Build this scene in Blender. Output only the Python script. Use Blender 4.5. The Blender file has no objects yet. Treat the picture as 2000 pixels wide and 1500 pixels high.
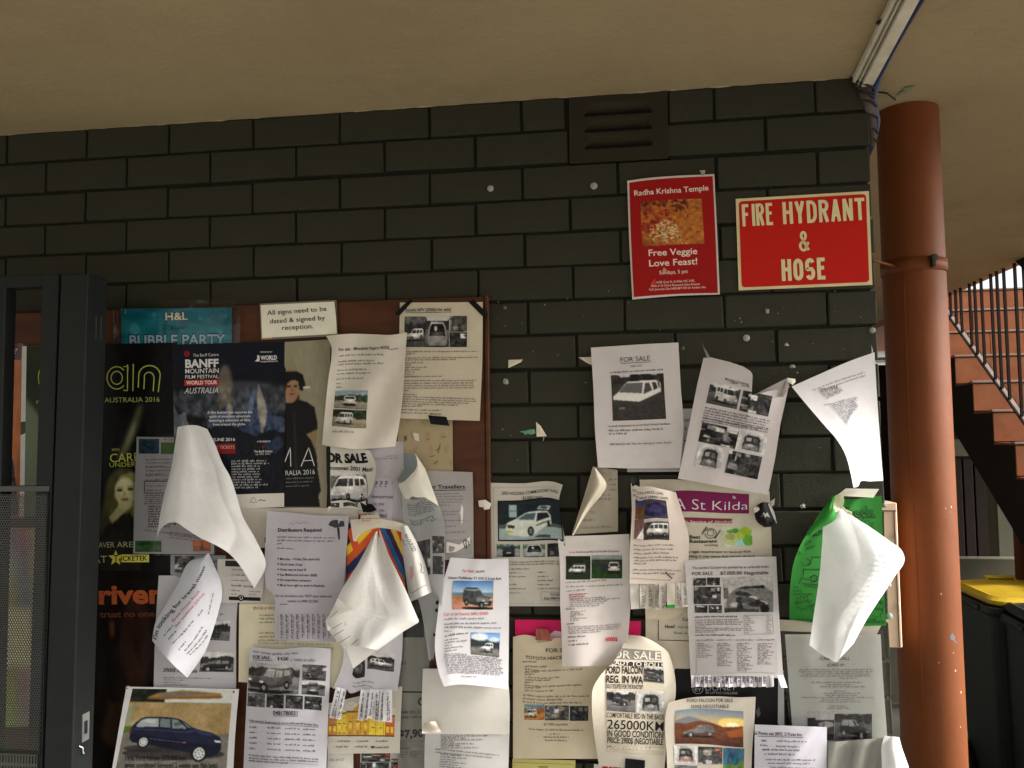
import bpy, math, random
import numpy as np
from mathutils import Vector, Matrix
R = math.radians
scene = bpy.context.scene
col = scene.collection

# ------------------------------------------------------------------ camera
F = 1671.63
CAM = np.array([1.698, -2.1131, 1.5907])
yaw, pitch, roll = -0.13844, 0.063536, -0.012406
f_ = np.array([math.sin(yaw)*math.cos(pitch), math.cos(yaw)*math.cos(pitch), math.sin(pitch)])
r0 = np.array([math.cos(yaw), -math.sin(yaw), 0.0]); u0 = np.cross(r0, f_)
r_ = math.cos(roll)*r0 + math.sin(roll)*u0
u_ = -math.sin(roll)*r0 + math.cos(roll)*u0
cam_d = bpy.data.cameras.new('camera'); cam = bpy.data.objects.new('camera', cam_d); col.objects.link(cam)
M = Matrix.Identity(4)
for i in range(3):
    M[i][0] = r_[i]; M[i][1] = u_[i]; M[i][2] = -f_[i]; M[i][3] = CAM[i]
cam.matrix_world = M
cam_d.sensor_width = 36; cam_d.lens = F/2000*36; cam_d.clip_start = 0.02; cam_d.clip_end = 500
scene.camera = cam
scene.render.resolution_x, scene.render.resolution_y = 1024, 768

# ------------------------------------------------------------------ light
SUN_EL, SUN_AZ = R(26), R(95)      # azimuth from +y (north) clockwise to +x (east)
sun_dir = Vector((math.sin(SUN_AZ)*math.cos(SUN_EL), math.cos(SUN_AZ)*math.cos(SUN_EL), math.sin(SUN_EL)))
world = bpy.data.worlds.new('World'); scene.world = world; world.use_nodes = True
nt = world.node_tree; nt.nodes.clear()
sky = nt.nodes.new('ShaderNodeTexSky'); sky.sky_type = 'NISHITA'; sky.sun_disc = False
sky.sun_elevation = SUN_EL; sky.sun_rotation = SUN_AZ; sky.air_density = 1.0; sky.dust_density = 4.0; sky.ozone_density = 1.0
bg = nt.nodes.new('ShaderNodeBackground'); bg.inputs['Strength'].default_value = 0.15
wo = nt.nodes.new('ShaderNodeOutputWorld')
hs = nt.nodes.new('ShaderNodeHueSaturation'); hs.inputs['Saturation'].default_value = 0.3
wt = nt.nodes.new('ShaderNodeMixRGB'); wt.blend_type = 'MULTIPLY'; wt.inputs[0].default_value = 1; wt.inputs[2].default_value = (1.0, 0.995, 0.985, 1)   # the camera's warm white balance
nt.links.new(sky.outputs[0], hs.inputs['Color']); nt.links.new(hs.outputs[0], wt.inputs[1]); nt.links.new(wt.outputs[0], bg.inputs[0]); nt.links.new(bg.outputs[0], wo.inputs[0])
sl = bpy.data.lights.new('sun', 'SUN'); sl.energy = 3.0; sl.angle = R(10); sl.color = (1, 0.985, 0.96)
so = bpy.data.objects.new('sun', sl); col.objects.link(so)
so.rotation_euler = sun_dir.to_track_quat('Z', 'Y').to_euler()
scene.view_settings.view_transform = 'Standard'; scene.view_settings.look = 'None'
scene.view_settings.gamma = 1.0; scene.view_settings.use_curve_mapping = False
scene.view_settings.exposure = 1.22

# ------------------------------------------------------------------ helpers
def ray(px, py):
    return f_ + r_*(px-1000)/F - u_*(py-750)/F
def aty(px, py, y): d = ray(px, py); return CAM + d*(y-CAM[1])/d[1]
def atx(px, py, x): d = ray(px, py); return CAM + d*(x-CAM[0])/d[0]
def atz(px, py, z): d = ray(px, py); return CAM + d*(z-CAM[2])/d[2]
def rays(px, py):
    px = np.asarray(px, float)[..., None]; py = np.asarray(py, float)[..., None]
    return f_ + r_*(px-1000)/F - u_*(py-750)/F
def lin(c):
    c = np.asarray(c, float)/255.0
    return np.where(c <= 0.04045, c/12.92, ((c+0.055)/1.055)**2.4)
def tag(o, label=None, cat=None, group=None, kind=None):
    if label: o['label'] = label
    if cat: o['category'] = cat
    if group: o['group'] = group
    if kind: o['kind'] = kind
    return o
def empty(name, loc=(0, 0, 0)):
    o = bpy.data.objects.new(name, None); o.location = loc; o.empty_display_size = 0.05; col.objects.link(o); return o
def mkobj(name, verts, faces, mat, parent=None, colors=None, smooth=False):
    me = bpy.data.meshes.new(name)
    verts = np.asarray(verts, float)
    if isinstance(faces, np.ndarray) and faces.ndim == 2:
        n, k = faces.shape
        me.vertices.add(len(verts)); me.vertices.foreach_set('co', verts.ravel())
        me.loops.add(n*k); me.loops.foreach_set('vertex_index', faces.ravel().astype(np.int32))
        me.polygons.add(n); me.polygons.foreach_set('loop_start', np.arange(0, n*k, k, dtype=np.int32))
        me.polygons.foreach_set('loop_total', np.full(n, k, dtype=np.int32))
        me.update(calc_edges=True)
    else:
        me.from_pydata([tuple(v) for v in verts], [], [tuple(int(i) for i in fc) for fc in faces]); me.update()
    if colors is not None:
        at = me.color_attributes.new('Col', 'FLOAT_COLOR', 'POINT')
        c = np.ones((len(verts), 4)); c[:, :3] = colors
        at.data.foreach_set('color', c.ravel())
    if smooth: me.polygons.foreach_set('use_smooth', np.ones(len(me.polygons), dtype=bool))
    me.materials.append(mat)
    o = bpy.data.objects.new(name, me); col.objects.link(o)
    if parent is not None:
        o.parent = parent
        o.matrix_parent_inverse = parent.matrix_basis.inverted()
    return o

class MB:
    """collects boxes, tubes and prisms into one mesh"""
    def __init__(s): s.v = []; s.f = []
    def add(s, vs, fs):
        b = len(s.v); s.v += [tuple(map(float, p)) for p in vs]; s.f += [tuple(b+i for i in q) for q in fs]; return s
    def box(s, x0, y0, z0, x1, y1, z1, b=0.0):
        if b <= 0:
            vs = [(x0,y0,z0),(x1,y0,z0),(x1,y1,z0),(x0,y1,z0),(x0,y0,z1),(x1,y0,z1),(x1,y1,z1),(x0,y1,z1)]
            return s.add(vs, [(0,3,2,1),(4,5,6,7),(0,1,5,4),(1,2,6,5),(2,3,7,6),(3,0,4,7)])
        X = (x0, x1); Y = (y0, y1); Z = (z0, z1); vs = []; idx = {}
        sg = (1, -1)
        for i in (0, 1):
            for j in (0, 1):
                for k in (0, 1):
                    for a in range(3):
                        p = [X[i]+sg[i]*b, Y[j]+sg[j]*b, Z[k]+sg[k]*b]
                        p[a] = (X[i], Y[j], Z[k])[a]
                        idx[(i, j, k, a)] = len(vs); vs.append(tuple(p))
        fs = []
        for a in range(3):
            for e in (0, 1):
                o = [x for x in range(3) if x != a]; q = []
                for (m, n) in ((0,0),(1,0),(1,1),(0,1)):
                    t = [0,0,0]; t[a] = e; t[o[0]] = m; t[o[1]] = n; q.append(idx[(t[0],t[1],t[2],a)])
                fs.append(q)
        for a in range(3):
            o = [x for x in range(3) if x != a]
            for m in (0, 1):
                for n in (0, 1):
                    q = []
                    for e, ax in ((0, o[0]), (1, o[0]), (1, o[1]), (0, o[1])):
                        t = [0,0,0]; t[a] = e; t[o[0]] = m; t[o[1]] = n; q.append(idx[(t[0],t[1],t[2],ax)])
                    fs.append(q)
        for i in (0,1):
            for j in (0,1):
                for k in (0,1): fs.append([idx[(i,j,k,a)] for a in range(3)])
        return s.add(vs, fs)
    def hexa(s, p):   # 8 points, bottom 4 then top 4
        return s.add(p, [(0,3,2,1),(4,5,6,7),(0,1,5,4),(1,2,6,5),(2,3,7,6),(3,0,4,7)])
    def tube(s, pts, r, n=10, cap=True):
        pts = [np.array(p, float) for p in pts]; rings = []
        for i, p in enumerate(pts):
            d = pts[min(i+1, len(pts)-1)] - pts[max(i-1, 0)]; d /= np.linalg.norm(d)
            a = np.array([0,0,1.0]) if abs(d[2]) < 0.9 else np.array([0,1.0,0])
            e = np.cross(d, a); e /= np.linalg.norm(e); g = np.cross(d, e)
            rr = r[i] if isinstance(r, (list, tuple)) else r
            rings.append([p + rr*(math.cos(t)*e + math.sin(t)*g) for t in np.linspace(0, 2*math.pi, n, endpoint=False)])
        vs = [q for ring in rings for q in ring]; fs = []
        for i in range(len(pts)-1):
            for j in range(n):
                a = i*n+j; b = i*n+(j+1) % n; fs.append((a, b, b+n, a+n))
        if cap: fs.append(tuple(range(n-1, -1, -1))); fs.append(tuple(range((len(pts)-1)*n, len(pts)*n)))
        return s.add(vs, fs)
    def lathe(s, cx, cy, prof, n=40):
        vs = [(cx+r*math.cos(t), cy+r*math.sin(t), z) for (r, z) in prof for t in np.linspace(0, 2*math.pi, n, endpoint=False)]
        fs = []
        for i in range(len(prof)-1):
            for j in range(n):
                a = i*n+j; b = i*n+(j+1) % n; fs.append((a, b, b+n, a+n))
        return s.add(vs, fs)
    def prism(s, poly, axis, a0, a1):   # poly of 2-tuples extruded along axis
        def mk(p, a):
            return {0: (a, p[0], p[1]), 1: (p[0], a, p[1]), 2: (p[0], p[1], a)}[axis]
        n = len(poly); vs = [mk(p, a0) for p in poly] + [mk(p, a1) for p in poly]
        fs = [tuple(range(n-1, -1, -1)), tuple(range(n, 2*n))] + [(i, (i+1) % n, (i+1) % n+n, i+n) for i in range(n)]
        return s.add(vs, fs)
    def build(s, name, mat, parent=None, smooth=False):
        return mkobj(name, s.v, s.f, mat, parent, smooth=smooth)

# ------------------------------------------------------------------ materials
def newmat(name):
    m = bpy.data.materials.new(name); m.use_nodes = True
    t = m.node_tree; t.nodes.clear(); o = t.nodes.new('ShaderNodeOutputMaterial'); return m, t, o
def noise(t, scale, detail=4, rough=0.55, coord='Object', vec=None, stretch=None):
    tc = t.nodes.new('ShaderNodeTexCoord'); n = t.nodes.new('ShaderNodeTexNoise')
    n.inputs['Scale'].default_value = scale; n.inputs['Detail'].default_value = detail; n.inputs['Roughness'].default_value = rough
    if stretch:
        mp = t.nodes.new('ShaderNodeMapping'); mp.inputs['Scale'].default_value = stretch
        t.links.new(tc.outputs[coord], mp.inputs[0]); t.links.new(mp.outputs[0], n.inputs['Vector'])
    else: t.links.new(tc.outputs[coord], n.inputs['Vector'])
    return n
def ramp(t, src, stops):
    r = t.nodes.new('ShaderNodeValToRGB'); e = r.color_ramp.elements
    while len(e) < len(stops): e.new(0.5)
    for i, (p, c) in enumerate(stops):
        e[i].position = p; e[i].color = (*c, 1) if len(c) == 3 else c
    t.links.new(src, r.inputs[0]); return r
def bump(t, src, dist, strength=1.0, prev=None):
    b = t.nodes.new('ShaderNodeBump'); b.inputs['Strength'].default_value = strength; b.inputs['Distance'].default_value = dist
    t.links.new(src, b.inputs['Height'])
    if prev is not None: t.links.new(prev.outputs[0], b.inputs['Normal'])
    return b
def mat_surface(name, c1, c2, scale=8, rough=0.7, bscale=120, bdist=0.001, spec=0.4, metallic=0.0, stains=None, lowscale=None, stretch=None, coord='Object', speck=None):
    m, t, o = newmat(name); p = t.nodes.new('ShaderNodeBsdfPrincipled')
    n = noise(t, scale, 6, 0.6, coord, stretch=stretch)
    rp = ramp(t, n.outputs[0], [(0.3, c1), (0.7, c2)]); cs = rp.outputs[0]
    if stains:
        n2 = noise(t, stains[0], 8, 0.7, coord); rp2 = ramp(t, n2.outputs[0], [(stains[1], (0,0,0)), (stains[2], (1,1,1))])
        mx = t.nodes.new('ShaderNodeMixRGB'); t.links.new(rp2.outputs[0], mx.inputs[0]); t.links.new(cs, mx.inputs[1]); mx.inputs[2].default_value = (*stains[3], 1); cs = mx.outputs[0]
    if speck:
        n3 = noise(t, speck[0], 3, 0.5, coord); rp3 = ramp(t, n3.outputs[0], [(speck[1], (0,0,0)), (speck[1]+0.03, (1,1,1))])
        mx = t.nodes.new('ShaderNodeMixRGB'); t.links.new(rp3.outputs[0], mx.inputs[0]); t.links.new(cs, mx.inputs[1]); mx.inputs[2].default_value = (*speck[2], 1); cs = mx.outputs[0]
    t.links.new(cs, p.inputs['Base Color']); p.inputs['Roughness'].default_value = rough; p.inputs['Metallic'].default_value = metallic
    p.inputs['Specular IOR Level'].default_value = spec
    nb = noise(t, bscale, 6, 0.65, coord); b = bump(t, nb.outputs[0], bdist)
    if lowscale:
        nl = noise(t, lowscale[0], 3, 0.5, coord); b2 = bump(t, nl.outputs[0], lowscale[1], 1.0, b); b = b2
    t.links.new(b.outputs[0], p.inputs['Normal']); t.links.new(p.outputs[0], o.inputs[0]); return m

def mat_attr(name, rough=0.8, spec=0.25, transl=0.0, mottling=0.06, bd=0.0003, coat=0.0):
    m, t, o = newmat(name); p = t.nodes.new('ShaderNodeBsdfPrincipled')
    a = t.nodes.new('ShaderNodeAttribute'); a.attribute_name = 'Col'
    n = noise(t, 22, 6, 0.6); rp = ramp(t, n.outputs[0], [(0.25, (1-mottling*2, 1-mottling*2.3, 1-mottling*2.8)), (0.65, (1, 1, 1))])
    mx = t.nodes.new('ShaderNodeMixRGB'); mx.blend_type = 'MULTIPLY'; mx.inputs[0].default_value = 1
    t.links.new(a.outputs['Color'], mx.inputs[1]); t.links.new(rp.outputs[0], mx.inputs[2])
    t.links.new(mx.outputs[0], p.inputs['Base Color']); p.inputs['Roughness'].default_value = rough
    p.inputs['Specular IOR Level'].default_value = spec; p.inputs['Coat Weight'].default_value = coat; p.inputs['Coat Roughness'].default_value = 0.15
    nb = noise(t, 35, 5, 0.6); b = bump(t, nb.outputs[0], bd); 
    nc = noise(t, 7, 2, 0.5); b = bump(t, nc.outputs[0], bd*8, 1.0, b)
    t.links.new(b.outputs[0], p.inputs['Normal'])
    if transl > 0:
        tr = t.nodes.new('ShaderNodeBsdfTranslucent'); t.links.new(mx.outputs[0], tr.inputs['Color'])
        ms = t.nodes.new('ShaderNodeMixShader'); ms.inputs[0].default_value = transl
        t.links.new(p.outputs[0], ms.inputs[1]); t.links.new(tr.outputs[0], ms.inputs[2]); t.links.new(ms.outputs[0], o.inputs[0])
    else: t.links.new(p.outputs[0], o.inputs[0])
    return m
M_paper = mat_attr('paper_matte', 0.82, 0.2, 0.22, 0.04)
M_ink = mat_attr('printed_ink', 0.7, 0.2, 0.0, 0.03, 0.0)
M_poster = mat_attr('poster_gloss', 0.36, 0.14, 0.0, 0.05, 0.0005)
M_sign = mat_attr('sign_enamel', 0.45, 0.4, 0.0, 0.06, 0.0001)

def mat_plastic():
    m, t, o = newmat('clear_plastic_film')
    tp = t.nodes.new('ShaderNodeBsdfTransparent'); tp.inputs[0].default_value = (0.95, 0.95, 0.95, 1)
    g = t.nodes.new('ShaderNodeBsdfGlossy'); g.inputs['Roughness'].default_value = 0.12
    n = noise(t, 14, 3, 0.5, stretch=(1, 1, 0.5)); b = bump(t, n.outputs[0], 0.008, 1.0); t.links.new(b.outputs[0], g.inputs['Normal'])
    fr = t.nodes.new('ShaderNodeFresnel'); fr.inputs['IOR'].default_value = 1.45; t.links.new(b.outputs[0], fr.inputs['Normal'])
    ad = t.nodes.new('ShaderNodeMath'); ad.operation = 'MULTIPLY_ADD'; ad.inputs[1].default_value = 0.7; ad.inputs[2].default_value = 0.01
    t.links.new(fr.outputs[0], ad.inputs[0])
    ms = t.nodes.new('ShaderNodeMixShader'); t.links.new(ad.outputs[0], ms.inputs[0]); t.links.new(tp.outputs[0], ms.inputs[1]); t.links.new(g.outputs[0], ms.inputs[2])
    t.links.new(ms.outputs[0], o.inputs[0]); return m
M_film = mat_plastic()
M_brick = mat_surface('olive_painted_brick', (0.0210,0.0212,0.0122), (0.0315,0.0315,0.0185), 3.0, 0.72, 260, 0.0012, 0.22, stains=(5, 0.58, 0.8, (0.036,0.027,0.018)), lowscale=(30, 0.002), speck=(55, 0.80, (0.06,0.06,0.05)))
M_mortar = mat_surface('painted_mortar', (0.008,0.008,0.005), (0.013,0.012,0.008), 14, 0.85, 200, 0.003, 0.2)
M_vent = mat_surface('painted_vent', (0.022,0.019,0.011), (0.031,0.026,0.015), 9, 0.75, 200, 0.001, 0.12)
M_black = mat_surface('black_gap_shade', (0.004,0.004,0.004), (0.006,0.006,0.006), 9, 0.9, 100, 0.0001, 0.1)  # solid black standing in for the shade in slits and gaps
M_tapeblk = mat_surface('black_cloth_tape', (0.005,0.005,0.005), (0.009,0.009,0.009), 40, 0.6, 300, 0.0004, 0.12)
M_ceil = mat_surface('beige_rendered_soffit', (0.30,0.238,0.134), (0.365,0.292,0.168), 1.1, 0.9, 60, 0.003, 0.12, stains=(1.7, 0.52, 0.75, (0.275,0.215,0.125)), lowscale=(7, 0.006), speck=(26, 0.84, (0.19,0.14,0.085)))
M_board = mat_surface('varnished_chipboard', (0.046,0.0145,0.005), (0.092,0.030,0.010), 9, 0.5, 160, 0.0006, 0.22, stains=(24, 0.62, 0.8, (0.10,0.048,0.024)), stretch=(0.6, 1, 3), speck=(90, 0.82, (0.2,0.15,0.1)))
M_steel = mat_surface('grey_gate_steel', (0.0062,0.0082,0.008), (0.010,0.0125,0.012), 14, 0.6, 260, 0.0004, 0.28, stains=(9, 0.6, 0.8, (0.010,0.011,0.011)))
M_steel2 = mat_surface('perforated_steel', (0.035,0.038,0.034), (0.06,0.062,0.055), 4, 0.45, 260, 0.0003, 0.5)
M_zinc = mat_surface('galvanised_plate', (0.4,0.42,0.42), (0.55,0.57,0.57), 30, 0.35, 200, 0.0003, 0.5, metallic=0.8)
M_pillar = mat_surface('terracotta_gloss_paint', (0.125,0.033,0.0065), (0.165,0.046,0.010), 5, 0.55, 150, 0.0004, 0.2, stains=(3, 0.55, 0.85, (0.15,0.034,0.010)), lowscale=(30, 0.0007), speck=(48, 0.80, (0.35,0.19,0.10)))
M_cream = mat_surface('cream_trunking', (0.55,0.52,0.40), (0.68,0.65,0.52), 25, 0.55, 200, 0.0005, 0.4, stains=(30, 0.60, 0.75, (0.35,0.3,0.2)))
M_elbow = mat_surface('shaded_flexible_conduit', (0.04,0.032,0.027), (0.11,0.095,0.08), 30, 0.65, 200, 0.0005, 0.2)  # dark tone carries the shade the elbow sits in
M_box = mat_surface('peach_cream_paint', (0.62,0.44,0.30), (0.70,0.52,0.37), 8, 0.6, 200, 0.0005, 0.3)
M_blue = mat_surface('blue_cable', (0.006,0.024,0.08), (0.009,0.034,0.11), 40, 0.4, 200, 0.0002, 0.5)
M_dark = mat_surface('dark_rubber', (0.015,0.012,0.01), (0.03,0.022,0.018), 20, 0.6, 200, 0.0004, 0.3)
M_tile = mat_surface('red_quarry_tile', (0.22,0.072,0.029), (0.31,0.115,0.048), 7, 0.7, 100, 0.0008, 0.18, stains=(9, 0.5, 0.75, (0.20,0.085,0.042)))
M_nose = mat_surface('pale_nosing', (0.20,0.15,0.12), (0.27,0.21,0.17), 20, 0.6, 200, 0.0005, 0.3)
M_rail = mat_surface('brown_black_iron', (0.010,0.006,0.004), (0.018,0.010,0.007), 20, 0.65, 200, 0.0003, 0.15)
M_conc = mat_surface('concrete_floor', (0.062,0.058,0.048), (0.10,0.095,0.08), 2.5, 0.75, 60, 0.002, 0.3, stains=(5, 0.5, 0.8, (0.08,0.08,0.07)))
M_yard = mat_surface('courtyard_paving', (0.30,0.28,0.24), (0.38,0.355,0.31), 1.5, 0.8, 60, 0.002, 0.3)
M_render = mat_surface('grey_green_render', (0.17,0.165,0.115), (0.22,0.21,0.15), 4, 0.85, 120, 0.002, 0.2, stains=(3, 0.55, 0.85, (0.13,0.12,0.085)))
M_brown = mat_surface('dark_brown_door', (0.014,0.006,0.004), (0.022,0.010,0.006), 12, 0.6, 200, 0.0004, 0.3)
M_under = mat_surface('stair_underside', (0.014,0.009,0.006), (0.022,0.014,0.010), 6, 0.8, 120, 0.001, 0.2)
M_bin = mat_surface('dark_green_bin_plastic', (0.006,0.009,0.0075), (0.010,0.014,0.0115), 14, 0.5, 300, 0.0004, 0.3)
M_yellow = mat_surface('yellow_bin_lid', (0.50,0.31,0.010), (0.60,0.40,0.02), 8, 0.45, 300, 0.0003, 0.45)
M_white = mat_surface('white_weatherboard', (0.72,0.72,0.68), (0.8,0.8,0.77), 4, 0.7, 100, 0.0006, 0.3)
M_grime = mat_surface('pale_sticker', (0.16,0.16,0.15), (0.26,0.26,0.24), 60, 0.7, 200, 0.0003, 0.3)

# ------------------------------------------------------------------ setting
CZ = 2.45; WX = 2.28
ground = MB().box(-60, -60, -0.2, 60, 60, -0.004).build('courtyard_ground', M_yard); tag(ground, kind='structure', label='pale paved courtyard ground around the building')
pv = empty('pavement', (3, 2, 0)); tag(pv, kind='structure')
rg = random.Random(3)
for ix in range(0, 13):
    for iy in range(0, 8):
        x = 2.0+ix*0.45; y = -1.0+iy*0.9
        MB().box(x+0.004, y+0.004, -0.003, x+0.446, y+0.896, 0.0+rg.uniform(-0.0015, 0.0015), 0.0015).build('paving_slab', M_conc, pv)
# slab overhead
ce = MB(); ce.box(-7, -3.1, CZ, 3.70, 0.0, CZ+0.14); ce.box(-7, 0.0, CZ+0.002, 3.70, 8.95, CZ+0.14)
ceil = ce.build('ceiling', M_ceil); tag(ceil, kind='structure', label='beige rendered soffit of the walkway slab overhead')

# brick wall
wall = empty('brick_wall', (1.1, 0, 0)); tag(wall, 'olive grey painted brick wall carrying the noticeboard and sale notices', 'wall')
def brick_mesh(w, seed):
    rr = random.Random(seed); b = MB(); b.box(-w/2, 0, -0.0375, w/2, 0.1, 0.0375, 0.0022)
    v = [(x+rr.uniform(-.0012, .0012), y+rr.uniform(-.0008, .0008), z+rr.uniform(-.0012, .0012)) for x, y, z in b.v]
    me = bpy.data.meshes.new('brick'); me.from_pydata(v, [], b.f); me.update(); me.materials.append(M_brick); return me
full = [brick_mesh(0.2305, i) for i in range(7)]; half = [brick_mesh(0.1105, 20+i) for i in range(3)]
def row_off(k): return -0.004 if k <= 4 else (0.0 if k <= 6 else 0.006)
rest = MB()
zoff = lambda k: CZ-(k-0.5)*0.086 - (0.003 if k >= 9 else 0.0) + (0.003 if k <= 2 else 0)
for k in range(1, 29):
    odd = k % 2 == 1
    i = -1 if odd else -0.5
    while i < 9.49:
        w = 1.0
        if odd and i >= 9: w = 0.5
        x0 = i*0.24 + (row_off(k) if i > -1 else 0); x1 = (i+w)*0.24 + row_off(k)
        if i+w >= 9.5: x1 = WX + rg.uniform(-0.002, 0.003)
        if k <= 2 and 6.2 < i+w/2 < 7.8 and not odd: i += w; continue     # vent sits here in course two
        if k == 1 and i in (6.0, 7.0):                                     # cut bricks either side of the vent
            if i == 6.0: x1 = 6.5*0.24-0.012
            else: x0 = 7.5*0.24+0.004
        cx = (x0+x1)/2
        if k <= 20:
            wd = x1-x0-0.0065
            me = rg.choice(full) if wd > 0.17 else rg.choice(half); base = 0.2305 if wd > 0.17 else 0.1105
            o = bpy.data.objects.new('brick', me); col.objects.link(o); o.parent = wall; o.matrix_parent_inverse = wall.matrix_basis.inverted()
            o.location = (cx, rg.uniform(-0.0012, 0.0012), zoff(k)+rg.uniform(-.001, .001)); o.scale = (wd/base, 1, 1.045)
            o.rotation_euler = (rg.uniform(-.008, .008), rg.uniform(-.004, .004), rg.uniform(-.004, .004))
        else: rest.box(x0+0.005, 0, zoff(k)-.0375, x1-0.005, 0.1, zoff(k)+.0375, 0.0035)
        i += w
    x = -0.24 if odd else -0.12
    while x > -3.5:
        rest.box(x-0.235, 0, zoff(k)-.0375, x-0.005, 0.1, zoff(k)+.0375, 0.0035); x -= 0.24
o = rest.build('brick_courses', M_brick, wall); o['kind'] = 'stuff'
MB().box(-3.8, 0.007, 0.0, 1.555, 0.108, CZ).box(1.555, 0.05, 0.0, 1.805, 0.108, CZ).box(1.555, 0.007, 0, 1.805, 0.05, CZ-0.176).box(1.805, 0.007, 0.0, WX-0.012, 0.108, CZ).build('mortar', M_mortar, wall)
# room behind the wall keeps light from leaking in from the back
bw = MB().box(-3.8, 0.115, 0, 2.20, 0.2, CZ).build('inner_wall', M_render); tag(bw, kind='structure')
# air vent
vx0, vx1, vz0, vz1 = 1.557, 1.803, CZ-0.172, CZ-0.002
nx, nz = 70, 90
gx = np.linspace(vx0, vx1, nx); gz = np.linspace(vz0, vz1, nz); X, Z = np.meshgrid(gx, gz)
uu = (X-vx0)/(vx1-vx0); ww = (vz1-Z)/(vz1-vz0); D = np.full(X.shape, -0.001)
slots = []
for s0 in (0.115, 0.36, 0.61):
    t = (ww-s0)/0.175
    e = 0.16+0.05*(1-t)
    m = (t > 0) & (t < 1) & (uu > e) & (uu < 1-e)
    edge = np.minimum((uu-e)/0.03, (1-e-uu)/0.03).clip(0, 1)
    D = np.where(m, -0.001+0.017*np.clip(t, 0, 1)*edge, D)
idx = np.arange(nx*nz).reshape(nz, nx)
fc = np.stack([idx[:-1, :-1], idx[:-1, 1:], idx[1:, 1:], idx[1:, :-1]], -1).reshape(-1, 4)
vent = empty('air_vent', (1.68, 0, 2.36)); tag(vent, 'dark painted air vent with three louvres set in the top of the brick wall', 'air vent')
vp = mkobj('vent_plate', np.stack([X, D, Z], -1).reshape(-1, 3), fc, M_vent, vent)
MB().box(vx0, 0.0, vz0, vx0+0.003, 0.05, vz1).box(vx1-0.003, 0.0, vz0, vx1, 0.05, vz1).box(vx0, 0.0, vz0, vx1, 0.05, vz0+0.003).build('vent_side', M_vent, vent)
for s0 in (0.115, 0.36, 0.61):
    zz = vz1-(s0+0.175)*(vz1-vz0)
    MB().box(vx0+0.04, -0.003, zz-0.003, vx1-0.04, 0.03, zz+0.0035).build('louvre_slot_shade', M_black, vent)  # solid black box paints the dark inside each slit

# noticeboard
nb = empty('noticeboard', (0.4, 0, 1.0)); tag(nb, 'dark red brown timber noticeboard fixed to the brick wall', 'noticeboard')
MB().box(-0.95, -0.018, 0.75, 1.338, -0.002, 1.947, 0.002).build('board_panel', M_board, nb)
MB().box(1.339, -0.021, 0.75, 1.349, -0.002, 1.949, 0.0015).build('edge_strip', M_board, nb)

# ------------------------------------------------------------------ sheets of paper
def resample(poly, n, smooth):
    p = np.array(poly, float)
    if len(p) == 1: p = np.vstack([p, p])
    seg = np.linalg.norm(np.diff(p, axis=0), axis=1); t = np.r_[0, np.cumsum(seg)]; t /= max(t[-1], 1e-9)
    s = np.linspace(0, 1, n)
    if smooth and len(p) > 2:
        m = np.gradient(p, t, axis=0)
        k = np.clip(np.searchsorted(t, s, side='right')-1, 0, len(t)-2)
        h = (t[k+1]-t[k])[:, None]; a = ((s-t[k])[:, None])/h
        return (2*a**3-3*a**2+1)*p[k] + (a**3-2*a**2+a)*h*m[k] + (-2*a**3+3*a**2)*p[k+1] + (a**3-a**2)*h*m[k+1]
    return np.stack([np.interp(s, t, p[:, j]) for j in (0, 1)], -1)

_caph = None
def text_mesh(s, bold=0.0, space=1.0):
    cu = bpy.data.curves.new('t', 'FONT'); cu.body = s; cu.resolution_u = 3; cu.offset = bold; cu.space_character = space
    ob = bpy.data.objects.new('t', cu); me = ob.to_mesh()
    n = len(me.vertices); v = np.zeros(n*3); me.vertices.foreach_get('co', v); v = v.reshape(-1, 3)[:, :2].copy()
    me.calc_loop_triangles(); k = len(me.loop_triangles); tr = np.zeros(k*3, dtype=np.int32); me.loop_triangles.foreach_get('vertices', tr)
    ob.to_mesh_clear(); bpy.data.objects.remove(ob); bpy.data.curves.remove(cu)
    return v, tr.reshape(-1, 3)

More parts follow.
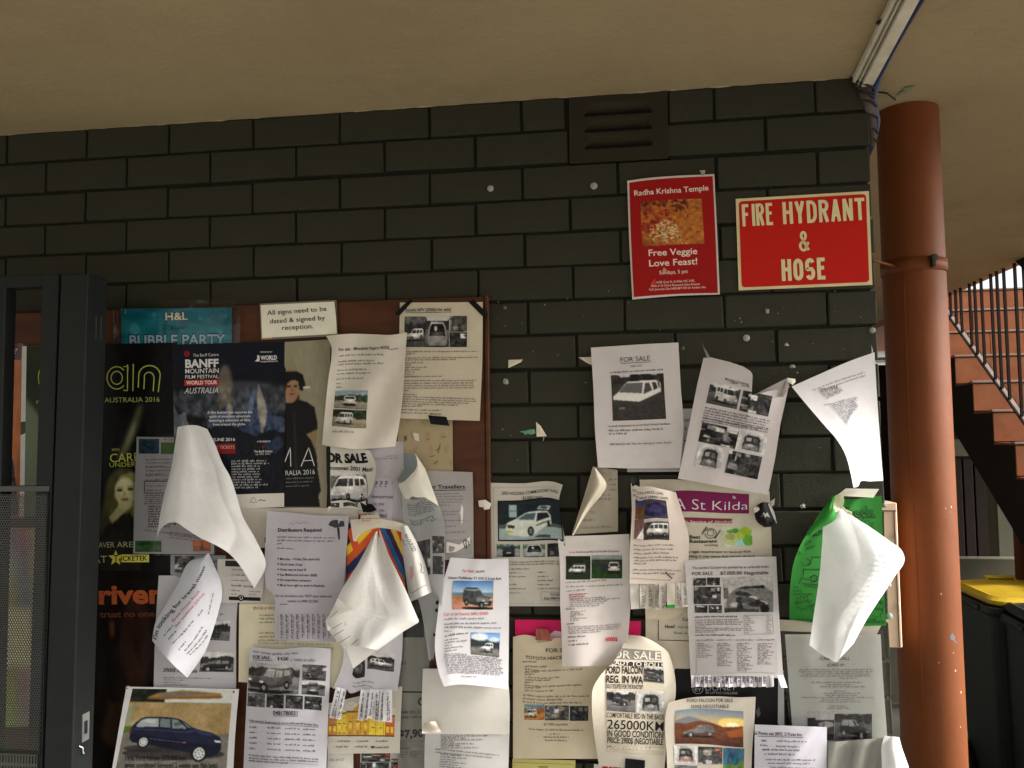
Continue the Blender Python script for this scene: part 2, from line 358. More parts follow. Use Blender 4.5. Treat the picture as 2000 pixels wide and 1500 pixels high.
class Sheet:
    def __init__(s, name, L, Rr, d=0.006, T=None, B=None, curl=None, c=(228, 226, 222), mat=None, label=None, cat='paper notice', group=None, parent=None, n=(24, 32), smooth=True, wr=0.0016, seed=None, dirt=None, flat=False, crease=None):
        s.rng = np.random.RandomState(abs(hash_(name+str(L))) % 99999 if seed is None else seed)
        nu, nv = n; s.nu, s.nv = nu, nv
        Lp = resample(L, nv, smooth); Rp = resample(Rr, nv, smooth)
        Tp = resample(T if T else [Lp[0], Rp[0]], nu, smooth); Bp = resample(B if B else [Lp[-1], Rp[-1]], nu, smooth)
        Tp[0], Tp[-1] = Lp[0], Rp[0]; Bp[0], Bp[-1] = Lp[-1], Rp[-1]
        u = np.linspace(0, 1, nu)[None, :, None]; v = np.linspace(0, 1, nv)[:, None, None]
        P = (1-v)*Tp[None] + v*Bp[None] + (1-u)*Lp[:, None] + u*Rp[:, None] - ((1-u)*(1-v)*Lp[0] + u*(1-v)*Rp[0] + (1-u)*v*Lp[-1] + u*v*Rp[-1])
        U = np.repeat(u[..., 0], nv, 0); V = np.repeat(v[..., 0], nu, 1)
        dd = np.full(U.shape, d)
        if curl is not None: dd = dd + curl(U, V)
        if wr > 0:
            for k in range(4):
                a, b, ph = s.rng.uniform(-5, 5), s.rng.uniform(-5, 5), s.rng.uniform(0, 6.3)
                dd = dd + wr*0.35*(1+np.sin(a*U+b*V+ph))
        for k in range(crease if crease is not None else (1 if parent is None else 0)):
            an = s.rng.uniform(0, 3.14); q = (U-s.rng.uniform(.25, .75))*math.cos(an)+(V-s.rng.uniform(.25, .75))*math.sin(an)
            dd = dd + s.rng.uniform(.001, .0026)*(1.15 if crease else 1)*np.clip(1-np.abs(q)/s.rng.uniform(.10, .22), 0, 1)
        W = rays(P[..., 0], P[..., 1]); W = CAM + W*((-dd-CAM[1])/W[..., 1])[..., None]
        s.P, s.W, s.dd = P, W, dd
        base = lin(c); colr = np.tile(base, (nu*nv, 1))
        if dirt is not None: colr = colr*(1-np.clip(dirt(U, V), 0, 1).reshape(-1, 1)*np.array([[0.25, 0.35, 0.5]]))
        idx = np.arange(nu*nv).reshape(nv, nu)
        fc = np.stack([idx[:-1, :-1], idx[1:, :-1], idx[1:, 1:], idx[:-1, 1:]], -1).reshape(-1, 4)
        s.o = mkobj(name, W.reshape(-1, 3), fc, mat or M_paper, parent, colr, True)
        if parent is None: tag(s.o, label, cat, group)
        s.tb = []; s.flat = flat; s.matp = M_poster if mat in (M_poster,) else M_ink
    def uv(s, px, py):
        d2 = (s.P[..., 0]-px)**2 + (s.P[..., 1]-py)**2; j, i = np.unravel_index(np.argmin(d2), d2.shape)
        u, v = float(i), float(j)
        for _ in range(12):
            i0 = int(np.clip(math.floor(u), 0, s.nu-2)); j0 = int(np.clip(math.floor(v), 0, s.nv-2)); a, b = u-i0, v-j0
            q = s.P[j0, i0]*(1-a)*(1-b)+s.P[j0, i0+1]*a*(1-b)+s.P[j0+1, i0]*(1-a)*b+s.P[j0+1, i0+1]*a*b
            du = (s.P[j0, i0+1]-s.P[j0, i0])*(1-b)+(s.P[j0+1, i0+1]-s.P[j0+1, i0])*b
            dv = (s.P[j0+1, i0]-s.P[j0, i0])*(1-a)+(s.P[j0+1, i0+1]-s.P[j0, i0+1])*a
            J = np.array([[du[0], dv[0]], [du[1], dv[1]]]); 
            try: st = np.linalg.solve(J, np.array([px-q[0], py-q[1]]))
            except Exception: break
            st = np.clip(st, -3, 3); u += st[0]; v += st[1]
            u = min(max(u, -2), s.nu+1); v = min(max(v, -2), s.nv+1)
            if abs(st).max() < 1e-4: break
        return np.array([u, v])
    def uvv(s, Q):
        """vectorised inverse: image points to sheet coordinates"""
        Q = np.asarray(Q, float); G_ = s.P.reshape(-1, 2); out = np.zeros_like(Q)
        for c0 in range(0, len(Q), 2000):
            q = Q[c0:c0+2000]; k = np.argmin(((G_[None]-q[:, None])**2).sum(-1), 1); u = (k % s.nu).astype(float); v = (k//s.nu).astype(float)
            for _ in range(10):
                i = np.clip(np.floor(u).astype(int), 0, s.nu-2); j = np.clip(np.floor(v).astype(int), 0, s.nv-2); a = (u-i)[:, None]; b = (v-j)[:, None]
                A, B, C_, D_ = s.P[j, i], s.P[j, i+1], s.P[j+1, i], s.P[j+1, i+1]
                r = q-(A*(1-a)*(1-b)+B*a*(1-b)+C_*(1-a)*b+D_*a*b); du = (B-A)*(1-b)+(D_-C_)*b; dv = (C_-A)*(1-a)+(D_-B)*a
                det = du[:, 0]*dv[:, 1]-du[:, 1]*dv[:, 0]; det = np.where(np.abs(det) < 1e-6, 1e-6, det)
                su = (r[:, 0]*dv[:, 1]-r[:, 1]*dv[:, 0])/det; sv = (du[:, 0]*r[:, 1]-du[:, 1]*r[:, 0])/det
                u = np.clip(u+np.clip(su, -1.5, 1.5), 0, s.nu-1); v = np.clip(v+np.clip(sv, -1.5, 1.5), 0, s.nv-1)
            out[c0:c0+2000, 0] = u; out[c0:c0+2000, 1] = v
        return out
    def S(s, uv, off):
        u, v = np.clip(uv[..., 0], 0, s.nu-1.0), np.clip(uv[..., 1], 0, s.nv-1.0)
        i = np.clip(np.floor(u).astype(int), 0, s.nu-2); j = np.clip(np.floor(v).astype(int), 0, s.nv-2); a = (u-i)[..., None]; b = (v-j)[..., None]
        q = s.W[j, i]*(1-a)*(1-b)+s.W[j, i+1]*a*(1-b)+s.W[j+1, i]*(1-a)*b+s.W[j+1, i+1]*a*b
        t = CAM-q; t /= np.linalg.norm(t, axis=-1, keepdims=True); return q+t*off
    # legible print; the baseline runs (x0,y0)->(x1,y1), h = cap height
    def text(s, body, x0, y0, x1, y1, h, ink=(25, 25, 28), bold=0.012, part='lettering', shear=0.0, off=0.0015):
        v, tr = text_mesh(body, bold)
        if len(v) == 0: return
        x = (v[:, 0]-v[:, 0].min())/max(v[:, 0].max()-v[:, 0].min(), 1e-6); y = v[:, 1]/0.70
        dx, dy = x1-x0, y1-y0; l = math.hypot(dx, dy); up = (dy/l*h, -dx/l*h)
        if s.flat:
            Q = np.array([x0, y0])+x[:, None]*np.array([dx, dy])+y[:, None]*np.array(up)
            s.tb.append((part, s.S(s.uvv(Q), off), tr, lin(ink))); return
        A = s.uv(x0, y0); Bq = s.uv(x1, y1); Mq = s.uv((x0+x1)/2, (y0+y1)/2); Cq = s.uv(x0+up[0], y0+up[1])
        uv = A + x[:, None]*(Bq-A) + (x*(1-x)*4)[:, None]*(Mq-(A+Bq)/2)*1.0 + y[:, None]*(Cq-A) + (y*shear*h/l)[:, None]*(Bq-A)
        s.tb.append((part, s.S(uv, off), tr, lin(ink)))
    # unreadably small print as letter-sized marks
    def greek(s, x0, y0, x1, y1, h, ink=(95, 92, 95), end=1.0, part='small_print', dens=1.0):
        dx, dy = x1-x0, y1-y0; l = math.hypot(dx, dy); up = np.array([dy/l*h, -dx/l*h])
        A = s.uv(x0, y0); Bq = s.uv(x1, y1); Cq = s.uv(x0+up[0], y0+up[1])
        adv = max(h*0.72, 1.5); pos = 0.0; vs = []; fs = []
        while pos < l*end:
            n = s.rng.randint(2, 9)
            for k in range(n):
                if pos > l*end: break
                w = adv*s.rng.uniform(0.55, 0.8); hh = 0.66 if s.rng.rand() < 0.68 else 1.0; lo = -0.28 if s.rng.rand() < 0.1 else 0
                b = len(vs); 
                for (a, y) in ((pos, lo), (pos+w, lo), (pos+w, hh), (pos, hh)): vs.append((a/l, y))
                fs.append((b, b+1, b+2)); fs.append((b, b+2, b+3)); pos += adv
            pos += adv*0.9
        if not vs: return
        vs = np.array(vs); uv = A + vs[:, :1]*(Bq-A) + vs[:, 1:]*(Cq-A)
        if s.flat: uv = s.uvv(np.array([x0, y0])+vs[:, :1]*np.array([dx, dy])+vs[:, 1:]*up)
        s.tb.append((part, s.S(uv, 0.0014), np.array(fs, dtype=np.int32), lin(ink)))
    def para(s, tl, tr, bl, n, h=3.0, ink=(120, 116, 118), ends=None, dens=1.0):
        tl, tr, bl = map(lambda p: np.array(p, float), (tl, tr, bl))
        for k in range(n):
            t = k/(n-1) if n > 1 else 0; a = tl+(bl-tl)*t; b = tr+(bl-tl)*t
            e = ends[k % len(ends)] if ends else (1.0 if k < n-1 else s.rng.uniform(0.4, 0.9))
            if e > 0: s.greek(a[0], a[1], b[0], b[1], h, ink, e)
    def pic(s, quad, img, part='photograph', off=0.0006, label=None):
        if part == 'photograph' and min(img.shape[:2]) > 16:      # print grain and soft focus
            p_ = np.pad(img, ((1, 1), (1, 1), (0, 0)), 'edge'); img = (p_[1:-1, 1:-1]*3+p_[:-2, 1:-1]+p_[2:, 1:-1]+p_[1:-1, :-2]+p_[1:-1, 2:])/7
            img = img*(1+s.rng.normal(0, .035, img.shape[:2]+(1,)))+s.rng.normal(0, 3.5, img.shape[:2]+(1,))
        if len(quad) == 4 and not hasattr(quad[0], '__len__'):
            x0, y0, x1, y1 = quad; quad = [(x0, y0), (x1, y0), (x1, y1), (x0, y1)]
        q = [s.uv(*p) for p in quad]; H, Wd = img.shape[:2]
        a = np.linspace(0, 1, Wd)[None, :, None]; b = np.linspace(0, 1, H)[:, None, None]
        uv = q[0]*(1-a)*(1-b)+q[1]*a*(1-b)+q[3]*(1-a)*b+q[2]*a*b
        if s.flat:
            qq = [np.array(p, float) for p in quad]; uv = s.uvv((qq[0]*(1-a)*(1-b)+qq[1]*a*(1-b)+qq[3]*(1-a)*b+qq[2]*a*b).reshape(-1, 2)).reshape(H, Wd, 2)
        W = s.S(uv, off).reshape(-1, 3); idx = np.arange(H*Wd).reshape(H, Wd)
        fc = np.stack([idx[:-1, :-1], idx[1:, :-1], idx[1:, 1:], idx[:-1, 1:]], -1).reshape(-1, 4)
        o = mkobj(part, W, fc, s.matp, s.o, lin(np.clip(img, 0, 255)).reshape(-1, 3), True)
        if label: o['label'] = label
        return o
    def rect(s, quad, c, part='printed_band', off=0.0011, n=(10, 6)):
        return s.pic(quad, np.tile(np.array(c, float), (n[1], n[0], 1)), part, off)
    def stroke(s, pts, w, ink=(20, 20, 22), part='pen_drawing', smooth=False, off=0.0015):
        pts = [pts[0]]+[q for k, q in enumerate(pts[1:]) if math.hypot(q[0]-pts[k][0], q[1]-pts[k][1]) > 1e-3]
        p = resample(pts, max(len(pts)*6, 12), smooth) if smooth else np.array(pts, float)
        if not smooth:
            q = []
            for i in range(len(p)-1):
                m = max(1, int(np.linalg.norm(p[i+1]-p[i])/6)); q += [p[i]+(p[i+1]-p[i])*k/m for k in range(m)]
            q.append(p[-1]); p = np.array(q)
        d = np.gradient(p, axis=0); d /= (np.linalg.norm(d, axis=1, keepdims=True)+1e-9); nrm = np.stack([-d[:, 1], d[:, 0]], -1)
        a = p+nrm*w/2; b = p-nrm*w/2
        uv = s.uvv(np.vstack([a, b])) if s.flat else np.array([s.uv(*x) for x in np.vstack([a, b])]); n = len(p)
        fs = [(i, i+1, n+i+1) for i in range(n-1)] + [(i, n+i+1, n+i) for i in range(n-1)]
        s.tb.append((part, s.S(uv, off), np.array(fs, dtype=np.int32), lin(ink)))
    def poly(s, pts, ink, part='printed_shape', off=0.0013):
        c = np.mean(np.array(pts, float), 0); P = [c]+list(pts); uv = np.array([s.uv(*x) for x in P]); n = len(pts)
        s.tb.append((part, s.S(uv, off), np.array([(0, 1+i, 1+(i+1) % n) for i in range(n)], dtype=np.int32), lin(ink)))
    def film(s, grow=4, off=0.003):
        """clear plastic sleeve over the sheet"""
        c = s.P.mean((0, 1)); P = c+(s.P-c)*(1+grow/np.abs(s.P-c).max((0, 1)))
        W = rays(P[..., 0], P[..., 1]); W = CAM + W*((-(s.dd+off)-CAM[1])/W[..., 1])[..., None]
        nv, nu = s.nv, s.nu; idx = np.arange(nu*nv).reshape(nv, nu)
        fc = np.stack([idx[:-1, :-1], idx[1:, :-1], idx[1:, 1:], idx[:-1, 1:]], -1).reshape(-1, 4)
        mkobj('plastic_sleeve', W.reshape(-1, 3), fc, M_film, s.o, None, True)
    def done(s):
        parts = {}
        for (p, v, t, c) in s.tb: parts.setdefault(p, []).append((v, t, c))
        for p, L in parts.items():
            vs, fs, cs, b = [], [], [], 0
            for v, t, c in L:
                vs.append(v); fs.append(t+b); cs.append(np.tile(c, (len(v), 1))); b += len(v)
            mkobj(p, np.vstack(vs), np.vstack(fs), M_ink, s.o, np.vstack(cs))
        return s
# upright block capitals drawn as thick strokes (boxes 0..1 wide, 0..1 high)
def arc(cx, cy, rx, ry, a0, a1, n=9): return [(cx+rx*math.cos(R(a0+(a1-a0)*k/n)), cy+ry*math.sin(R(a0+(a1-a0)*k/n))) for k in range(n+1)]
BLK = {'F': [[(0,0),(0,1)],[(-.5,1),(1,1)],[(-.5,.54),(.85,.54)]], 'I': [[(.5,0),(.5,1)]], 'R': [[(0,0),(0,1)],[(-.5,1),(.55,1)]+arc(.55,.77,.45,.23,90,-90)+[(-.5,.54)],[(.5,.52),(1,0)]],
 'E': [[(0,0),(0,1)],[(-.5,1),(1,1)],[(-.5,.54),(.85,.54)],[(-.5,0),(1,0)]], 'H': [[(0,0),(0,1)],[(1,0),(1,1)],[(0,.53),(1,.53)]], 'Y': [[(.5,0),(.5,.5)],[(.5,.42),(0,1)],[(.5,.42),(1,1)]],
 'D': [[(0,0),(0,1)],[(-.5,1),(.4,1)]+arc(.4,.65,.6,.35,90,0)+arc(.4,.35,.6,.35,0,-90)+[(-.5,0)]], 'A': [[(0,0),(.5,1)],[(1,0),(.5,1)],[(.17,.3),(.83,.3)]], 'N': [[(0,0),(0,1)],[(1,0),(1,1)],[(0,1),(1,0)]],
 'T': [[(.5,0),(.5,1)],[(-.25,1),(1.25,1)]], 'O': [arc(.5,.72,.5,.28,180,0)+arc(.5,.28,.5,.28,0,-180)+[(0,.75)]], 'S': [arc(.5,.75,.5,.25,25,180)+arc(.5,.5,.48,.06,180,190,1)+arc(.5,.27,.5,.27,60,-155)],
 '&': [[(1.05,0),(.2,.72)]+arc(.45,.8,.28,.2,195,-20)+[(.6,.62),(.15,.4)]+arc(.42,.25,.42,.25,150,300)+[(1.05,.45)]]}
def block(s, body, x0, y0, x1, y1, h, ink, wt, off=.0016):
    wd_ = [0.45 if ch == 'I' else (0.0 if ch == ' ' else 1.0) for ch in body]; gap = .20; tot = sum(.30 if ch == 'I' else (.55 if ch == ' ' else 1.0) for ch in body)+gap*(len(body)-1); L = math.hypot(x1-x0, y1-y0); ux = np.array([x1-x0, y1-y0])/L; uy = np.array([ux[1], -ux[0]]); un = L/tot; pos = 0; cnt = 0
    for ch in body:
        w = .30 if ch == 'I' else (.55 if ch == ' ' else 1.0)
        if ch != ' ':
            ins = wt/2; cw = w*un-wt
            for pl in BLK[ch]:
                P_ = [np.array([x0, y0])+ux*(pos*un+ins+max(min(px, 1), 0)*max(cw, 0)+(-ins if px < -.3 else (-ins if px < 0 else (ins if px > 1.2 else 0)))*1.0)+uy*((ins*.9 if py in (0, 1) and abs(pl[0][1]-pl[-1][1]) < .02 and len(pl) == 2 else 0)*(1 if py == 0 else -1)+py*h) for px, py in pl]
                if len(pl) > 2: P_ = [np.array([x0, y0])+ux*(pos*un+ins+max(min(px, 1.1), -.2 if px < 0 else 0)*max(cw, 0))+uy*(ins*.9+py*(h-wt*.9)) for px, py in pl]
                s.stroke([tuple(q) for q in P_], wt, ink, 'block_lettering', off=off+cnt*.00007); cnt += 1
        pos += w+gap
def hash_(t):
    h = 7
    for ch in t: h = (h*31+ord(ch)) % 1000003
    return h

# ------------------------------------------------------------------ small pictures painted onto vertex grids
class Cv:
    def __init__(s, W=72, H=54, c=(128, 128, 128)):
        s.W, s.H = W, H; s.a = np.tile(np.array(c, float), (H, W, 1)); s.y, s.x = np.mgrid[0:H, 0:W]; s.x = s.x/(W-1); s.y = s.y/(H-1)
    def m(s, mask, c, k=1.0): s.a[mask] = s.a[mask]*(1-k)+np.array(c, float)*k; return s
    def rect(s, x0, y0, x1, y1, c, k=1.0): return s.m((s.x >= x0) & (s.x <= x1) & (s.y >= y0) & (s.y <= y1), c, k)
    def ell(s, cx, cy, rx, ry, c, k=1.0): return s.m(((s.x-cx)/rx)**2+((s.y-cy)/ry)**2 < 1, c, k)
    def poly(s, pts, c, k=1.0):
        ins = np.zeros(s.x.shape, bool); n = len(pts)
        for i in range(n):
            x1, y1 = pts[i]; x2, y2 = pts[(i+1) % n]
            if y1 == y2: continue
            ins ^= ((y1 > s.y) != (y2 > s.y)) & (s.x < (x2-x1)*(s.y-y1)/(y2-y1)+x1)
        return s.m(ins, c, k)
    def grad(s, y0, y1, c0, c1):
        t = np.clip((s.y-y0)/(y1-y0), 0, 1)[..., None]; m = (s.y >= y0) & (s.y <= y1)
        g = np.array(c0, float)*(1-t)+np.array(c1, float)*t; s.a[m] = g[m]; return s
    def noise(s, n, amp, seed=0, mask=None, mono=True):
        r = np.random.RandomState(seed); g = r.rand(n+2, n+2, 1 if mono else 3)
        fx = s.x*n; fy = s.y*n; i = fx.astype(int); j = fy.astype(int); a = (fx-i)[..., None]; b = (fy-j)[..., None]
        v = g[j, i]*(1-a)*(1-b)+g[j, i+1]*a*(1-b)+g[j+1, i]*(1-a)*b+g[j+1, i+1]*a*b
        v = (v-0.5)*2*amp
        if mask is not None: v = v*mask[..., None]
        s.a = s.a+v; return s
    def grey(s, k=1.0):
        g = s.a.mean(-1, keepdims=True); s.a = g*np.array([1, 0.985, 0.97])*k+(1-k)*s.a; return s
    def blur(s, n=1):
        for _ in range(n):
            p = np.pad(s.a, ((1, 1), (1, 1), (0, 0)), 'edge'); s.a = (p[1:-1, 1:-1]*2+p[:-2, 1:-1]+p[2:, 1:-1]+p[1:-1, :-2]+p[1:-1, 2:])/6
        return s
    def done(s): return s.a

def vehicle(c, x0, y0, x1, y1, kind='van', body=(225, 225, 225), glass=(45, 50, 55), flip=False):
    w, h = x1-x0, y1-y0; before = c.a.copy()
    def T(pts): return [((x1-p[0]*w) if flip else (x0+p[0]*w), y0+p[1]*h) for p in pts]
    def E(cx, cy, rx, ry, colr): c.ell((x1-cx*w) if flip else (x0+cx*w), y0+cy*h, rx*w, ry*h, colr)
    sh = [b*0.6 for b in body]; dk = (22, 22, 24); hi = [min(255, b*1.12+10) for b in body]
    E(.5, .96, .55, .07, (28, 28, 30))
    if kind == 'van':      # boxy van, three quarter, nose at left
        c.poly(T([(0, .62), (.1, .42), (.22, .1), (.3, .02), (.92, .0), (.99, .1), (1, .72), (.9, .84), (.42, .95), (.05, .9), (0, .8)]), body)
        c.poly(T([(.13, .42), (.24, .12), (.50, .12), (.47, .44)]), glass); c.poly(T([(.52, .14), (.64, .12), (.64, .4), (.5, .44)]), glass)
        c.poly(T([(.68, .12), (.8, .11), (.8, .36), (.68, .39)]), glass); c.poly(T([(.83, .11), (.94, .11), (.95, .33), (.83, .35)]), glass)
        c.poly(T([(0, .62), (.46, .66), (.46, .94), (.05, .9)]), [b*0.88 for b in body]); c.poly(T([(.02, .76), (.42, .82), (.42, .94), (.05, .9)]), sh)
        E(.06, .7, .045, .05, (240, 240, 235)); E(.38, .74, .05, .05, (240, 240, 235))
        E(.52, .84, .06, .13, dk); E(.52, .84, .03, .07, (120, 120, 120)); E(.88, .76, .05, .12, dk)
    elif kind == 'vanside':
        c.poly(T([(.0, .5), (.1, .3), (.2, .05), (.28, 0), (.98, 0), (1, .1), (1, .8), (0, .82)]), body)
        c.poly(T([(.1, .36), (.2, .1), (.3, .1), (.3, .38)]), glass)
        for a in (.34, .55, .77): c.poly(T([(a, .1), (a+.17, .1), (a+.17, .38), (a, .38)]), glass)
        c.poly(T([(0, .68), (1, .66), (1, .8), (0, .82)]), sh); E(.2, .82, .09, .17, dk); E(.82, .82, .09, .17, dk); E(.2, .82, .04, .08, (150, 150, 150)); E(.82, .82, .04, .08, (150, 150, 150))
    elif kind == 'rear':
        c.poly(T([(.05, .3), (.15, .02), (.85, .02), (.95, .3), (1, .6), (.97, .9), (.03, .9), (0, .6)]), body)
        c.poly(T([(.16, .1), (.84, .1), (.9, .38), (.1, .38)]), glass); c.rect(x0+.3*w, y0+.62*h, x0+.7*w, y0+.7*h, (200, 200, 190))
        c.rect(x0+.02*w, y0+.42*h, x0+.14*w, y0+.56*h, (120, 30, 30)); c.rect(x0+.86*w, y0+.42*h, x0+.98*w, y0+.56*h, (120, 30, 30))
        c.poly(T([(.03, .78), (.97, .78), (.95, .95), (.05, .95)]), dk)
    elif kind == 'boot':   # open tailgate
        c.poly(T([(.08, .25), (.2, .04), (.8, .04), (.92, .25), (1, .62), (.95, .98), (.05, .98), (0, .62)]), body)
        c.poly(T([(.14, .26), (.24, .12), (.76, .12), (.86, .26), (.9, .6), (.1, .6)]), (15, 15, 17))
        c.rect(x0+.2*w, y0+.42*h, x0+.8*w, y0+.58*h, (70, 68, 66)); c.ell(x0+.42*w, y0+.3*h, .08*w, .1*h, (180, 180, 180))
    elif kind == 'suv':
        c.poly(T([(0, .55), (.05, .45), (.3, .36), (.42, .06), (.5, .0), (.92, .0), (.99, .12), (1, .6), (.9, .72), (.42, .86), (.06, .84)]), body)
        c.poly(T([(.34, .36), (.44, .08), (.60, .08), (.58, .38)]), glass); c.poly(T([(.63, .09), (.77, .08), (.77, .34), (.61, .37)]), glass); c.poly(T([(.8, .08), (.92, .09), (.95, .3), (.8, .33)]), glass)
        c.poly(T([(0, .6), (.42, .68), (.42, .84), (.06, .84)]), sh); c.poly(T([(.42, .72), (1, .56), (1, .66), (.44, .84)]), [b*.8 for b in body])
        E(.04, .55, .04, .05, (235, 235, 230)); E(.3, .60, .05, .05, (235, 235, 230)); E(.36, .82, .09, .2, dk); E(.36, .82, .045, .1, (150, 150, 150)); E(.88, .68, .07, .17, dk); E(.88, .68, .035, .08, (150, 150, 150))
    elif kind == 'wagon':   # nose at right
        c.poly(T([(0, .42), (.06, .1), (.14, .0), (.42, .0), (.56, .1), (.66, .36), (.9, .5), (1, .66), (1, .8), (.9, .92), (.1, .72), (.0, .66)]), body)
        c.poly(T([(.05, .34), (.09, .09), (.3, .08), (.3, .36)]), glass); c.poly(T([(.33, .08), (.43, .08), (.56, .37), (.33, .37)]), glass)
        c.poly(T([(.60, .36), (.52, .1), (.56, .1), (.67, .36)]), glass)
        c.poly(T([(0, .56), (1, .80), (.9, .92), (.1, .72), (.0, .66)]), sh); c.poly(T([(.66, .38), (.9, .5), (1, .64), (.72, .55)]), hi)
        E(.14, .72, .065, .16, dk); E(.14, .72, .05, .12, (205, 208, 206)); E(.76, .84, .09, .2, dk); E(.76, .84, .065, .155, (205, 208, 206))
        for a in range(6):
            t = a*math.pi/3; E(.76+.045*math.cos(t), .84+.10*math.sin(t), .010, .026, dk); E(.14+.032*math.cos(t), .72+.08*math.sin(t), .008, .02, dk)
        c.poly(T([(.93, .6), (1, .66), (1, .72), (.92, .68)]), (200, 205, 210))
    if kind in ('van', 'suv', 'wagon'):
        for q in ((.52, .66), (.67, .8)): c.poly(T([(q[0], .14), (q[0]+.012, .14), (q[0]+.012, .74), (q[0], .74)]), [b*.7 for b in body], .5)
    m = np.abs(c.a-before).sum(-1) > 4; t = np.clip((c.y-y0)/max(h, 1e-3), 0, 1); tx = np.clip((c.x-x0)/max(w, 1e-3), 0, 1)
    k = 1.12-.34*t**1.5-.10*np.sin(9*tx+3)*np.sin(7*t+1)-.12*np.abs(tx-.45)
    c.a = np.where(m[..., None], c.a*k[..., None], c.a); c.noise(11, 16, int(x0*97+w*31) % 900, mask=m*1.0); c.noise(24, 11, int(y0*77+w*53) % 900, mask=m*1.0)
    hl = ((tx-.35)/.3)**2+((t-.08)/.05)**2 < 1; c.a[m & hl] = c.a[m & hl]*.6+np.array([225, 228, 230])*.4
    return c
def outdoors(W=72, H=54, sky=(190, 195, 200), ground=(110, 108, 104), trees=(40, 45, 38), hz=0.4, seed=0):
    c = Cv(W, H, sky); c.noise(4, 18, seed); c.grad(hz, 1, [g*1.05 for g in ground], [g*0.8 for g in ground]); r = np.random.RandomState(seed)
    x = 0
    while x < 1.05:
        q = r.uniform(.05, .14); c.ell(x, hz-r.uniform(0, .06), q, r.uniform(.06, .22), [t*r.uniform(.7, 1.3) for t in trees]); x += q*.7
    c.noise(8, 16, seed+3); c.noise(17, 16, seed+1); c.noise(34, 11, seed+2); return c.blur(1)
def clutter(W=54, H=44, seed=0, dark=40, light=200, n=14, tint=None):
    r = np.random.RandomState(seed); c = Cv(W, H, (dark+20,)*3)
    for k in range(n):
        x, y = r.rand(2); w, h = r.uniform(.06, .35, 2); g = r.choice([dark, dark*.5, (dark+light)/2, light], p=[.35, .25, .25, .15]); cc = np.array([g]*3)
        if tint is not None and r.rand() < .3: cc = np.array(tint[r.randint(len(tint))])
        c.poly([(x-w*.5, y-h*.5), (x+w*.5, y-h*r.uniform(.3, .6)), (x+w*r.uniform(.3, .6), y+h*.5), (x-w*.5, y+h*.45)], cc)
    c.noise(6, 26, seed+3); c.noise(15, 30, seed+1); c.noise(28, 18, seed+2); return c.blur(1)
def van_interior(W=60, H=48, seed=0, warm=0):
    c = Cv(W, H, (200, 198, 194)); c.noise(5, 25, seed)
    c.poly([(.1, .95), (.14, .2), (.3, .06), (.7, .06), (.88, .2), (.92, .95)], (175, 172, 168)); c.poly([(.2, .9), (.24, .26), (.34, .16), (.68, .16), (.78, .28), (.82, .9)], (45, 43, 42))
    c.poly([(.22, .88), (.3, .62), (.72, .62), (.8, .88)], (120+warm, 112, 105)); c.rect(.3, .3, .48, .48, (150, 150, 148)); c.rect(.55, .3, .7, .5, (85, 84, 83)); c.ell(.5, .68, .12, .08, (170, 165, 160))
    c.noise(14, 28, seed+4); return c.blur(1)
G = lambda c: c.grey().done()

# ================================================================== PAPERS
# ================================================================== GATE AND POST
def vbar(mb, xt, xb, yf, yk, zt, zb, w):   # upright square tube leaning slightly: top-left x, bottom-left x
    mb.hexa([(xb, yf, zb), (xb+w, yf, zb), (xb+w, yk, zb), (xb, yk, zb), (xt, yf, zt), (xt+w, yf, zt), (xt+w, yk, zt), (xt, yk, zt)]); return mb
def xat(px_t, py_t, px_b, py_b, y):
    """straight line through two seen points on the plane y, as x(z)"""
    a = aty(px_t, py_t, y); b = aty(px_b, py_b, y); k = (a[0]-b[0])/(a[2]-b[2]); return lambda z: b[0]+k*(z-b[2])
PL = xat(116.5, 600, 86, 1480, -.21); PR = xat(171, 560, 141, 1480, -.21)
ztop = aty(172, 534, -.21)[2]
post = empty('gate_post', (PL(0), -.17, 0)); tag(post, 'square dark grey steel gate post standing in front of the noticeboard', 'gate post')
wP = PR(1.5)-PL(1.5)
mb = MB(); mb.hexa([(PL(0), -.21, 0), (PR(0), -.21, 0), (PR(0), -.13, 0), (PL(0), -.13, 0), (PL(ztop), -.21, ztop), (PR(ztop), -.21, ztop), (PR(ztop), -.13, ztop), (PL(ztop), -.13, ztop)])
o = mb.build('post_tube', M_steel, post)
bv = o.modifiers.new('b', 'BEVEL'); bv.width = .003; bv.segments = 2
z1, z0_ = aty(190, 1392, -.16)[2], aty(190, 1446, -.16)[2]; xs = PR((z0_+z1)/2)
MB().box(xs+.0005, -.178, z0_, xs+.0025, -.152, z0_+.016).box(xs+.0005, -.178, z1-.018, xs+.0025, -.152, z1).box(xs+.0005, -.158, z0_+.016, xs+.0025, -.152, z1-.018).box(xs+.0005, -.178, z0_+.016, xs+.0025, -.172, z1-.018).build('strike_plate', M_zinc, post)
MB().tube([(xs+.003, -.19, z0_-.004), (xs+.009, -.186, z0_-.009)], .0016, 6).tube([(xs+.004, -.178, z0_-.012), (xs+.005, -.178, z0_-.024), (xs+.007, -.176, z0_-.026)], .0018, 6).build('latch_pin', M_zinc, post)
zs1, zs0 = aty(185, 618, -.17)[2], aty(185, 662, -.17)[2]; xs = PR((zs0+zs1)/2)
MB().box(xs+.0005, -.176, zs0, xs+.002, -.172, zs1).box(xs+.0005, -.156, zs0, xs+.002, -.152, zs1).build('slot_rim', M_steel2, post)

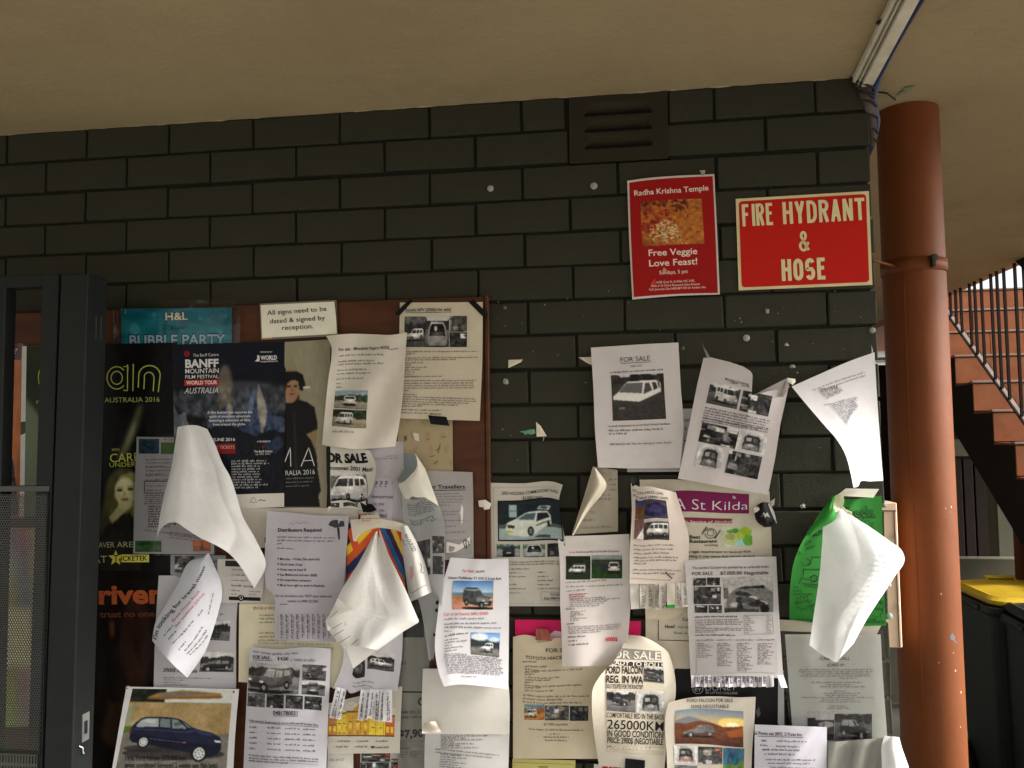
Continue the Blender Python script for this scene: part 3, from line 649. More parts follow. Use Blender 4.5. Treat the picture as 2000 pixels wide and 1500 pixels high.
gate = empty('metal_gate', (.1, -.2, .9)); tag(gate, 'dark grey steel framed gate with perforated lower sheet at the left edge', 'gate')
gr = xat(112.5, 600, 84, 1460, -.205); gl = xat(81, 580, 56, 1400, -.205)
zt = aty(60, 537, -.205)[2]; zi = aty(60, 560, -.205)[2]
mb = MB(); mb.hexa([(gl(.1), -.205, .1), (gr(.1), -.205, .1), (gr(.1), -.165, .1), (gl(.1), -.165, .1), (gl(zt), -.205, zt), (gr(zt), -.205, zt), (gr(zt), -.165, zt), (gl(zt), -.165, zt)]); o = mb.build('stile', M_steel, gate); bv = o.modifiers.new('b', 'BEVEL'); bv.width = .002
x12 = aty(11, 650, -.2)[0]; mb = MB().box(x12-.045, -.205, .1, x12, -.165, zt-.001); o = mb.build('stile', M_steel, gate); bv = o.modifiers.new('b', 'BEVEL'); bv.width = .002
o = MB().box(-.75, -.2052, zi, gl(zi)+.0005, -.165, zt).build('top_rail', M_steel, gate); bv = o.modifiers.new('b', 'BEVEL'); bv.width = .002
zm1 = aty(40, 949, -.205)[2]; zm0 = aty(40, 960, -.205)[2]
MB().box(-.75, -.2075, zm0, gr(zm0)-.006, -.17, zm1, .001).build('middle_rail', M_steel2, gate)
# perforated sheet: every hole is cut
def perforated(name, x1f, z0, z1, pitch, hole, slot=False):
    vs = []; fs = []; y = -.2085
    if not slot:
        dx = pitch; dz = pitch*.866; rows = int((z1-z0)/dz); cols = int(.36/dx)
        for r in range(rows):
            for c in range(cols):
                cx = x1f(z0+r*dz)-.009-c*dx-(dx/2 if r % 2 else 0); cz = z0+(r+.5)*dz; b = len(vs)
                for k in range(6): t = R(30+60*k); vs.append((cx+dx*.5774*math.cos(t), y, cz+dx*.5774*math.sin(t)))
                for k in range(6): t = R(30+60*k); vs.append((cx+hole*math.cos(t), y, cz+hole*math.sin(t)))
                for k in range(6): fs.append((b+k, b+(k+1) % 6, b+6+(k+1) % 6, b+6+k))
    else:
        dx = pitch; dz = pitch*3.2; rows = max(1, int((z1-z0)/dz)); cols = int(.36/dx)
        for r in range(rows):
            for c in range(cols):
                x0 = x1f(z0)-.008-(c+1)*dx; zz = z1-(r+1)*dz+(dz/2 if c % 2 else 0)*0; b = len(vs)
                vs += [(x0, y, zz), (x0+dx, y, zz), (x0+dx, y, zz+dz), (x0, y, zz+dz)]; h = hole
                vs += [(x0+dx/2-h, y, zz+dz*.14), (x0+dx/2+h, y, zz+dz*.14), (x0+dx/2+h, y, zz+dz*.86), (x0+dx/2-h, y, zz+dz*.86)]
                for k in range(4): fs.append((b+k, b+(k+1) % 4, b+4+(k+1) % 4, b+4+k))
    o = mkobj(name, vs, fs, M_steel2, gate); so_ = o.modifiers.new('s', 'SOLIDIFY'); so_.thickness = .0012; return o
zb = aty(40, 1466, -.2085)[2]
perforated('perforated_sheet', gr, zb, zm0-.002, .0066, .0027)
MB().box(-.75, -.2095, zb-.006, gr(zb)-.004, -.19, zb-.001).build('sheet_rail', M_steel, gate)
perforated('slotted_sheet', gr, zb-.30, zb-.008, .0078, .0019, True)
MB().box(gr(zm0)-.0085, -.2095, zb-.30, gr(zm0)-.0065, -.205, zm0).build('sheet_edge', M_steel, gate)

# ================================================================== PILLAR
pr = .0775; pc = aty(1781, 450, .26); px_, py_ = pc[0], .26
pil = empty('pillar', (px_, py_, 0)); tag(pil, 'round steel pillar painted glossy terracotta at the right end of the brick wall', 'pillar')
MB().lathe(px_, py_, [(pr, 0)]+[(pr, z) for z in np.linspace(.05, CZ+.001, 20)], 64).build('pillar_shaft', M_pillar, pil, True)
zc = aty(1825, 512, py_-pr)[2]
MB().lathe(px_, py_, [(pr+.001, zc-.017), (pr+.004, zc-.0165), (pr+.0045, zc), (pr+.004, zc+.0165), (pr+.001, zc+.017)], 64).build('collar_clamp', M_pillar, pil, True)
a = math.atan2(-1, .25)
MB().tube([(px_+(pr+.006)*math.cos(a)*1.0, py_+(pr+.004)*math.sin(a), zc+.010), (px_+(pr+.02)*math.cos(a), py_+(pr+.02)*math.sin(a), zc+.010)], .009, 10).box(px_+(pr+.006)*math.cos(a)-.004, py_+(pr+.022)*math.sin(a), zc-.014, px_+(pr+.006)*math.cos(a)+.003, py_+(pr-.01)*math.sin(a), zc+.016).build('clamp_bolt', M_dark, pil)
MB().tube([(WX-.004, .07, zc-.004), (px_-.05, .22, zc-.004)], .0035, 10).build('fixing_rod', M_pillar, pil, True)
for off, rr_ in ((R(-128), .0016),):
    pts = [(px_+(pr+.0003)*math.cos(off+.05*(2.45-z)+.02*math.sin(7*z)), py_+(pr+.0003)*math.sin(off+.05*(2.45-z)+.02*math.sin(7*z)), z) for z in np.linspace(.9, zc-.02, 40)]
    MB().tube(pts, rr_, 6).build('paint_ridge', M_pillar, pil, True)
# chips in the paint
def chip(px, py, pts, m, nm='paint_chip'):
    vs = []
    for dx, dy in [(0, 0)]+pts:
        d = ray(px+dx, py+dy); ox, oy = CAM[0]-px_, CAM[1]-py_; A_ = d[0]**2+d[1]**2; B_ = 2*(ox*d[0]+oy*d[1]); C_2 = ox*ox+oy*oy-(pr+.0005)**2; dsc = B_*B_-4*A_*C_2
        if dsc < 0: return
        vs.append(CAM+d*((-B_-math.sqrt(dsc))/(2*A_)))
    n = len(pts); mkobj(nm, vs, [(0, 1+(i+1) % n, 1+i) for i in range(n)], m, pil)
M_chip = mat_surface('bare_grey_metal', (.09,.085,.09), (.13,.12,.125), 60, .6, 200, .0002)
chip(1861, 1246, [(-7, -1), (-3, -8), (0, -10), (2, -5), (5, -2), (4, 4), (8, 9), (6, 11), (1, 5), (-4, 3)], M_chip)
M_pale = mat_surface('pale_blister', (.6,.33,.2), (.7,.42,.27), 60, .5, 200, .0002)
for (x, y, w) in ((1856, 1000, 1.4), (1847, 993, 1.0), (1866, 1310, 1.6), (1877, 1352, 1.6), (1838, 1160, 1.3), (1834, 1294, 1.0), (1862, 1275, 1.0), (1858, 990, 1.4), (1864, 1160, 1.0), (1876, 1420, 1.0)):
    chip(x, y, [(-w*.6, -w), (w*.5, -w*1.4), (w, 0), (w*.4, w*1.5), (-w*.7, w)], M_pale if (x+y) % 3 else M_chip)

# ================================================================== TRUNKING ALONG THE SOFFIT
tr = empty('cable_trunking', (2.27, 0, CZ)); tag(tr, 'off white cable trunking with conduit running along the ceiling to the wall corner', 'cable trunking')
def skew(x0t, x1t, z0, z1, y0, y1, dx):   # runs along y from y0 (far) to y1 (near) drifting by dx
    return MB().hexa([(x0t+dx, y1, z0), (x1t+dx, y1, z0), (x1t, y0, z0), (x0t, y0, z0), (x0t+dx, y1, z1), (x1t+dx, y1, z1), (x1t, y0, z1), (x0t, y0, z1)])
a0 = atz(1700, 160, CZ-.03); b0 = atz(1785, 0, CZ-.03); sl_ = (b0[0]-a0[0])/(b0[1]-a0[1])
Yf, Yn = -.012, -2.9; DX = sl_*(Yn-Yf)
xl = atz(1668, 160, CZ-.022)[0]
o = skew(xl, xl+.009, CZ-.022, CZ-.001, Yf, Yn, DX).build('conduit', M_cream, tr); o.modifiers.new('b', 'BEVEL').width = .004
o = skew(xl+.0115, xl+.0135, CZ-.026, CZ-.001, Yf, Yn, DX).build('channel_lip', M_cream, tr)
o = skew(xl+.019, xl+.046, CZ-.032, CZ-.006, Yf, Yn, DX).build('trunking_cover', M_cream, tr); o.modifiers.new('b', 'BEVEL').width = .002
skew(xl+.009, xl+.048, CZ-.006, CZ-.0005, Yf, Yn, DX).build('gap_shade_strip', M_black, tr)  # black strip paints the shaded gap between conduit and cover
EL = [(xl+.028, Yf+.006, CZ-.020), (xl+.032, Yf+.008, CZ-.045), (xl+.040, Yf+.012, CZ-.066), (WX+.008, .016, CZ-.09), (WX+.013, .035, CZ-.12), (WX+.016, .06, CZ-.15)]
MB().tube(EL, [.017, .016, .014, .012, .011, .010], 14).build('flexible_elbow', M_elbow, tr, True)
MB().box(xl+.021, Yf-.001, CZ-.040, xl+.043, Yf+.012, CZ-.022, .003).build('clip_cover', M_cream, tr)
for k, (p0, rd) in enumerate((((xl+.024, Yf, CZ-.018), .026), (EL[1], .019), (EL[2], .0165), (EL[3], .0145), (EL[4], .0130), ((WX+.0145, .05, CZ-.137), .0120))):
    tl_ = (.55, .3, .1, .3, 0, 0)[k]; MB().tube([(p0[0]+rd*math.cos(t), p0[1]+rd*math.sin(t)*.9, p0[2]+rd*tl_*math.sin(t)-.5*rd*math.cos(t)) for t in np.linspace(0, 2*math.pi, 19)], .0026, 6).build('cable_tie', M_dark, tr, True)
MB().tube([(xl-.003, Yf-.004, CZ-.004), (xl+.006, Yf-.010, CZ-.030), (xl+.024, Yf-.012, CZ-.044), (xl+.048, Yf-.004, CZ-.046)], .0026, 6).build('cable_tie', M_dark, tr, True)
xc = xl+.056
cab = [(xc+DX*(Yf-y)/(Yf-Yn)+.002*math.sin(9*y), y, CZ-.014-.003*math.sin(6*y)) for y in np.linspace(Yn, Yf-.02, 24)]+[(xc-.003, Yf, CZ-.03), (xc-.006, Yf+.012, CZ-.06), (WX+.024, .03, CZ-.10), (WX+.026, .07, CZ-.13), (WX+.024, .12, CZ-.15)]
o = MB().tube(cab, .0085, 10).build('blue_cable', M_blue, None, True); tag(o, 'bright blue cable running beside the cream trunking and down the wall corner', 'cable')
p1, p2 = atz(1738, 18, CZ-.004), atz(1716, 42, CZ-.012)
tag(MB().tube([p1, (p1+p2)/2+np.array([-.002, 0, -.006]), p2], .0014, 6).tube([p2+np.array([-.003, 0, 0]), p2+np.array([.002, .002, -.003])], .0045, 8).build('wire_stub', M_dark, None, True), 'short black wire stub with a blob hanging from the ceiling left of the trunking', 'wire')
q1, q2, q3 = atz(1716, 180, CZ-.004), atz(1732, 182, CZ-.012), atz(1749, 195, CZ-.004)
tag(MB().tube([q1, q2, q3], .0022, 6).build('wire_stub', M_dark, None, True), 'short dark curved wire on the ceiling between the trunking and the pillar', 'wire')
M_peel = mat_surface('green_old_paint', (.16,.2,.11), (.25,.28,.17), 60, .9, 200, .0004)
rr = random.Random(4)
cpts = [(1752, 189), (1757, 181), (1766, 177), (1764, 172), (1776, 170), (1788, 168), (1783, 175), (1766, 184)]
P3 = [atz(x, y, CZ-.0012) for x, y in cpts]; tag(mkobj('peeled_patch', [np.mean(P3, 0)]+P3, [(0, 1+i, 1+(i+1) % 8) for i in range(8)], M_peel), 'small patch of peeled ceiling paint showing green beside the pillar top', 'peeled paint')
# rough plaster line where soffit and wall meet
vs = []; fs = []; n = 420
for k in range(n):
    x = -.3+k*(WX+.28)/n; hh = .0007*(1+math.sin(k*.9)*math.sin(k*.23+1)+math.sin(k*.061)+math.sin(k*.37+3*math.sin(k*.05)))+.003*max(0, math.sin(k*.31+2*math.sin(k*.11))-.6)*rr.uniform(.5, 1.3); vs += [(x, -.004-hh*.8, CZ-.0004), (x, -.0012, CZ-.0006-hh*.8)]
for k in range(n-1): fs.append((2*k, 2*k+2, 2*k+3, 2*k+1))
o = mkobj('plaster_edge', vs, fs, M_ceil); tag(o, 'rough line of plaster where the soffit meets the top of the bricks', 'plaster edge', kind='structure')

# ================================================================== METER BOX BEHIND THE WALL END
mbx = empty('meter_box', (2.33, .2, 1.2)); tag(mbx, 'peach cream painted meter box showing between the wall end and the pillar', 'meter box')
bx1 = aty(1757, 1120, .13)[0]; zt_ = aty(1740, 982, .13)[2]; zb_ = aty(1745, 1265, .13)[2]
MB().box(2.1, .13, zb_, bx1, .30, zt_, .002).build('box_body', M_box, mbx)
zl = aty(1740, 998, .126)[2]; MB().box(2.2, .1275, zl-.0012, bx1-.002, .1298, zl+.0012).box(bx1-.008, .1275, zb_+.002, bx1-.0065, .1298, zl-.0012).build('door_gap', M_dark, mbx)
for zz in (zl-.06, zb_+.10): MB().box(bx1-.0075, .124, zz-.008, bx1-.0035, .1298, zz+.008, .001).build('hinge', M_box, mbx)

# ================================================================== STAIRS
st = empty('staircase', (4.2, 1.8, 0)); tag(st, 'red tiled staircase with pale nosings rising behind the pillar', 'staircase')
SX0, SX1 = 3.60, 5.2; rise, tread = .170, .2513
y_a, z_a = 3.265, 2.051
k0 = int(z_a/rise)
steps = []
for k in range(-k0, 4):
    yk = y_a+k*tread; zk = z_a+k*rise
    if zk < .1: continue
    steps.append((yk, zk)); m_b = MB(); m_b.box(SX0, yk, zk-rise, SX1, yk+tread+.02, zk-.016, .0)
    # tiled riser split into tiles
    m_b.build('step_core', M_under, st)
    x = SX0
    while x < SX1-.05:
        w = min(.30, SX1-x); MB().box(x+.0015, yk-.010, zk-rise+.002, x+w-.0015, yk-.0005, zk-.018, .0015).build('riser_tile', M_tile, st); MB().box(x+.0015, yk+.028, zk-.0158, x+w-.0015, yk+tread, zk-.004, .0015).build('tread_tile', M_tile, st); x += .30
    MB().box(SX0-.004, yk-.014, zk-.011, SX1, yk+.026, zk+.001, .002).build('nosing', M_nose, st)
# stringer below the steps
prof = [(y_a-9*tread, z_a-9*rise-.36), (y_a+4*tread, z_a+4*rise-.36), (y_a+4*tread, z_a+3*rise-.02)]
for (yk, zk) in reversed(steps): prof += [(yk+tread, zk-.02), (yk, zk-.02), (yk, zk-rise-.02)]
prof2 = [(y_a+4*tread, z_a+4*rise-.40), (y_a+4*tread, z_a+3*rise-.03)]
lo = [(yk, zk) for (yk, zk) in steps]
mb = MB()
for i, (yk, zk) in enumerate(lo):
    za, zb2 = zk-rise-.20-.0, zk-.20
    mb.hexa([(SX0+.003, yk, za-.12), (SX1-.01, yk, za-.12), (SX1-.01, yk+tread, zb2-.12), (SX0+.003, yk+tread, zb2-.12), (SX0+.003, yk, zk-rise), (SX1-.01, yk, zk-rise), (SX1-.01, yk+tread, zk-rise), (SX0+.003, yk+tread, zk-rise)])
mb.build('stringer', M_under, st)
yl = y_a+4*tread; MB().box(SX0, yl, z_a+3*rise-.15, SX1+2, yl+2.5, z_a+3*rise-.001, .0).build('landing', M_tile, st)
# railing on the left side of the flight
rl = empty('stair_railing', (3.68, 2, 1.6)); tag(rl, 'dark iron stair railing with thin upright bars in threes', 'railing')
RX = 3.64
ra, rb = atx(1850, 615, RX), atx(1985, 806, RX); sl2 = (rb[2]-ra[2])/(rb[1]-ra[1]); zr = lambda y: ra[2]+sl2*(y-ra[1])
ytop = 4.4; ybot = 1.0
MB().hexa([(RX-.004, ybot, zr(ybot)-.006), (RX+.034, ybot, zr(ybot)-.006), (RX+.034, ytop, zr(ytop)-.006), (RX-.004, ytop, zr(ytop)-.006), (RX-.004, ybot, zr(ybot)+.006), (RX+.034, ybot, zr(ybot)+.006), (RX+.034, ytop, zr(ytop)+.006), (RX-.004, ytop, zr(ytop)+.006)]).build('bottom_rail', M_rail, rl)
MB().hexa([(RX+.006, ybot, zr(ybot)+.0062), (RX+.026, ybot, zr(ybot)+.0062), (RX+.026, ytop, zr(ytop)+.0062), (RX+.006, ytop, zr(ytop)+.0062), (RX+.006, ybot, zr(ybot)+.0075), (RX+.026, ybot, zr(ybot)+.0075), (RX+.026, ytop, zr(ytop)+.0075), (RX+.006, ytop, zr(ytop)+.0075)]).build('rail_top_face', M_nose, rl)
ph, pe = atx(1962, 524, RX), atx(2000, 575, RX); zh = lambda y: zr(y)+.86
MB().hexa([(RX-.01, ybot, zh(ybot)-.03), (RX+.05, ybot, zh(ybot)-.03), (RX+.05, ytop, zh(ytop)-.03), (RX-.01, ytop, zh(ytop)-.03), (RX-.01, ybot, zh(ybot)+.03), (RX+.05, ybot, zh(ybot)+.03), (RX+.05, ytop, zh(ytop)+.03), (RX-.01, ytop, zh(ytop)+.03)]).build('handrail', M_rail, rl)
ys = [atx(x, y, RX+.01)[1] for x, y in ((1858, 624), (1869, 642), (1880, 656), (1899, 682), (1910, 697), (1924, 716), (1945, 748), (1958, 769), (1973, 789), (1997, 825))]
d = ys[-1]-ys[-4]; ys += [ys[-4]+d+.0+e for e in (d*.33, d*.66)]; ys += [y+d for y in ys[-3:]]; ys += [ys[0]+.21*k for k in (1, 2)]
for y in ys:
    if y > ybot: MB().box(RX+.003, y-.0065, zr(y)+.008, RX+.016, y+.0065, min(zh(y)-.03, 99)).build('baluster', M_rail, rl)

# ================================================================== BACKGROUND UNDER THE STAIRS
lw = MB().box(2.9, 3.33, 0, 5.6, 3.45, aty(1900, 1092, 3.33)[2]).build('low_wall', M_render); tag(lw, 'low grey green rendered wall behind the wheelie bins', 'low wall')
YB = 4.6
bwall = empty('back_wall', (4, YB, 0)); tag(bwall, 'dark brown back wall with doors in the gloom under the stairs', 'wall')
xL = aty(1800, 900, YB)[0]
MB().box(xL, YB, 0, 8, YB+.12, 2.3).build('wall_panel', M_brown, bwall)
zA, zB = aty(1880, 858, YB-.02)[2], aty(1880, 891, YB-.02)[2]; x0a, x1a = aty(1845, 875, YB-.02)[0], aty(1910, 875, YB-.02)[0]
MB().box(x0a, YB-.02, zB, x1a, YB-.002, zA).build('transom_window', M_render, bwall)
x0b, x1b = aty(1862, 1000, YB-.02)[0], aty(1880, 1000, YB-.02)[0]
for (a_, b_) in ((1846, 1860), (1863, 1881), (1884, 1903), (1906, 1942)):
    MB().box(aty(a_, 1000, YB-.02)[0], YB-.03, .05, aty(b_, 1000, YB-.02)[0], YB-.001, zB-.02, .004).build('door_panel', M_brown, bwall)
cxa, cxb = aty(1948, 1050, 4.0)[0], aty(1985, 1050, 4.0)[0]
tag(MB().box(cxa, 4.0, 0, cxb, 4.15, 1.75, .01).build('pier', M_render), 'pale rendered pier standing under the stair flight', 'pier')
rx = aty(2003, 1100, 3.2)[0]
tag(MB().lathe(rx, 3.2, [(.055, 0), (.055, 1.3)], 24).build('red_post', M_pillar, None, True), 'dark red round post under the stairs at the right edge', 'post')
# white house added to give the distant daylight seen beside the pillar
wx0, wx1 = aty(1700, 690, 9.0)[0], aty(1760, 690, 9.0)[0]
nbh = empty('daylight_patch_house', ((wx0+wx1)/2, 9.2, 0)); tag(nbh, 'white weatherboard house added for the bright daylight patch beside the pillar', 'house')
MB().box(wx0-3, 9.15, 0, wx1+.2, 9.4, 3.6).build('wall', M_white, nbh)
for k in range(22): MB().box(wx0-3, 9.12, .1+k*.16, wx1+.2, 9.148, .1+k*.16+.145, .004).build('weatherboard', M_white, nbh)
zz = aty(1725, 700, 9.1)[2]; MB().box(wx0-.4, 9.05, zz-.02, wx1+.2, 9.115, zz+.01).build('sill', M_dark, nbh)
MB().box(wx0-.4, 9.0, aty(1725, 672, 9)[2]-.05, wx1+.2, 9.11, aty(1725, 672, 9)[2]+.1).build('eave_beam', M_dark, nbh)
hb = aty(1725, 713, 5.2); tag(MB().box(xL-2.2, 5.2, 0, xL-.02, 5.3, hb[2]).build('side_fence', M_brown), 'dark timber fence closing the passage behind the pillar', 'fence')

# ================================================================== WHEELIE BINS
def wheelie(cx, cy, w, dep, h, lidm, rot, label, sticker=None):
    b = empty('wheelie_bin', (cx, cy, 0)); tag(b, label, 'wheelie bin', 'wheelie bins behind the pillar')
    # body: tapered, rounded rectangle sections
    def sect(wx, wy, z, r, n=5):
        pts = []
        for (sx, sy, a0) in ((1, -1, -90), (1, 1, 0), (-1, 1, 90), (-1, -1, 180)):
            for k in range(n): t = R(a0+90*k/(n-1)); pts.append((sx*(wx/2-r)+r*math.cos(t), sy*(wy/2-r)+r*math.sin(t), z))
        return pts
    def loft(secs, nm, m, cap=True):
        n = len(secs[0]); vs = [p for s_ in secs for p in s_]; fs = [(i*n+j, i*n+(j+1) % n, (i+1)*n+(j+1) % n, (i+1)*n+j) for i in range(len(secs)-1) for j in range(n)]
        if cap: fs += [tuple(range(n-1, -1, -1)), tuple(range((len(secs)-1)*n, len(secs)*n))]
        o = mkobj(nm, vs, fs, m, None, smooth=False); o.parent = b; return o
    loft([sect(w*.74, dep*.66, .03, .03), sect(w*.80, dep*.74, .12, .05), sect(w*.86, dep*.84, h*.5, .05), sect(w*.92, dep*.94, h*.90, .05), sect(w*.94, dep*.96, h*.93, .05)], 'bin_body', M_bin)
    loft([sect(w*1.0, dep*1.02, h*.915, .05), sect(w*1.02, dep*1.04, h*.93, .05), sect(w*1.02, dep*1.04, h*.955, .05)], 'bin_rim', M_bin)
    loft([sect(w*.93, dep*.95, h*.960, .07), sect(w*.945, dep*.97, h*.968, .07), sect(w*.94, dep*.96, h*.982, .07), sect(w*.84, dep*.86, h*.996, .08), sect(w*.78, dep*.80, h*.992, .08), sect(w*.4, dep*.5, h*1.0, .08)], 'lid', lidm)
    mm = MB().tube([(-w*.13, dep*.42, h*.985), (-w*.13, dep*.47, h*1.004), (w*.13, dep*.47, h*1.004), (w*.13, dep*.42, h*.985)], .011, 8); o = mm.build('lid_handle', lidm, None, True); o.parent = b
    mm = MB().tube([(-w*.42, dep*.52, h*.93), (-w*.42, dep*.60, h*.95), (w*.42, dep*.60, h*.95), (w*.42, dep*.52, h*.93)], .013, 8); o = mm.build('push_handle', M_bin, None, True); o.parent = b
    for sx in (-1, 1):
        o = MB().tube([(sx*w*.40, dep*.36, .10), (sx*w*.48, dep*.36, .10)], .10, 20).build('wheel', M_dark, None, True); o.parent = b
        for kk in (-.25, .25): o = MB().box(sx*w*.51-.008, kk*dep-.03, h*.925, sx*w*.51+.012, kk*dep+.03, h*.95, .003).build('rim_lug', M_bin, None); o.parent = b
    for k in range(4):
        o = MB().box(-w*.36+k*w*.2, -dep*.505, h*.88, -w*.36+k*w*.2+.02, -dep*.47, h*.915, .002).build('rim_rib', M_bin, None); o.parent = b
    if sticker: sticker(b, w, dep, h)
    b.rotation_euler = (0, 0, rot); return b
def stick(b, w, dep, h):
    lt = [('10', .66), ('RE', .56), ('L', .46)]
    for k in range(7):
        z = h*(.80-.075*k); vs = []; fs = []; r2 = random.Random(k)
        for (a, b2, c_, d_) in ((0, .2, 0, 1), (.2, .8, .8, 1), (.75, 1, .1, .9), (.2, .7, 0, .2), (.35, .55, .3, .7)):
            if r2.random() < .8:
                i = len(vs); x0, x1, z0, z1 = -w*.36+a*.08, -w*.36+b2*.08, z+c_*.055, z+d_*.055; y = -dep*(.455+.035*(z/h))-.012
                vs += [(x0, y, z0), (x1, y, z0), (x1, y, z1), (x0, y, z1)]; fs.append((i, i+1, i+2, i+3))
        if vs: o = mkobj('painted_number', vs, fs, M_grime, None); o.parent = b
pA = atz(1960, 1490, 0)
c1 = atz(1940, 1380, 0)
HB = .91; zrm = HB*.955
A1, A2 = atz(1868, 1158, zrm), atz(1936, 1190, zrm)          # rim of the yellow lidded bin, back left to front left corner
def place_bin(P1, P2, dep, w):
    e = (P1-P2)[:2]; e = e/np.linalg.norm(e); nrm = np.array([e[1], -e[0]])
    if nrm[0] < 0: nrm = -nrm
    c = P2[:2]+e*dep/2+nrm*w/2; return c, math.atan2(e[1], e[0])-math.pi/2
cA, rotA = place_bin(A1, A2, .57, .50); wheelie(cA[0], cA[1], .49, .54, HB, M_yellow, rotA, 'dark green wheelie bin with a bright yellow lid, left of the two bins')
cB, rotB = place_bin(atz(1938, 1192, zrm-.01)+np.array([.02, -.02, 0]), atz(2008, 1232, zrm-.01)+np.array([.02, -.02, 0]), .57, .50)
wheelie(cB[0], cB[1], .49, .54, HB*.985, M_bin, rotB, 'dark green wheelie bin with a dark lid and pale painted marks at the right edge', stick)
print('BINS', A1, A2, cA, cB, R(1)*0+rotA, rotB)
bx = atz(1903, 1425, .0); tag(MB().box(bx[0]-.035, bx[1], 0, bx[0]+.045, bx[1]+.2, .075, .006).build('loose_brick', M_tile), 'single red brick lying on the paving beside the bin wheel', 'brick')
# ================================================================== NOTICES
W0, B0, LY = 0.006, 0.022, 0.0045
BG = 'notices pinned to the noticeboard'; WG = 'notices taped to the brick wall'
pi = math.pi; sn = np.sin
WHT = (222, 221, 220); LIL = (196, 194, 198); CRM = (226, 218, 190); GRY = (190, 187, 184)
def bd(k): return B0+k*LY
def wd(k): return W0+k*LY

# --- posters seen through the gate
s = Sheet('poster', [(-60, 674), (-64, 1010)], [(45, 673), (42, 1010)], bd(0), c=(196, 104, 44), mat=M_poster, label='orange poster with a dark red title band, seen behind the left of the gate', cat='poster', group=BG)
im = Cv(90, 110, (205, 118, 56)); im.noise(6, 22, 3).noise(22, 12, 4); im.poly([(.62, .62), (.70, .60), (.68, .42), (.70, .42), (.74, .62), (.86, .64), (.95, .9), (.93, 1), (.5, 1)], (40, 26, 18)); im.poly([(.66, .4), (.7, .4), (.7, .62), (.66, .62)], (44, 30, 22))
im.poly([(.0, .3), (.7, .24), (.72, .3), (.6, .34), (.0, .42)], (90, 44, 24), .6)
s.pic([(-58, 704), (41, 702), (39, 1008), (-62, 1008)], im.done(), 'printed_picture'); s.rect([(-59, 675), (43, 674), (41, 703), (-58, 703)], (96, 24, 18)); s.text("THEATRE'", -52, 692, 34, 691, 10, (190, 176, 160), 0.02); s.film(3); s.done()
s = Sheet('poster', [(43, 676), (38, 1010)], [(160, 674), (158, 1010)], bd(1), c=(70, 78, 50), mat=M_poster, curl=lambda u, v: .012*(1-u)**2*v, label='dark green glossy poster with a white left border behind the gate stile', cat='poster', group=BG)
im = Cv(50, 100, (44, 50, 32)); im.noise(5, 10, 3); im.poly([(.0, .95), (.0, .3), (.35, .45), (.8, 1), (0, 1)], (150, 165, 140), .6); im.blur(5); s.pic([(52, 677), (160, 675), (158, 1010), (47, 1010)], im.done(), 'printed_picture')
s.rect([(43, 676), (52, 676), (47, 1010), (38, 1010)], (205, 205, 200), 'white_border'); s.text('O', 74, 758, 92, 758, 42, (190, 200, 60), -0.02); s.text('rise', 71, 788, 100, 787, 8, (150, 150, 120)); s.done()
s = Sheet('paper_notice', [(-60, 1030), (-60, 1420)], [(78, 1030), (76, 1420)], bd(0), c=(180, 170, 110), label='yellowish notice showing dimly through the perforated gate sheet', group=BG)
im = Cv(50, 80, (170, 165, 120)); im.noise(5, 50, 9, mono=False); im.rect(.1, .1, .5, .3, (150, 50, 40)); im.rect(.5, .4, .9, .7, (220, 215, 170)); im.blur(3); s.pic([(-58, 1034), (74, 1034), (72, 1416), (-58, 1416)], im.done()); s.done()

# --- left posters
s = Sheet('poster', [(236, 603), (238, 700)], [(453, 601), (453, 700)], bd(0), c=(28, 120, 132), mat=M_poster, label='turquoise bubble party poster in a crinkled plastic sleeve at the top of the noticeboard', cat='poster', group=BG, wr=.002)
im = Cv(120, 56, (24, 118, 132)); im.grad(0, 1, (30, 112, 132), (26, 140, 142)).noise(7, 20, 5).noise(18, 9, 8)
for (a, b, q) in ((.12, .42, .09), (.9, .5, .05), (.72, .2, .04), (.3, .12, .04), (.55, .42, .03)): im.ell(a, b, q*.5, q*1.3, (120, 190, 190), .35)
s.pic((237, 603, 452, 698), im.blur(1).done(), 'printed_picture')
s.text('H&L', 322, 626, 368, 625, 16, (22, 40, 60), 0.05); s.text('H&L', 323, 625.3, 367, 624.3, 14.5, (232, 226, 196), 0.02, off=.0019); s.greek(334, 643, 359, 642.5, 4, (20, 60, 80))
s.text('BUBBLE PARTY', 251, 676, 442, 674, 22, (20, 36, 86), 0.055); s.text('BUBBLE PARTY', 253, 675, 440, 673, 20, (168, 196, 214), 0.02, off=.0019); s.film(16, .004); s.done()

s = Sheet('poster', [(190, 672), (186, 1118)], [(346, 669), (344, 1118)], bd(1), c=(10, 10, 9), mat=M_poster, label='black concert tour poster with a yellow line logo beside the gate post', cat='poster', group=BG)
im = Cv(90, 240, (9, 9, 8)); im.poly([(.24, .52), (.32, .46), (.52, .26), (.60, .26), (.46, .42), (.34, .50)], (150, 150, 100), .5); im.poly([(.26, .50), (.32, .46), (.46, .34), (.50, .34), (.42, .42), (.34, .48)], (220, 220, 170), .5); im.blur(14)
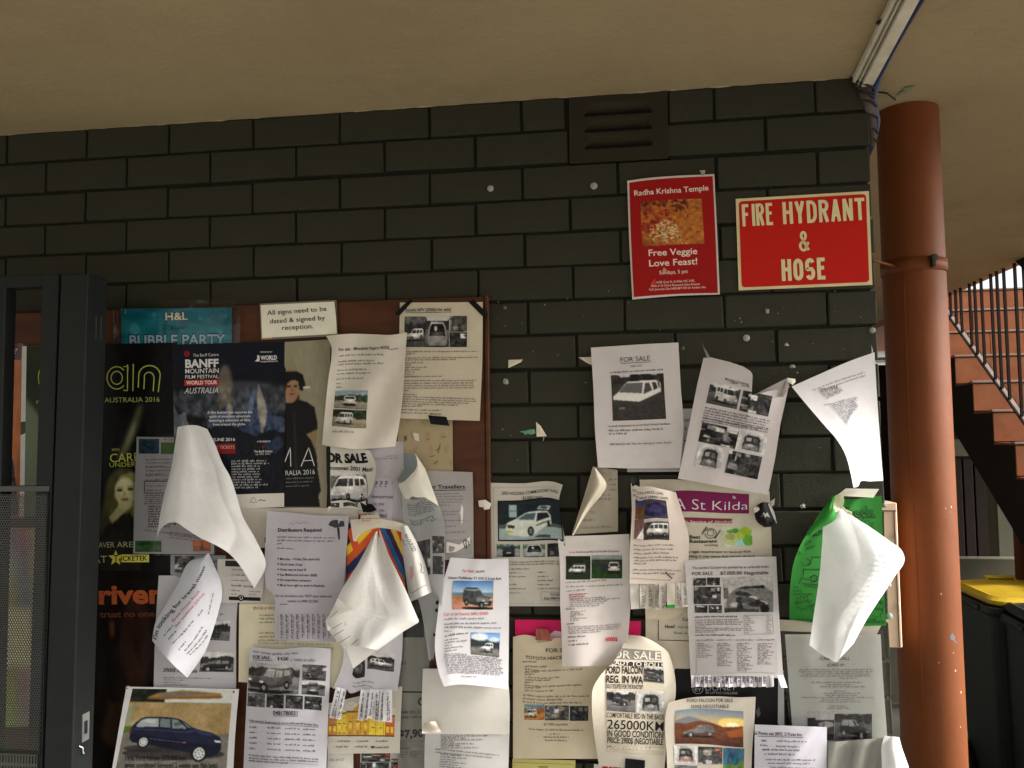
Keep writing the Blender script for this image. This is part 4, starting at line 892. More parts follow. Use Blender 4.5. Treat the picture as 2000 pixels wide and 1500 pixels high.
# portrait of a singer printed on the poster: generic face, long fair hair, dark jacket
im.blur(3)
im.ell(.34, .66, .24, .12, (104, 104, 54), .6); im.ell(.28, .78, .26, .12, (84, 84, 42), .55); im.ell(.2, .72, .12, .1, (60, 60, 28), .5); im.blur(5)
im.poly([(.24, .62), (.30, .575), (.44, .56), (.56, .575), (.58, .64), (.54, .80), (.62, .92), (.5, .95), (.44, .80), (.46, .72), (.30, .60)], (134, 132, 82), .85)
im.ell(.36, .645, .135, .062, (178, 176, 130), .95); im.ell(.34, .625, .10, .035, (196, 194, 150), .8); im.ell(.36, .70, .09, .03, (170, 166, 120), .9); im.blur(1)
im.ell(.29, .640, .038, .0065, (34, 32, 20), .9); im.ell(.43, .636, .038, .0065, (34, 32, 20), .9); im.rect(.25, .625, .33, .628, (90, 84, 50), .7); im.rect(.39, .621, .47, .624, (90, 84, 50), .7); im.poly([(.35, .64), (.37, .664), (.33, .666)], (140, 134, 92), .8); im.ell(.36, .682, .05, .006, (110, 70, 56), .9)
im.poly([(.05, 1), (.02, .90), (.12, .80), (.28, .755), (.42, .74), (.52, .79), (.56, 1)], (24, 24, 18)); im.poly([(.16, .76), (.30, .70), (.40, .69), (.38, .73), (.26, .77), (.20, .79)], (160, 158, 112), .8); im.poly([(.46, .62), (.56, .60), (.60, .72), (.66, .88), (.56, .93), (.50, .78)], (124, 122, 74), .7); im.noise(30, 8, 4)
s.pic([(191, 676), (345, 672), (343, 1116), (187, 1116)], im.blur(1).done(), 'printed_picture')
YL = (160, 164, 76)
for rad, w in ((19, 2.0), (11, 2.0)):
    a0, a1 = (0.75, 5.55) if rad == 19 else (0, 2*pi)
    s.stroke([(228+rad*math.cos(t)*1.0, 738+rad*math.sin(t)*1.15) for t in np.linspace(a0, a1, 24)], w, YL, 'line_logo')
s.stroke([(241, 716), (250, 716), (250, 725)], 2, YL, 'line_logo'); s.stroke([(241, 762), (249, 763), (249, 712)], 2, YL, 'line_logo')
s.stroke([(260.5, 711), (259.5, 764)], 2.2, YL, 'line_logo')
s.stroke([(270, 757), (271, 733)]+[(292-21*math.cos(t), 733-19*math.sin(t)) for t in np.linspace(.2, 2.95, 12)]+[(313, 733), (309, 766)], 2.2, YL, 'line_logo')
s.stroke([(281, 760), (282, 738)]+[(291-9.5*math.cos(t), 737-10*math.sin(t)) for t in np.linspace(.2, 2.95, 10)]+[(301, 740), (299, 764)], 2.2, YL, 'line_logo')
s.text('AUSTRALIA 2016', 204, 786, 312, 784.5, 9.5, (140, 146, 84), 0.005); s.text('WITH', 218, 881, 233, 880.5, 5, YL)
s.text('CARRIE', 215, 903, 292, 900, 17, (170, 176, 74), 0.0); s.text('UNDERWOOD', 214, 912.5, 318, 909, 8.5, (160, 166, 74), 0.0)
s.text('ROD LAVER ARENA', 130, 1071, 292, 1068, 11, (160, 164, 128), -0.005); s.text('AT', 182, 1100, 209, 1099, 14, (160, 164, 128), -0.005)
st = [(226+(15 if k % 2 == 0 else 6.5)*math.cos(-pi/2+k*pi/5), 1090+(16 if k % 2 == 0 else 7)*math.sin(-pi/2+k*pi/5)) for k in range(10)]
s.poly(st, (186, 180, 70), 'star_logo'); s.rect((236, 1083, 291, 1098), (196, 190, 84)); s.text('T', 222, 1096, 231, 1096, 12, (14, 14, 10), .02, off=.0019); s.text('ICKETEK', 237, 1095.5, 288, 1094.5, 9.5, (14, 14, 10), .02, off=.0019); s.done()

s = Sheet('poster', [(186, 1119), (170, 1560)], [(345, 1114), (345, 1560)], bd(0), c=(16, 11, 8), mat=M_poster, label='dark brown film poster with orange gothic title at the lower left of the noticeboard', cat='poster', group=BG)
im = Cv(70, 170, (15, 10, 7)); im.ell(.35, .55, .3, .24, (52, 34, 20), .8); im.ell(.3, .42, .15, .16, (14, 10, 8), .8); im.ell(.22, .25, .04, .04, (130, 70, 40), .7); im.ell(.52, .3, .2, .2, (48, 26, 22), .7); im.ell(.1, .4, .12, .3, (10, 8, 6), .7); im.blur(5).noise(9, 7, 2).noise(26, 5, 3)
s.pic([(186, 1120), (344, 1116), (344, 1558), (171, 1558)], im.done(), 'printed_picture')
s.text('rivers', 193, 1179, 340, 1177, 36, (150, 72, 34), 0.035); s.text('trust no one', 195, 1206, 302, 1204, 12, (84, 44, 26), 0.03); s.done()

s = Sheet('poster', [(336, 673), (342, 1000)], [(560, 667), (555, 990)], bd(2), c=(16, 17, 22), mat=M_poster, label='black mountain film festival poster with a snowy peak, centre left of the noticeboard', cat='poster', group=BG, curl=lambda u, v: .006*(1-u)**4)
im = Cv(150, 200, (15, 16, 22)); im.poly([(0, 0), (1, 0), (1, .18), (.6, .22), (0, .2)], (12, 15, 28)); im.ell(.55, .38, .55, .13, (66, 70, 78), .8); im.ell(.46, .30, .07, .16, (124, 112, 96), .75); im.ell(.2, .34, .25, .04, (50, 54, 62), .6); im.blur(10); im.noise(9, 10, 2, mask=(im.y > .2)*1.0)
def ridge(pts, c_, seed, lo):
    r3 = random.Random(seed); q = [pts[0]]
    for p0, p1 in zip(pts[:-1], pts[1:]):
        for k in range(1, 5): q.append((p0[0]+(p1[0]-p0[0])*k/4, p0[1]+(p1[1]-p0[1])*k/4+(r3.uniform(-.012, .012) if k < 4 else 0)))
    im.poly(q+[(pts[-1][0], lo), (pts[0][0], lo)], c_)
ridge([(.30, .50), (.38, .47), (.44, .43), (.49, .385), (.53, .42), (.58, .47), (.64, .44), (.68, .35), (.72, .30), (.755, .27), (.78, .31), (.80, .36), (.83, .40), (.86, .46), (.92, .49), (1.0, .50)], (52, 64, 88), 3, .75)
im.poly([(.755, .27), (.78, .31), (.81, .38), (.84, .46), (.82, .56), (.79, .62), (.77, .52), (.75, .44), (.745, .36)], (150, 142, 130), .85); im.poly([(.49, .385), (.53, .42), (.52, .47), (.49, .50), (.47, .44)], (132, 122, 110), .8); im.poly([(.68, .36), (.72, .31), (.71, .44), (.66, .52)], (86, 100, 128), .8)
ridge([(0, .40), (.05, .46), (.09, .44), (.13, .52), (.18, .60), (.24, .63)], (84, 90, 96), 5, .8); im.noise(26, 26, 5, mask=(im.y > .28)*(im.y < .72)*1.0); im.noise(48, 20, 6, mask=(im.y > .30)*(im.y < .7)*1.0)
ridge([(.0, .72), (.16, .62), (.3, .56), (.45, .54), (.6, .58), (.75, .62), (.9, .58), (1.0, .60)], (14, 17, 26), 9, 1.0); im.poly([(.80, .64), (.86, .66), (.95, .62), (.99, .68), (.92, .74), (.84, .72)], (52, 70, 100), .6); im.poly([(.02, .58), (.10, .60), (.12, .68), (.05, .76), (0, .76)], (92, 96, 100), .5); im.noise(40, 12, 8, mask=(im.y > .55)*1.0).blur(1)
s.pic([(337, 674), (559, 668), (555, 962), (342, 968)], im.done(), 'printed_picture')
s.rect([(342, 969), (555, 963), (555, 990), (342, 1000)], (206, 200, 192), 'white_border')
WT = (205, 205, 205); s.ellp = None
s.poly([(365+6*math.cos(t), 691+6*math.sin(t)) for t in np.linspace(0, 2*pi, 9)[:-1]], (120, 24, 28)); s.text('The Banff Centre', 377, 697, 427, 695, 6, WT, -.005)
s.text('BANFF', 362, 718, 427, 716.5, 15.5, WT, .035); s.text('MOUNTAIN', 362, 729.5, 427, 728, 9, WT, .01); s.text('FILM FESTIVAL', 362, 739.5, 427, 738.3, 6.8, WT, .004)
s.rect([(360, 742), (428, 741), (428, 752.5), (360, 753.5)], (158, 38, 36)); s.text('WORLD TOUR', 364, 751, 424, 750, 7, (225, 215, 210), .015, off=.0019); s.text('AUSTRALIA', 360, 769, 426, 767.5, 11.5, WT, -.008, shear=.25)
for i, t in enumerate(('A film festival that captures the', 'spirit of mountain adventure', 'featuring a collection of films', 'from around the globe.')):
    a, b = ((405, 493), (409, 489), (408, 489), (416, 480))[i]; s.text(t, a, 808+i*7.8, b, 807+i*7.8, 5, WT, .012)
s.text('PRESENTED BY', 508, 689, 532, 688.5, 2.6, WT); s.poly([(498, 706), (503, 700), (502, 695), (505, 693), (507, 697), (507, 706)], WT); s.text('WORLD', 509, 703, 541, 702, 8, WT, .04); s.text('expeditions', 509, 707.5, 542, 706.5, 3.4, WT)
s.text('MAY/JUNE 2016', 396, 862, 459, 861, 6, WT, .012); s.rect([(400, 867), (460, 866), (460, 886), (400, 887)], (120, 22, 24)); s.text('BOOK TICKETS', 405, 877, 458, 876, 6, (200, 150, 145), .01, off=.0019)
s.text('A PROGRAM OF', 502, 864, 528, 863.5, 3.2, WT); s.poly([(514+3.4*math.cos(t), 873+3.4*math.sin(t)) for t in np.linspace(0, 2*pi, 9)[:-1]], (110, 24, 28)); s.text('The Banff Centre', 496, 884, 532, 883.3, 4.4, WT); s.greek(499, 888.5, 528, 888, 3, (150, 150, 150))
s.para((452, 902), (527, 901), (453, 954), 11, 3.6, (150, 150, 152), [.9, .98, .72, .78, .7, .74, .7, .76, .74, .92, .66])
s.rect((462, 975, 474, 982), (178, 30, 34)); s.stroke([(489, 981), (491, 975), (495, 971), (499, 975), (501, 981), (489, 981)], 1, (90, 90, 90)); s.stroke([(505, 978), (510, 976), (515, 978), (519, 977)], 1.6, (80, 80, 80)); s.text('RED', 428, 981, 446, 980.5, 6, (120, 120, 120)); s.done()

s = Sheet('poster', [(556, 668), (554, 992)], [(646, 663), (642, 800), (638, 992)], bd(1), c=(150, 144, 124), mat=M_poster, label='beige portrait poster of a dark haired man in a black suit with thin white lettering', cat='poster', group=BG, wr=.0025)
im = Cv(60, 190, (140, 134, 112)); im.noise(4, 10, 6)
im.poly([(-.05, 1), (-.05, .36), (.2, .34), (.5, .365), (.68, .40), (.76, .5), (.72, .62), (.78, .78), (.86, .9), (.8, .93), (.85, 1)], (18, 18, 17)); im.poly([(.05, .36), (.14, .31), (.32, .30), (.34, .345), (.2, .37)], (24, 23, 22))
im.ell(.12, .265, .24, .105, (150, 116, 88)); im.poly([(-.1, .36), (-.1, .2), (.0, .175), (.25, .175), (.4, .20), (.47, .26), (.40, .30), (.34, .29), (.30, .235), (.16, .228), (.06, .25), (.02, .3), (-.1, .33)], (17, 15, 13))
im.ell(.10, .268, .045, .006, (28, 20, 16)); im.ell(.25, .268, .04, .006, (28, 20, 16)); im.ell(.17, .29, .03, .008, (120, 86, 62)); im.ell(.16, .313, .07, .006, (110, 62, 52))
im.rect(.42, .275, .56, .285, (215, 210, 200)); im.poly([(.5, .56), (.76, .53), (.72, .64), (.80, .72), (.62, .60)], (150, 128, 88), .9); im.poly([(.2, .42), (.26, .9), (.34, .86), (.24, .42)], (50, 54, 50), .5); im.blur(1).noise(30, 4, 2)
s.pic([(556, 669), (646, 664), (638, 991), (554, 991)], im.done(), 'printed_picture')
s.stroke([(556, 903), (567, 874), (568, 911)], 1.6, WT, 'lettering'); s.stroke([(588, 911), (603, 874), (614, 910)], 1.6, WT, 'lettering'); s.stroke([(593, 900), (610, 899)], 1.4, WT, 'lettering')
s.text('TRALIA 2016', 550, 929, 615, 926, 9.5, (196, 196, 190), -.004); s.para((558, 936), (612, 934), (558, 951), 3, 2.6, (110, 110, 105)); s.done()

s = Sheet('sign', [(507, 593), (510, 664)], [(657, 586), (661, 656)], bd(1), c=(120, 116, 100), mat=M_poster, label='laminated sign reading all signs need to be dated and signed by reception', cat='sign', wr=.0008)
s.rect([(509, 596), (655, 589), (658, 652), (512, 660)], (226, 222, 206), 'white_card', n=(20, 10)); I = (34, 32, 30)
s.text('All signs need to be', 522, 615.5, 638, 607, 9, I, .008, off=.0019); s.text('dated & signed by', 527, 632, 635, 624.5, 9, I, .008, off=.0019); s.text('reception.', 551, 644.5, 612, 641, 9, I, .008, off=.0019)
s.pic((511, 653, 531, 661), Cv(8, 5, (214, 176, 92)).noise(4, 20, 2).done(), 'stain'); s.stroke([(654, 588), (661, 656)], 1.6, (40, 40, 36)); s.done()

# laminated page behind the white fold
s = Sheet('paper_notice', [(267, 853), (263, 960), (260, 1081)], [(420, 856), (418, 1083)], bd(3), c=(176, 174, 178), label='laminated grey letter with blue and green header, partly under the big folded sheet', group=BG)
s.pic((271, 857, 311, 886), outdoors(44, 32, (40, 70, 96), (30, 54, 70), (24, 44, 60), .3, 4).noise(10, 20, 2).done()); s.rect((314, 864, 345, 887), (58, 92, 30)); s.greek(319, 860, 340, 860, 4, (120, 120, 120))
for k, (y, n) in enumerate(((899, 3), (914, 3), (930, 2))): s.para((284, y), (345, y-1), (284, y+n*4.4), n, 2.8, (96, 94, 96), [1, 1, .6])
s.stroke([(282, 940), (345, 940)], 1.6, (60, 58, 58)); s.stroke([(282, 963), (345, 963)], 1.6, (60, 58, 58)); s.stroke([(282, 940), (282, 963)], 1.6, (60, 58, 58)); s.para((286, 950), (340, 950), (286, 959), 2, 2.8, (96, 94, 96))
s.para((283, 969), (350, 968), (282, 985), 5, 2.8, (96, 94, 96)); s.para((290, 991), (345, 990), (289, 1030), 9, 3.4, (36, 36, 38)); s.para((281, 1036), (400, 1052), (281, 1036), 1, 2.6, (110, 90, 90), [1])
s.para((330, 1040), (395, 1049), (330, 1050), 3, 2.4, (120, 80, 78)); s.pic((264, 1056, 315, 1078), outdoors(50, 24, (70, 110, 60), (60, 104, 50), (40, 70, 34), .3, 9).done())
im = Cv(34, 24, (150, 80, 44)); im.ell(.25, .3, .2, .3, (190, 92, 44)).ell(.75, .35, .2, .3, (190, 92, 44)).poly([(.4, .9), (.5, .3), (.6, .9)], (70, 50, 44)).noise(8, 15, 3); s.pic((377, 1055, 412, 1077), im.done()); s.film(4); s.done()

s = Sheet('paper_notice', [(333, 1083), (333, 1122)], [(441, 1085), (440, 1156)], bd(2), c=(146, 150, 158), label='grey blue flyer with a small mottled photograph under the laminated letter', group=BG)
s.pic((341, 1086, 380, 1118), G(clutter(36, 28, 41, 60, 200, 20))); s.greek(412, 1100, 438, 1098, 6, (90, 90, 100)); s.done()

s = Sheet('paper_notice', [(310, 1124), (303, 1240), (300, 1343)], [(470, 1124), (464, 1180), (461, 1345)], bd(2), c=LIL, label='white notice with two grey car photographs and a 3000 dollar price', group=BG)
s.pic([(411, 1212), (451, 1213), (448, 1252), (409, 1250)], G(vehicle(outdoors(40, 34, seed=5), -.5, .45, .55, .85, 'suv', (60, 60, 62)))); s.pic([(394, 1272), (457, 1273), (456, 1313), (389, 1312)], G(vehicle(outdoors(60, 40, (200, 200, 205), (120, 118, 112), hz=.45, seed=6), .03, .4, .92, .95, 'wagon', (48, 46, 46), (120, 120, 122), flip=True)))
s.greek(430, 1201, 436, 1201, 3); s.text('3000$ negotiable', 318, 1312, 385, 1314, 7.5, (60, 58, 62), .012, shear=.25); s.para((319, 1324), (413, 1326), (320, 1338), 4, 2.4, (120, 116, 122), [1, .4, .35, .5]); s.done()

s = Sheet('paper_notice', [(425, 1092), (424, 1178)], [(520, 1092), (511, 1176)], bd(4), c=(206, 202, 196), label='small cream card with a black footer band below the big folded sheet', group=BG)
s.rect([(447, 1165), (509, 1167), (509, 1174), (447, 1172)], (20, 20, 22)); s.poly([(471+6.5*math.cos(t), 1168+6.5*math.sin(t)) for t in np.linspace(0, 2*pi, 13)[:-1]], (14, 14, 16), off=.0019); s.stroke([(471, 1172), (468, 1167), (472, 1162), (474, 1168), (471, 1172)], 1.1, (200, 200, 200), off=.0022)
s.para((452, 1113), (486, 1115), (452, 1134), 3, 2.6, (110, 108, 106), [1, .8, .9]); s.greek(452, 1145, 492, 1147, 4, (110, 108, 106)); s.para((452, 1154), (470, 1155), (452, 1161), 2, 2.4); s.para((486, 1156), (508, 1157), (486, 1162), 2, 2.4); s.rect([(440, 1095), (480, 1096), (480, 1107), (440, 1106)], (36, 36, 38)); s.done()

# big white folded-over sheet
s = Sheet('folded_sheet', [(347, 834), (343, 860), (334, 915), (321, 965), (311, 1015), (306, 1052)], [(405, 838), (420, 868), (435, 905), (449, 930), (462, 968), (474, 1008), (500, 1055), (519, 1103), (497, 1149)],
  .05, T=[(347, 834), (362, 831), (384, 831), (405, 838)], B=[(306, 1052), (314, 1033), (326, 1023), (342, 1020), (362, 1032), (392, 1051), (420, 1064), (446, 1080), (462, 1096), (480, 1122), (497, 1149)],
  curl=lambda u, v: -.012+v*.05+v*.05*sn(pi*np.clip(u*1.5, 0, 1))*(.3+.7*v)+.012*sn(9*u+2*v)*v, c=(236, 236, 236), label='large blank white sheet hanging folded over in a cone on the left of the noticeboard', cat='folded sheet', n=(56, 60), wr=.002, crease=3)
s.para((352, 870), (440, 905), (330, 1010), 16, 3.4, (231, 230, 229)); s.done()
s = Sheet('handwritten_note', [(397, 1088), (375, 1094), (345, 1145), (318, 1190), (304, 1215), (297, 1251)], [(408, 1080), (420, 1108), (432, 1138), (434, 1162), (428, 1190), (418, 1225), (402, 1270), (366, 1324)], .06,
  B=[(297, 1251), (318, 1277), (341, 1301), (366, 1324)], curl=lambda u, v: .04*sn(pi*u)*(.4+v)-.02*(1-v), c=(226, 228, 236), label='white diamond shaped note handwritten in black and red about travel mates', cat='note', n=(30, 36))
s.text("I'm looking for travel mates", 305, 1250, 401, 1106, 7.5, (26, 26, 30), .012, shear=.1, part='handwriting')
RD = (196, 62, 66)
s.text('Great Ocean Road', 338, 1216, 390, 1156, 5.5, RD, .0, part='handwriting'); s.text('this weekend (23/24)', 344, 1226, 400, 1160, 5.5, RD, .0, part='handwriting')
for k, (a, b, c_, d_) in enumerate(((321, 1243, 338, 1224), (330, 1250, 344, 1234), (338, 1258, 378, 1214), (350, 1271, 364, 1254), (362, 1272, 396, 1226), (366, 1278, 404, 1232), (372, 1280, 408, 1240), (388, 1204, 398, 1190), (408, 1200, 417, 1160))): s.greek(a, b, c_, d_, 3.2, (110, 108, 116), part='handwriting')
s.poly([(393, 1096), (398, 1083), (407, 1076), (409, 1084), (399, 1094)], (190, 190, 196), 'tape_strip'); s.done()

# blue wagon sheet
s = Sheet('paper_notice', [(247, 1341), (238, 1390), (219, 1500), (205, 1580)], [(467, 1346), (462, 1400), (456, 1500), (454, 1580)], bd(4), c=(226, 226, 226), curl=lambda u, v: .012*u**3+.01*(1-u)**3, label='large colour photo print of a dark blue station wagon with handwriting', group=BG)
im = Cv(220, 170, (200, 204, 200)); im.noise(4, 8, 1); im.poly([(0, 0), (.34, 0), (.34, .17), (0, .17)], (24, 30, 20)); im.noise(24, 16, 8, mask=(im.x < .34)*(im.y < .17)*1.0)
im.poly([(.17, .10), (.26, .05), (.50, .01), (.88, .04), (.90, .09), (.88, .11), (.20, .13)], (150, 112, 62)); im.poly([(.27, .06), (.50, .02), (.84, .05), (.30, .10)], (116, 106, 92)); im.poly([(.16, .105), (.9, .075), (.9, .10), (.17, .125)], (120, 84, 44))
im.rect(0, .165, 1, .60, (156, 132, 90)); 
for k in range(34): im.rect(k/34., .165, k/34.+.003, .6, (134, 106, 66), .5)
im.rect(0, .165, 1, .185, (150, 128, 88)); im.rect(0, .2, .07, .5, (140, 138, 104)); im.noise(12, 14, 4, mask=(im.y < .60)*(im.y > .165)*1.0); im.noise(40, 10, 14, mask=(im.y < .60)*(im.y > .165)*1.0); im.rect(.275, .25, .34, .36, (150, 118, 74), .6)
im.poly([(0, .47), (.12, .46), (.16, .56), (0, .56)], (74, 104, 40)); im.poly([(0, .55), (1, .55), (1, 1), (0, 1)], (112, 108, 101)); im.noise(16, 10, 7, mask=(im.y > .55)*1.0); im.noise(60, 10, 17, mask=(im.y > .55)*1.0)
im.ell(.5, .80, .47, .075, (44, 42, 42), .85); im.ell(.3, .74, .27, .05, (40, 38, 38), .8); im.blur(2)
BL = (24, 28, 50); im.poly([(.065, .55), (.07, .47), (.10, .42), (.145, .365), (.20, .345), (.38, .345), (.50, .365), (.565, .40), (.645, .47), (.72, .50), (.84, .535), (.915, .585), (.935, .64), (.935, .73), (.90, .80), (.84, .835), (.30, .70), (.10, .665), (.068, .62)], BL)
im.poly([(.11, .455), (.15, .385), (.20, .365), (.315, .365), (.325, .47), (.12, .475)], (150, 160, 158)); im.poly([(.33, .365), (.425, .37), (.44, .48), (.335, .47)], (104, 116, 116)); im.poly([(.44, .37), (.495, .38), (.585, .47), (.59, .495), (.455, .485)], (118, 134, 134)); im.poly([(.53, .385), (.56, .405), (.64, .475), (.60, .475)], (92, 110, 112)); im.poly([(.15, .40), (.22, .375), (.30, .38), (.28, .43)], (196, 202, 196), .6); im.poly([(.46, .42), (.52, .40), (.55, .44), (.48, .46)], (60, 74, 70), .7)
im.poly([(.065, .55), (.3, .585), (.65, .66), (.935, .69), (.935, .74), (.9, .80), (.84, .835), (.3, .70), (.1, .665)], (16, 19, 36)); im.poly([(.10, .492), (.33, .50), (.58, .52), (.66, .50), (.70, .515), (.60, .545), (.33, .52), (.09, .51)], (52, 58, 88), .8); im.poly([(.66, .495), (.76, .515), (.87, .56), (.82, .58), (.70, .54)], (46, 52, 88), .8)
im.poly([(.20, .605), (.60, .66), (.60, .668), (.20, .613)], (90, 94, 112)); im.rect(.575, .655, .605, .668, (196, 110, 60)); im.poly([(.865, .625), (.925, .632), (.93, .658), (.875, .65)], (214, 220, 222)); im.ell(.545, .50, .018, .018, (20, 22, 34)); im.poly([(.06, .49), (.085, .49), (.085, .55), (.062, .55)], (90, 30, 34))
for (wx, wy, rx, ry) in ((.205, .66, .052, .072), (.735, .795, .068, .098)):
    im.ell(wx, wy-.008, rx*1.12, ry*1.12, (16, 17, 26)); im.ell(wx, wy, rx, ry, (24, 24, 24)); im.ell(wx, wy, rx*.76, ry*.78, (206, 210, 208)); 
    for k in range(8): t_ = k*pi/4+.3; im.ell(wx+rx*.5*math.cos(t_), wy+ry*.5*math.sin(t_), rx*.11, ry*.13, (90, 92, 92))
    im.ell(wx, wy, rx*.16, ry*.16, (150, 152, 150))
im.noise(22, 7, 31); im.blur(1)
s.pic([(259, 1345), (455, 1348), (443, 1505), (226, 1502)], im.done()); 
s.text('1996 Ford Falcon, 273,000 km,', 245, 1486, 364, 1485, 10, (16, 16, 18), .014, part='handwriting', off=.0019); s.text('great condition! Serviced 2 weeks ago (fan belt)', 244, 1499, 425, 1500, 10, (16, 16, 18), .014, part='handwriting', off=.0019); s.done()
for (x, y, c_, lb) in ((250, 1343, (176, 110, 140), 'faded pink adhesive lump on the top left corner of the blue car print'), (459, 1350, (190, 24, 30), 'bright red pushpin blob on the top right corner of the blue car print')):
    p = aty(x, y, -.048); mb = MB(); n = 10; prof = [(0, .006), (.0035, .005), (.005, .002), (.0055, 0)]
    vs = [(p[0]+r*math.cos(t)*1.2, p[1]-h, p[2]+r*math.sin(t)) for r, h in prof for t in np.linspace(0, 2*pi, n, endpoint=False)]
    fs = [(i*n+j, i*n+(j+1) % n, (i+1)*n+(j+1) % n, (i+1)*n+j) for i in range(3) for j in range(n)]
    tag(mkobj('adhesive_blob', vs, fs, M_ink, None, np.tile(lin(c_), (len(vs), 1)), True), lb, 'adhesive blob')

# --- centre of the board
s = Sheet('backing_card', [(777, 816), (776, 960)], [(884, 820), (885, 960)], bd(0), c=(176, 160, 126), label='stained beige card with scraps and scratches below the taped notice', cat='card', dirt=lambda u, v: .5*(np.sin(23*u+8*v)*np.sin(17*v+4) > .7))
for (a, b, c_, d_) in ((840, 892, 848, 890), (852, 880, 860, 874), (856, 885, 860, 866), (848, 906, 856, 900), (864, 855, 872, 852), (832, 860, 840, 856)): s.stroke([(a, b), (c_, d_)], 1.2, (110, 60, 34))
s.poly([(806, 845), (818, 847), (819, 862), (810, 860)], (200, 192, 176)); s.poly([(789, 852), (794, 850), (795, 860), (790, 862)], (90, 84, 78)); s.done()

s = Sheet('paper_notice', [(781, 591), (779, 700), (776, 817)], [(943, 590), (942, 700), (937, 822)], bd(2), c=(214, 205, 182), label='white sale notice for a small silver van held by black tape across both top corners', group=BG, wr=.003, curl=lambda u, v: .006*u*v)
I = (44, 42, 44); s.text('Suzuki APV (2006) for sale!', 792, 608.5, 881, 607, 6, I, .012); s.stroke([(792, 611), (882, 609.5)], .9, I)
s.pic((790, 618, 831, 678), G(vehicle(outdoors(44, 60, (90, 90, 92), (84, 82, 80), (40, 40, 38), .42, 3), .05, .40, .9, .80, 'suv', (225, 225, 222)))); s.pic((831, 618, 877, 678), G(vehicle(outdoors(48, 60, (170, 170, 170), (100, 100, 98), hz=.3, seed=8), .08, .14, .92, .98, 'boot', (150, 150, 150)).rect(.05, 0, .95, .15, (190, 190, 188)))); s.pic((878, 617, 912, 648), G(clutter(34, 30, 11, 50, 220, 12))); s.pic((878, 649, 912, 678), G(clutter(34, 30, 13, 30, 230, 9)))
P_ = (124, 116, 112); s.para((790, 688), (932, 687), (789, 692), 2, 2.6, P_, [1, .16]); s.para((789, 700), (932, 699), (789, 704), 2, 2.6, P_, [1, .7]); s.para((788, 710), (850, 709), (788, 737), 7, 2.6, P_, [.6, .26, .72, .5, .34, .3, .5]); s.greek(788, 737, 862, 736, 2.6, P_)
s.para((787, 745), (931, 744), (786, 764), 5, 2.6, P_, [1, .95, .97, .98, .1]); s.para((785, 771), (930, 776), (784, 789), 5, 2.6, P_, [.2, .98, 1, .9, .76]); s.greek(784, 794, 824, 794, 2.6, P_); s.para((783, 801), (862, 803), (783, 807), 2, 2.6, P_, [1, .68]); s.text('0491 621 522', 839, 810, 862, 811, 3.6, I, .02); s.done()
for (q, lb) in (([(779, 618), (771, 612), (800, 584), (807, 587)], 'black tape strip across the top left corner of the small van notice'), ([(914, 589), (925, 585), (953, 613), (949, 624)], 'black tape strip across the top right corner of the small van notice'), ([(836, 811), (872, 814), (878, 832), (841, 828)], 'short black tape piece at the bottom edge of the small van notice')):
    t_ = Sheet('tape_strip', [q[0], q[3]], [q[1], q[2]], bd(3)+.003, c=(16, 16, 17), mat=M_tapeblk, label=lb, cat='tape', n=(6, 8), wr=.0006)

s = Sheet('paper_notice', [(703, 862), (712, 930), (718, 975), (716, 1035)], [(788, 862), (789, 1005), (788, 1035)], bd(1), c=(190, 184, 190), label='lilac grey notice with three question marks asking for a ride tomorrow', group=BG, wr=.003)
I = (66, 64, 84); s.rect([(729, 933), (766, 933), (766, 1016), (727, 1016)], (176, 171, 180)); s.text('???', 732, 951.5, 757, 951, 12, (84, 82, 92), .0, off=.0019); s.greek(752, 892, 775, 891, 2.4, (140, 136, 140)); s.greek(728, 897, 775, 896, 2.4, (140, 136, 140))
s.text('tomorrow', 725, 973, 768, 974, 7.5, I, .008, off=.0019); s.text('k ote', 732, 987, 750, 987, 6.5, I, .0, off=.0019); s.text('nes', 741, 999, 751, 999, 6, I, .0, off=.0019); s.text('ded', 741, 1010, 755, 1010, 7.5, I, .005, off=.0019); s.done()

s = Sheet('paper_notice', [(637, 866), (638, 930), (642, 1000)], [(722, 880), (732, 900), (727, 955), (715, 985), (736, 996)], bd(3), T=[(637, 866), (690, 872), (722, 880)], B=[(642, 992), (690, 993), (713, 1000), (736, 996)], c=(214, 212, 200), curl=lambda u, v: .022*u**3*sn(pi*v)+.008*(1-u)**2, label='black and white for sale poster of a camper van with bold brush title', group=BG, wr=.002)
s.text('FOR SALE', 628, 905, 719, 902, 20, (18, 18, 18), .055); s.text('conovan 2001 Maxi', 645, 917, 727, 920, 7.5, (30, 30, 30), .022)
s.pic([(646, 924), (713, 923), (716, 978), (647, 980)], G(vehicle(outdoors(68, 56, (205, 205, 205), (150, 150, 148), (110, 110, 108), .3, 12), -.02, .12, .98, .98, 'van', (215, 215, 214)))); s.text('$750', 701, 971, 722, 971, 9, (210, 210, 210), .02, off=.0019)
s.pic([(647, 982), (663, 982), (663, 991), (647, 991)], G(clutter(16, 10, 2))); s.pic([(670, 982), (700, 982), (700, 991), (671, 990)], G(clutter(26, 10, 4))); s.rect([(637, 872), (645, 872), (647, 990), (638, 990)], (20, 20, 20), 'black_edge'); s.done()
s = Sheet('paper_scrap', [(703, 981), (709, 1000)], [(728, 985), (736, 996)], bd(5), B=[(709, 1000), (722, 1001), (736, 996)], c=(22, 22, 24), mat=M_poster, label='torn glossy black scrap curling under the camper van poster', cat='paper scrap', n=(10, 8), curl=lambda u, v: .012*v)
s = Sheet('paper_scrap', [(700, 998), (706, 1022)], [(738, 1001), (745, 1020)], bd(5), c=(206, 196, 176), label='torn cream scrap with red and black print below the camper van poster', cat='paper scrap', n=(10, 8), curl=lambda u, v: .006*v)
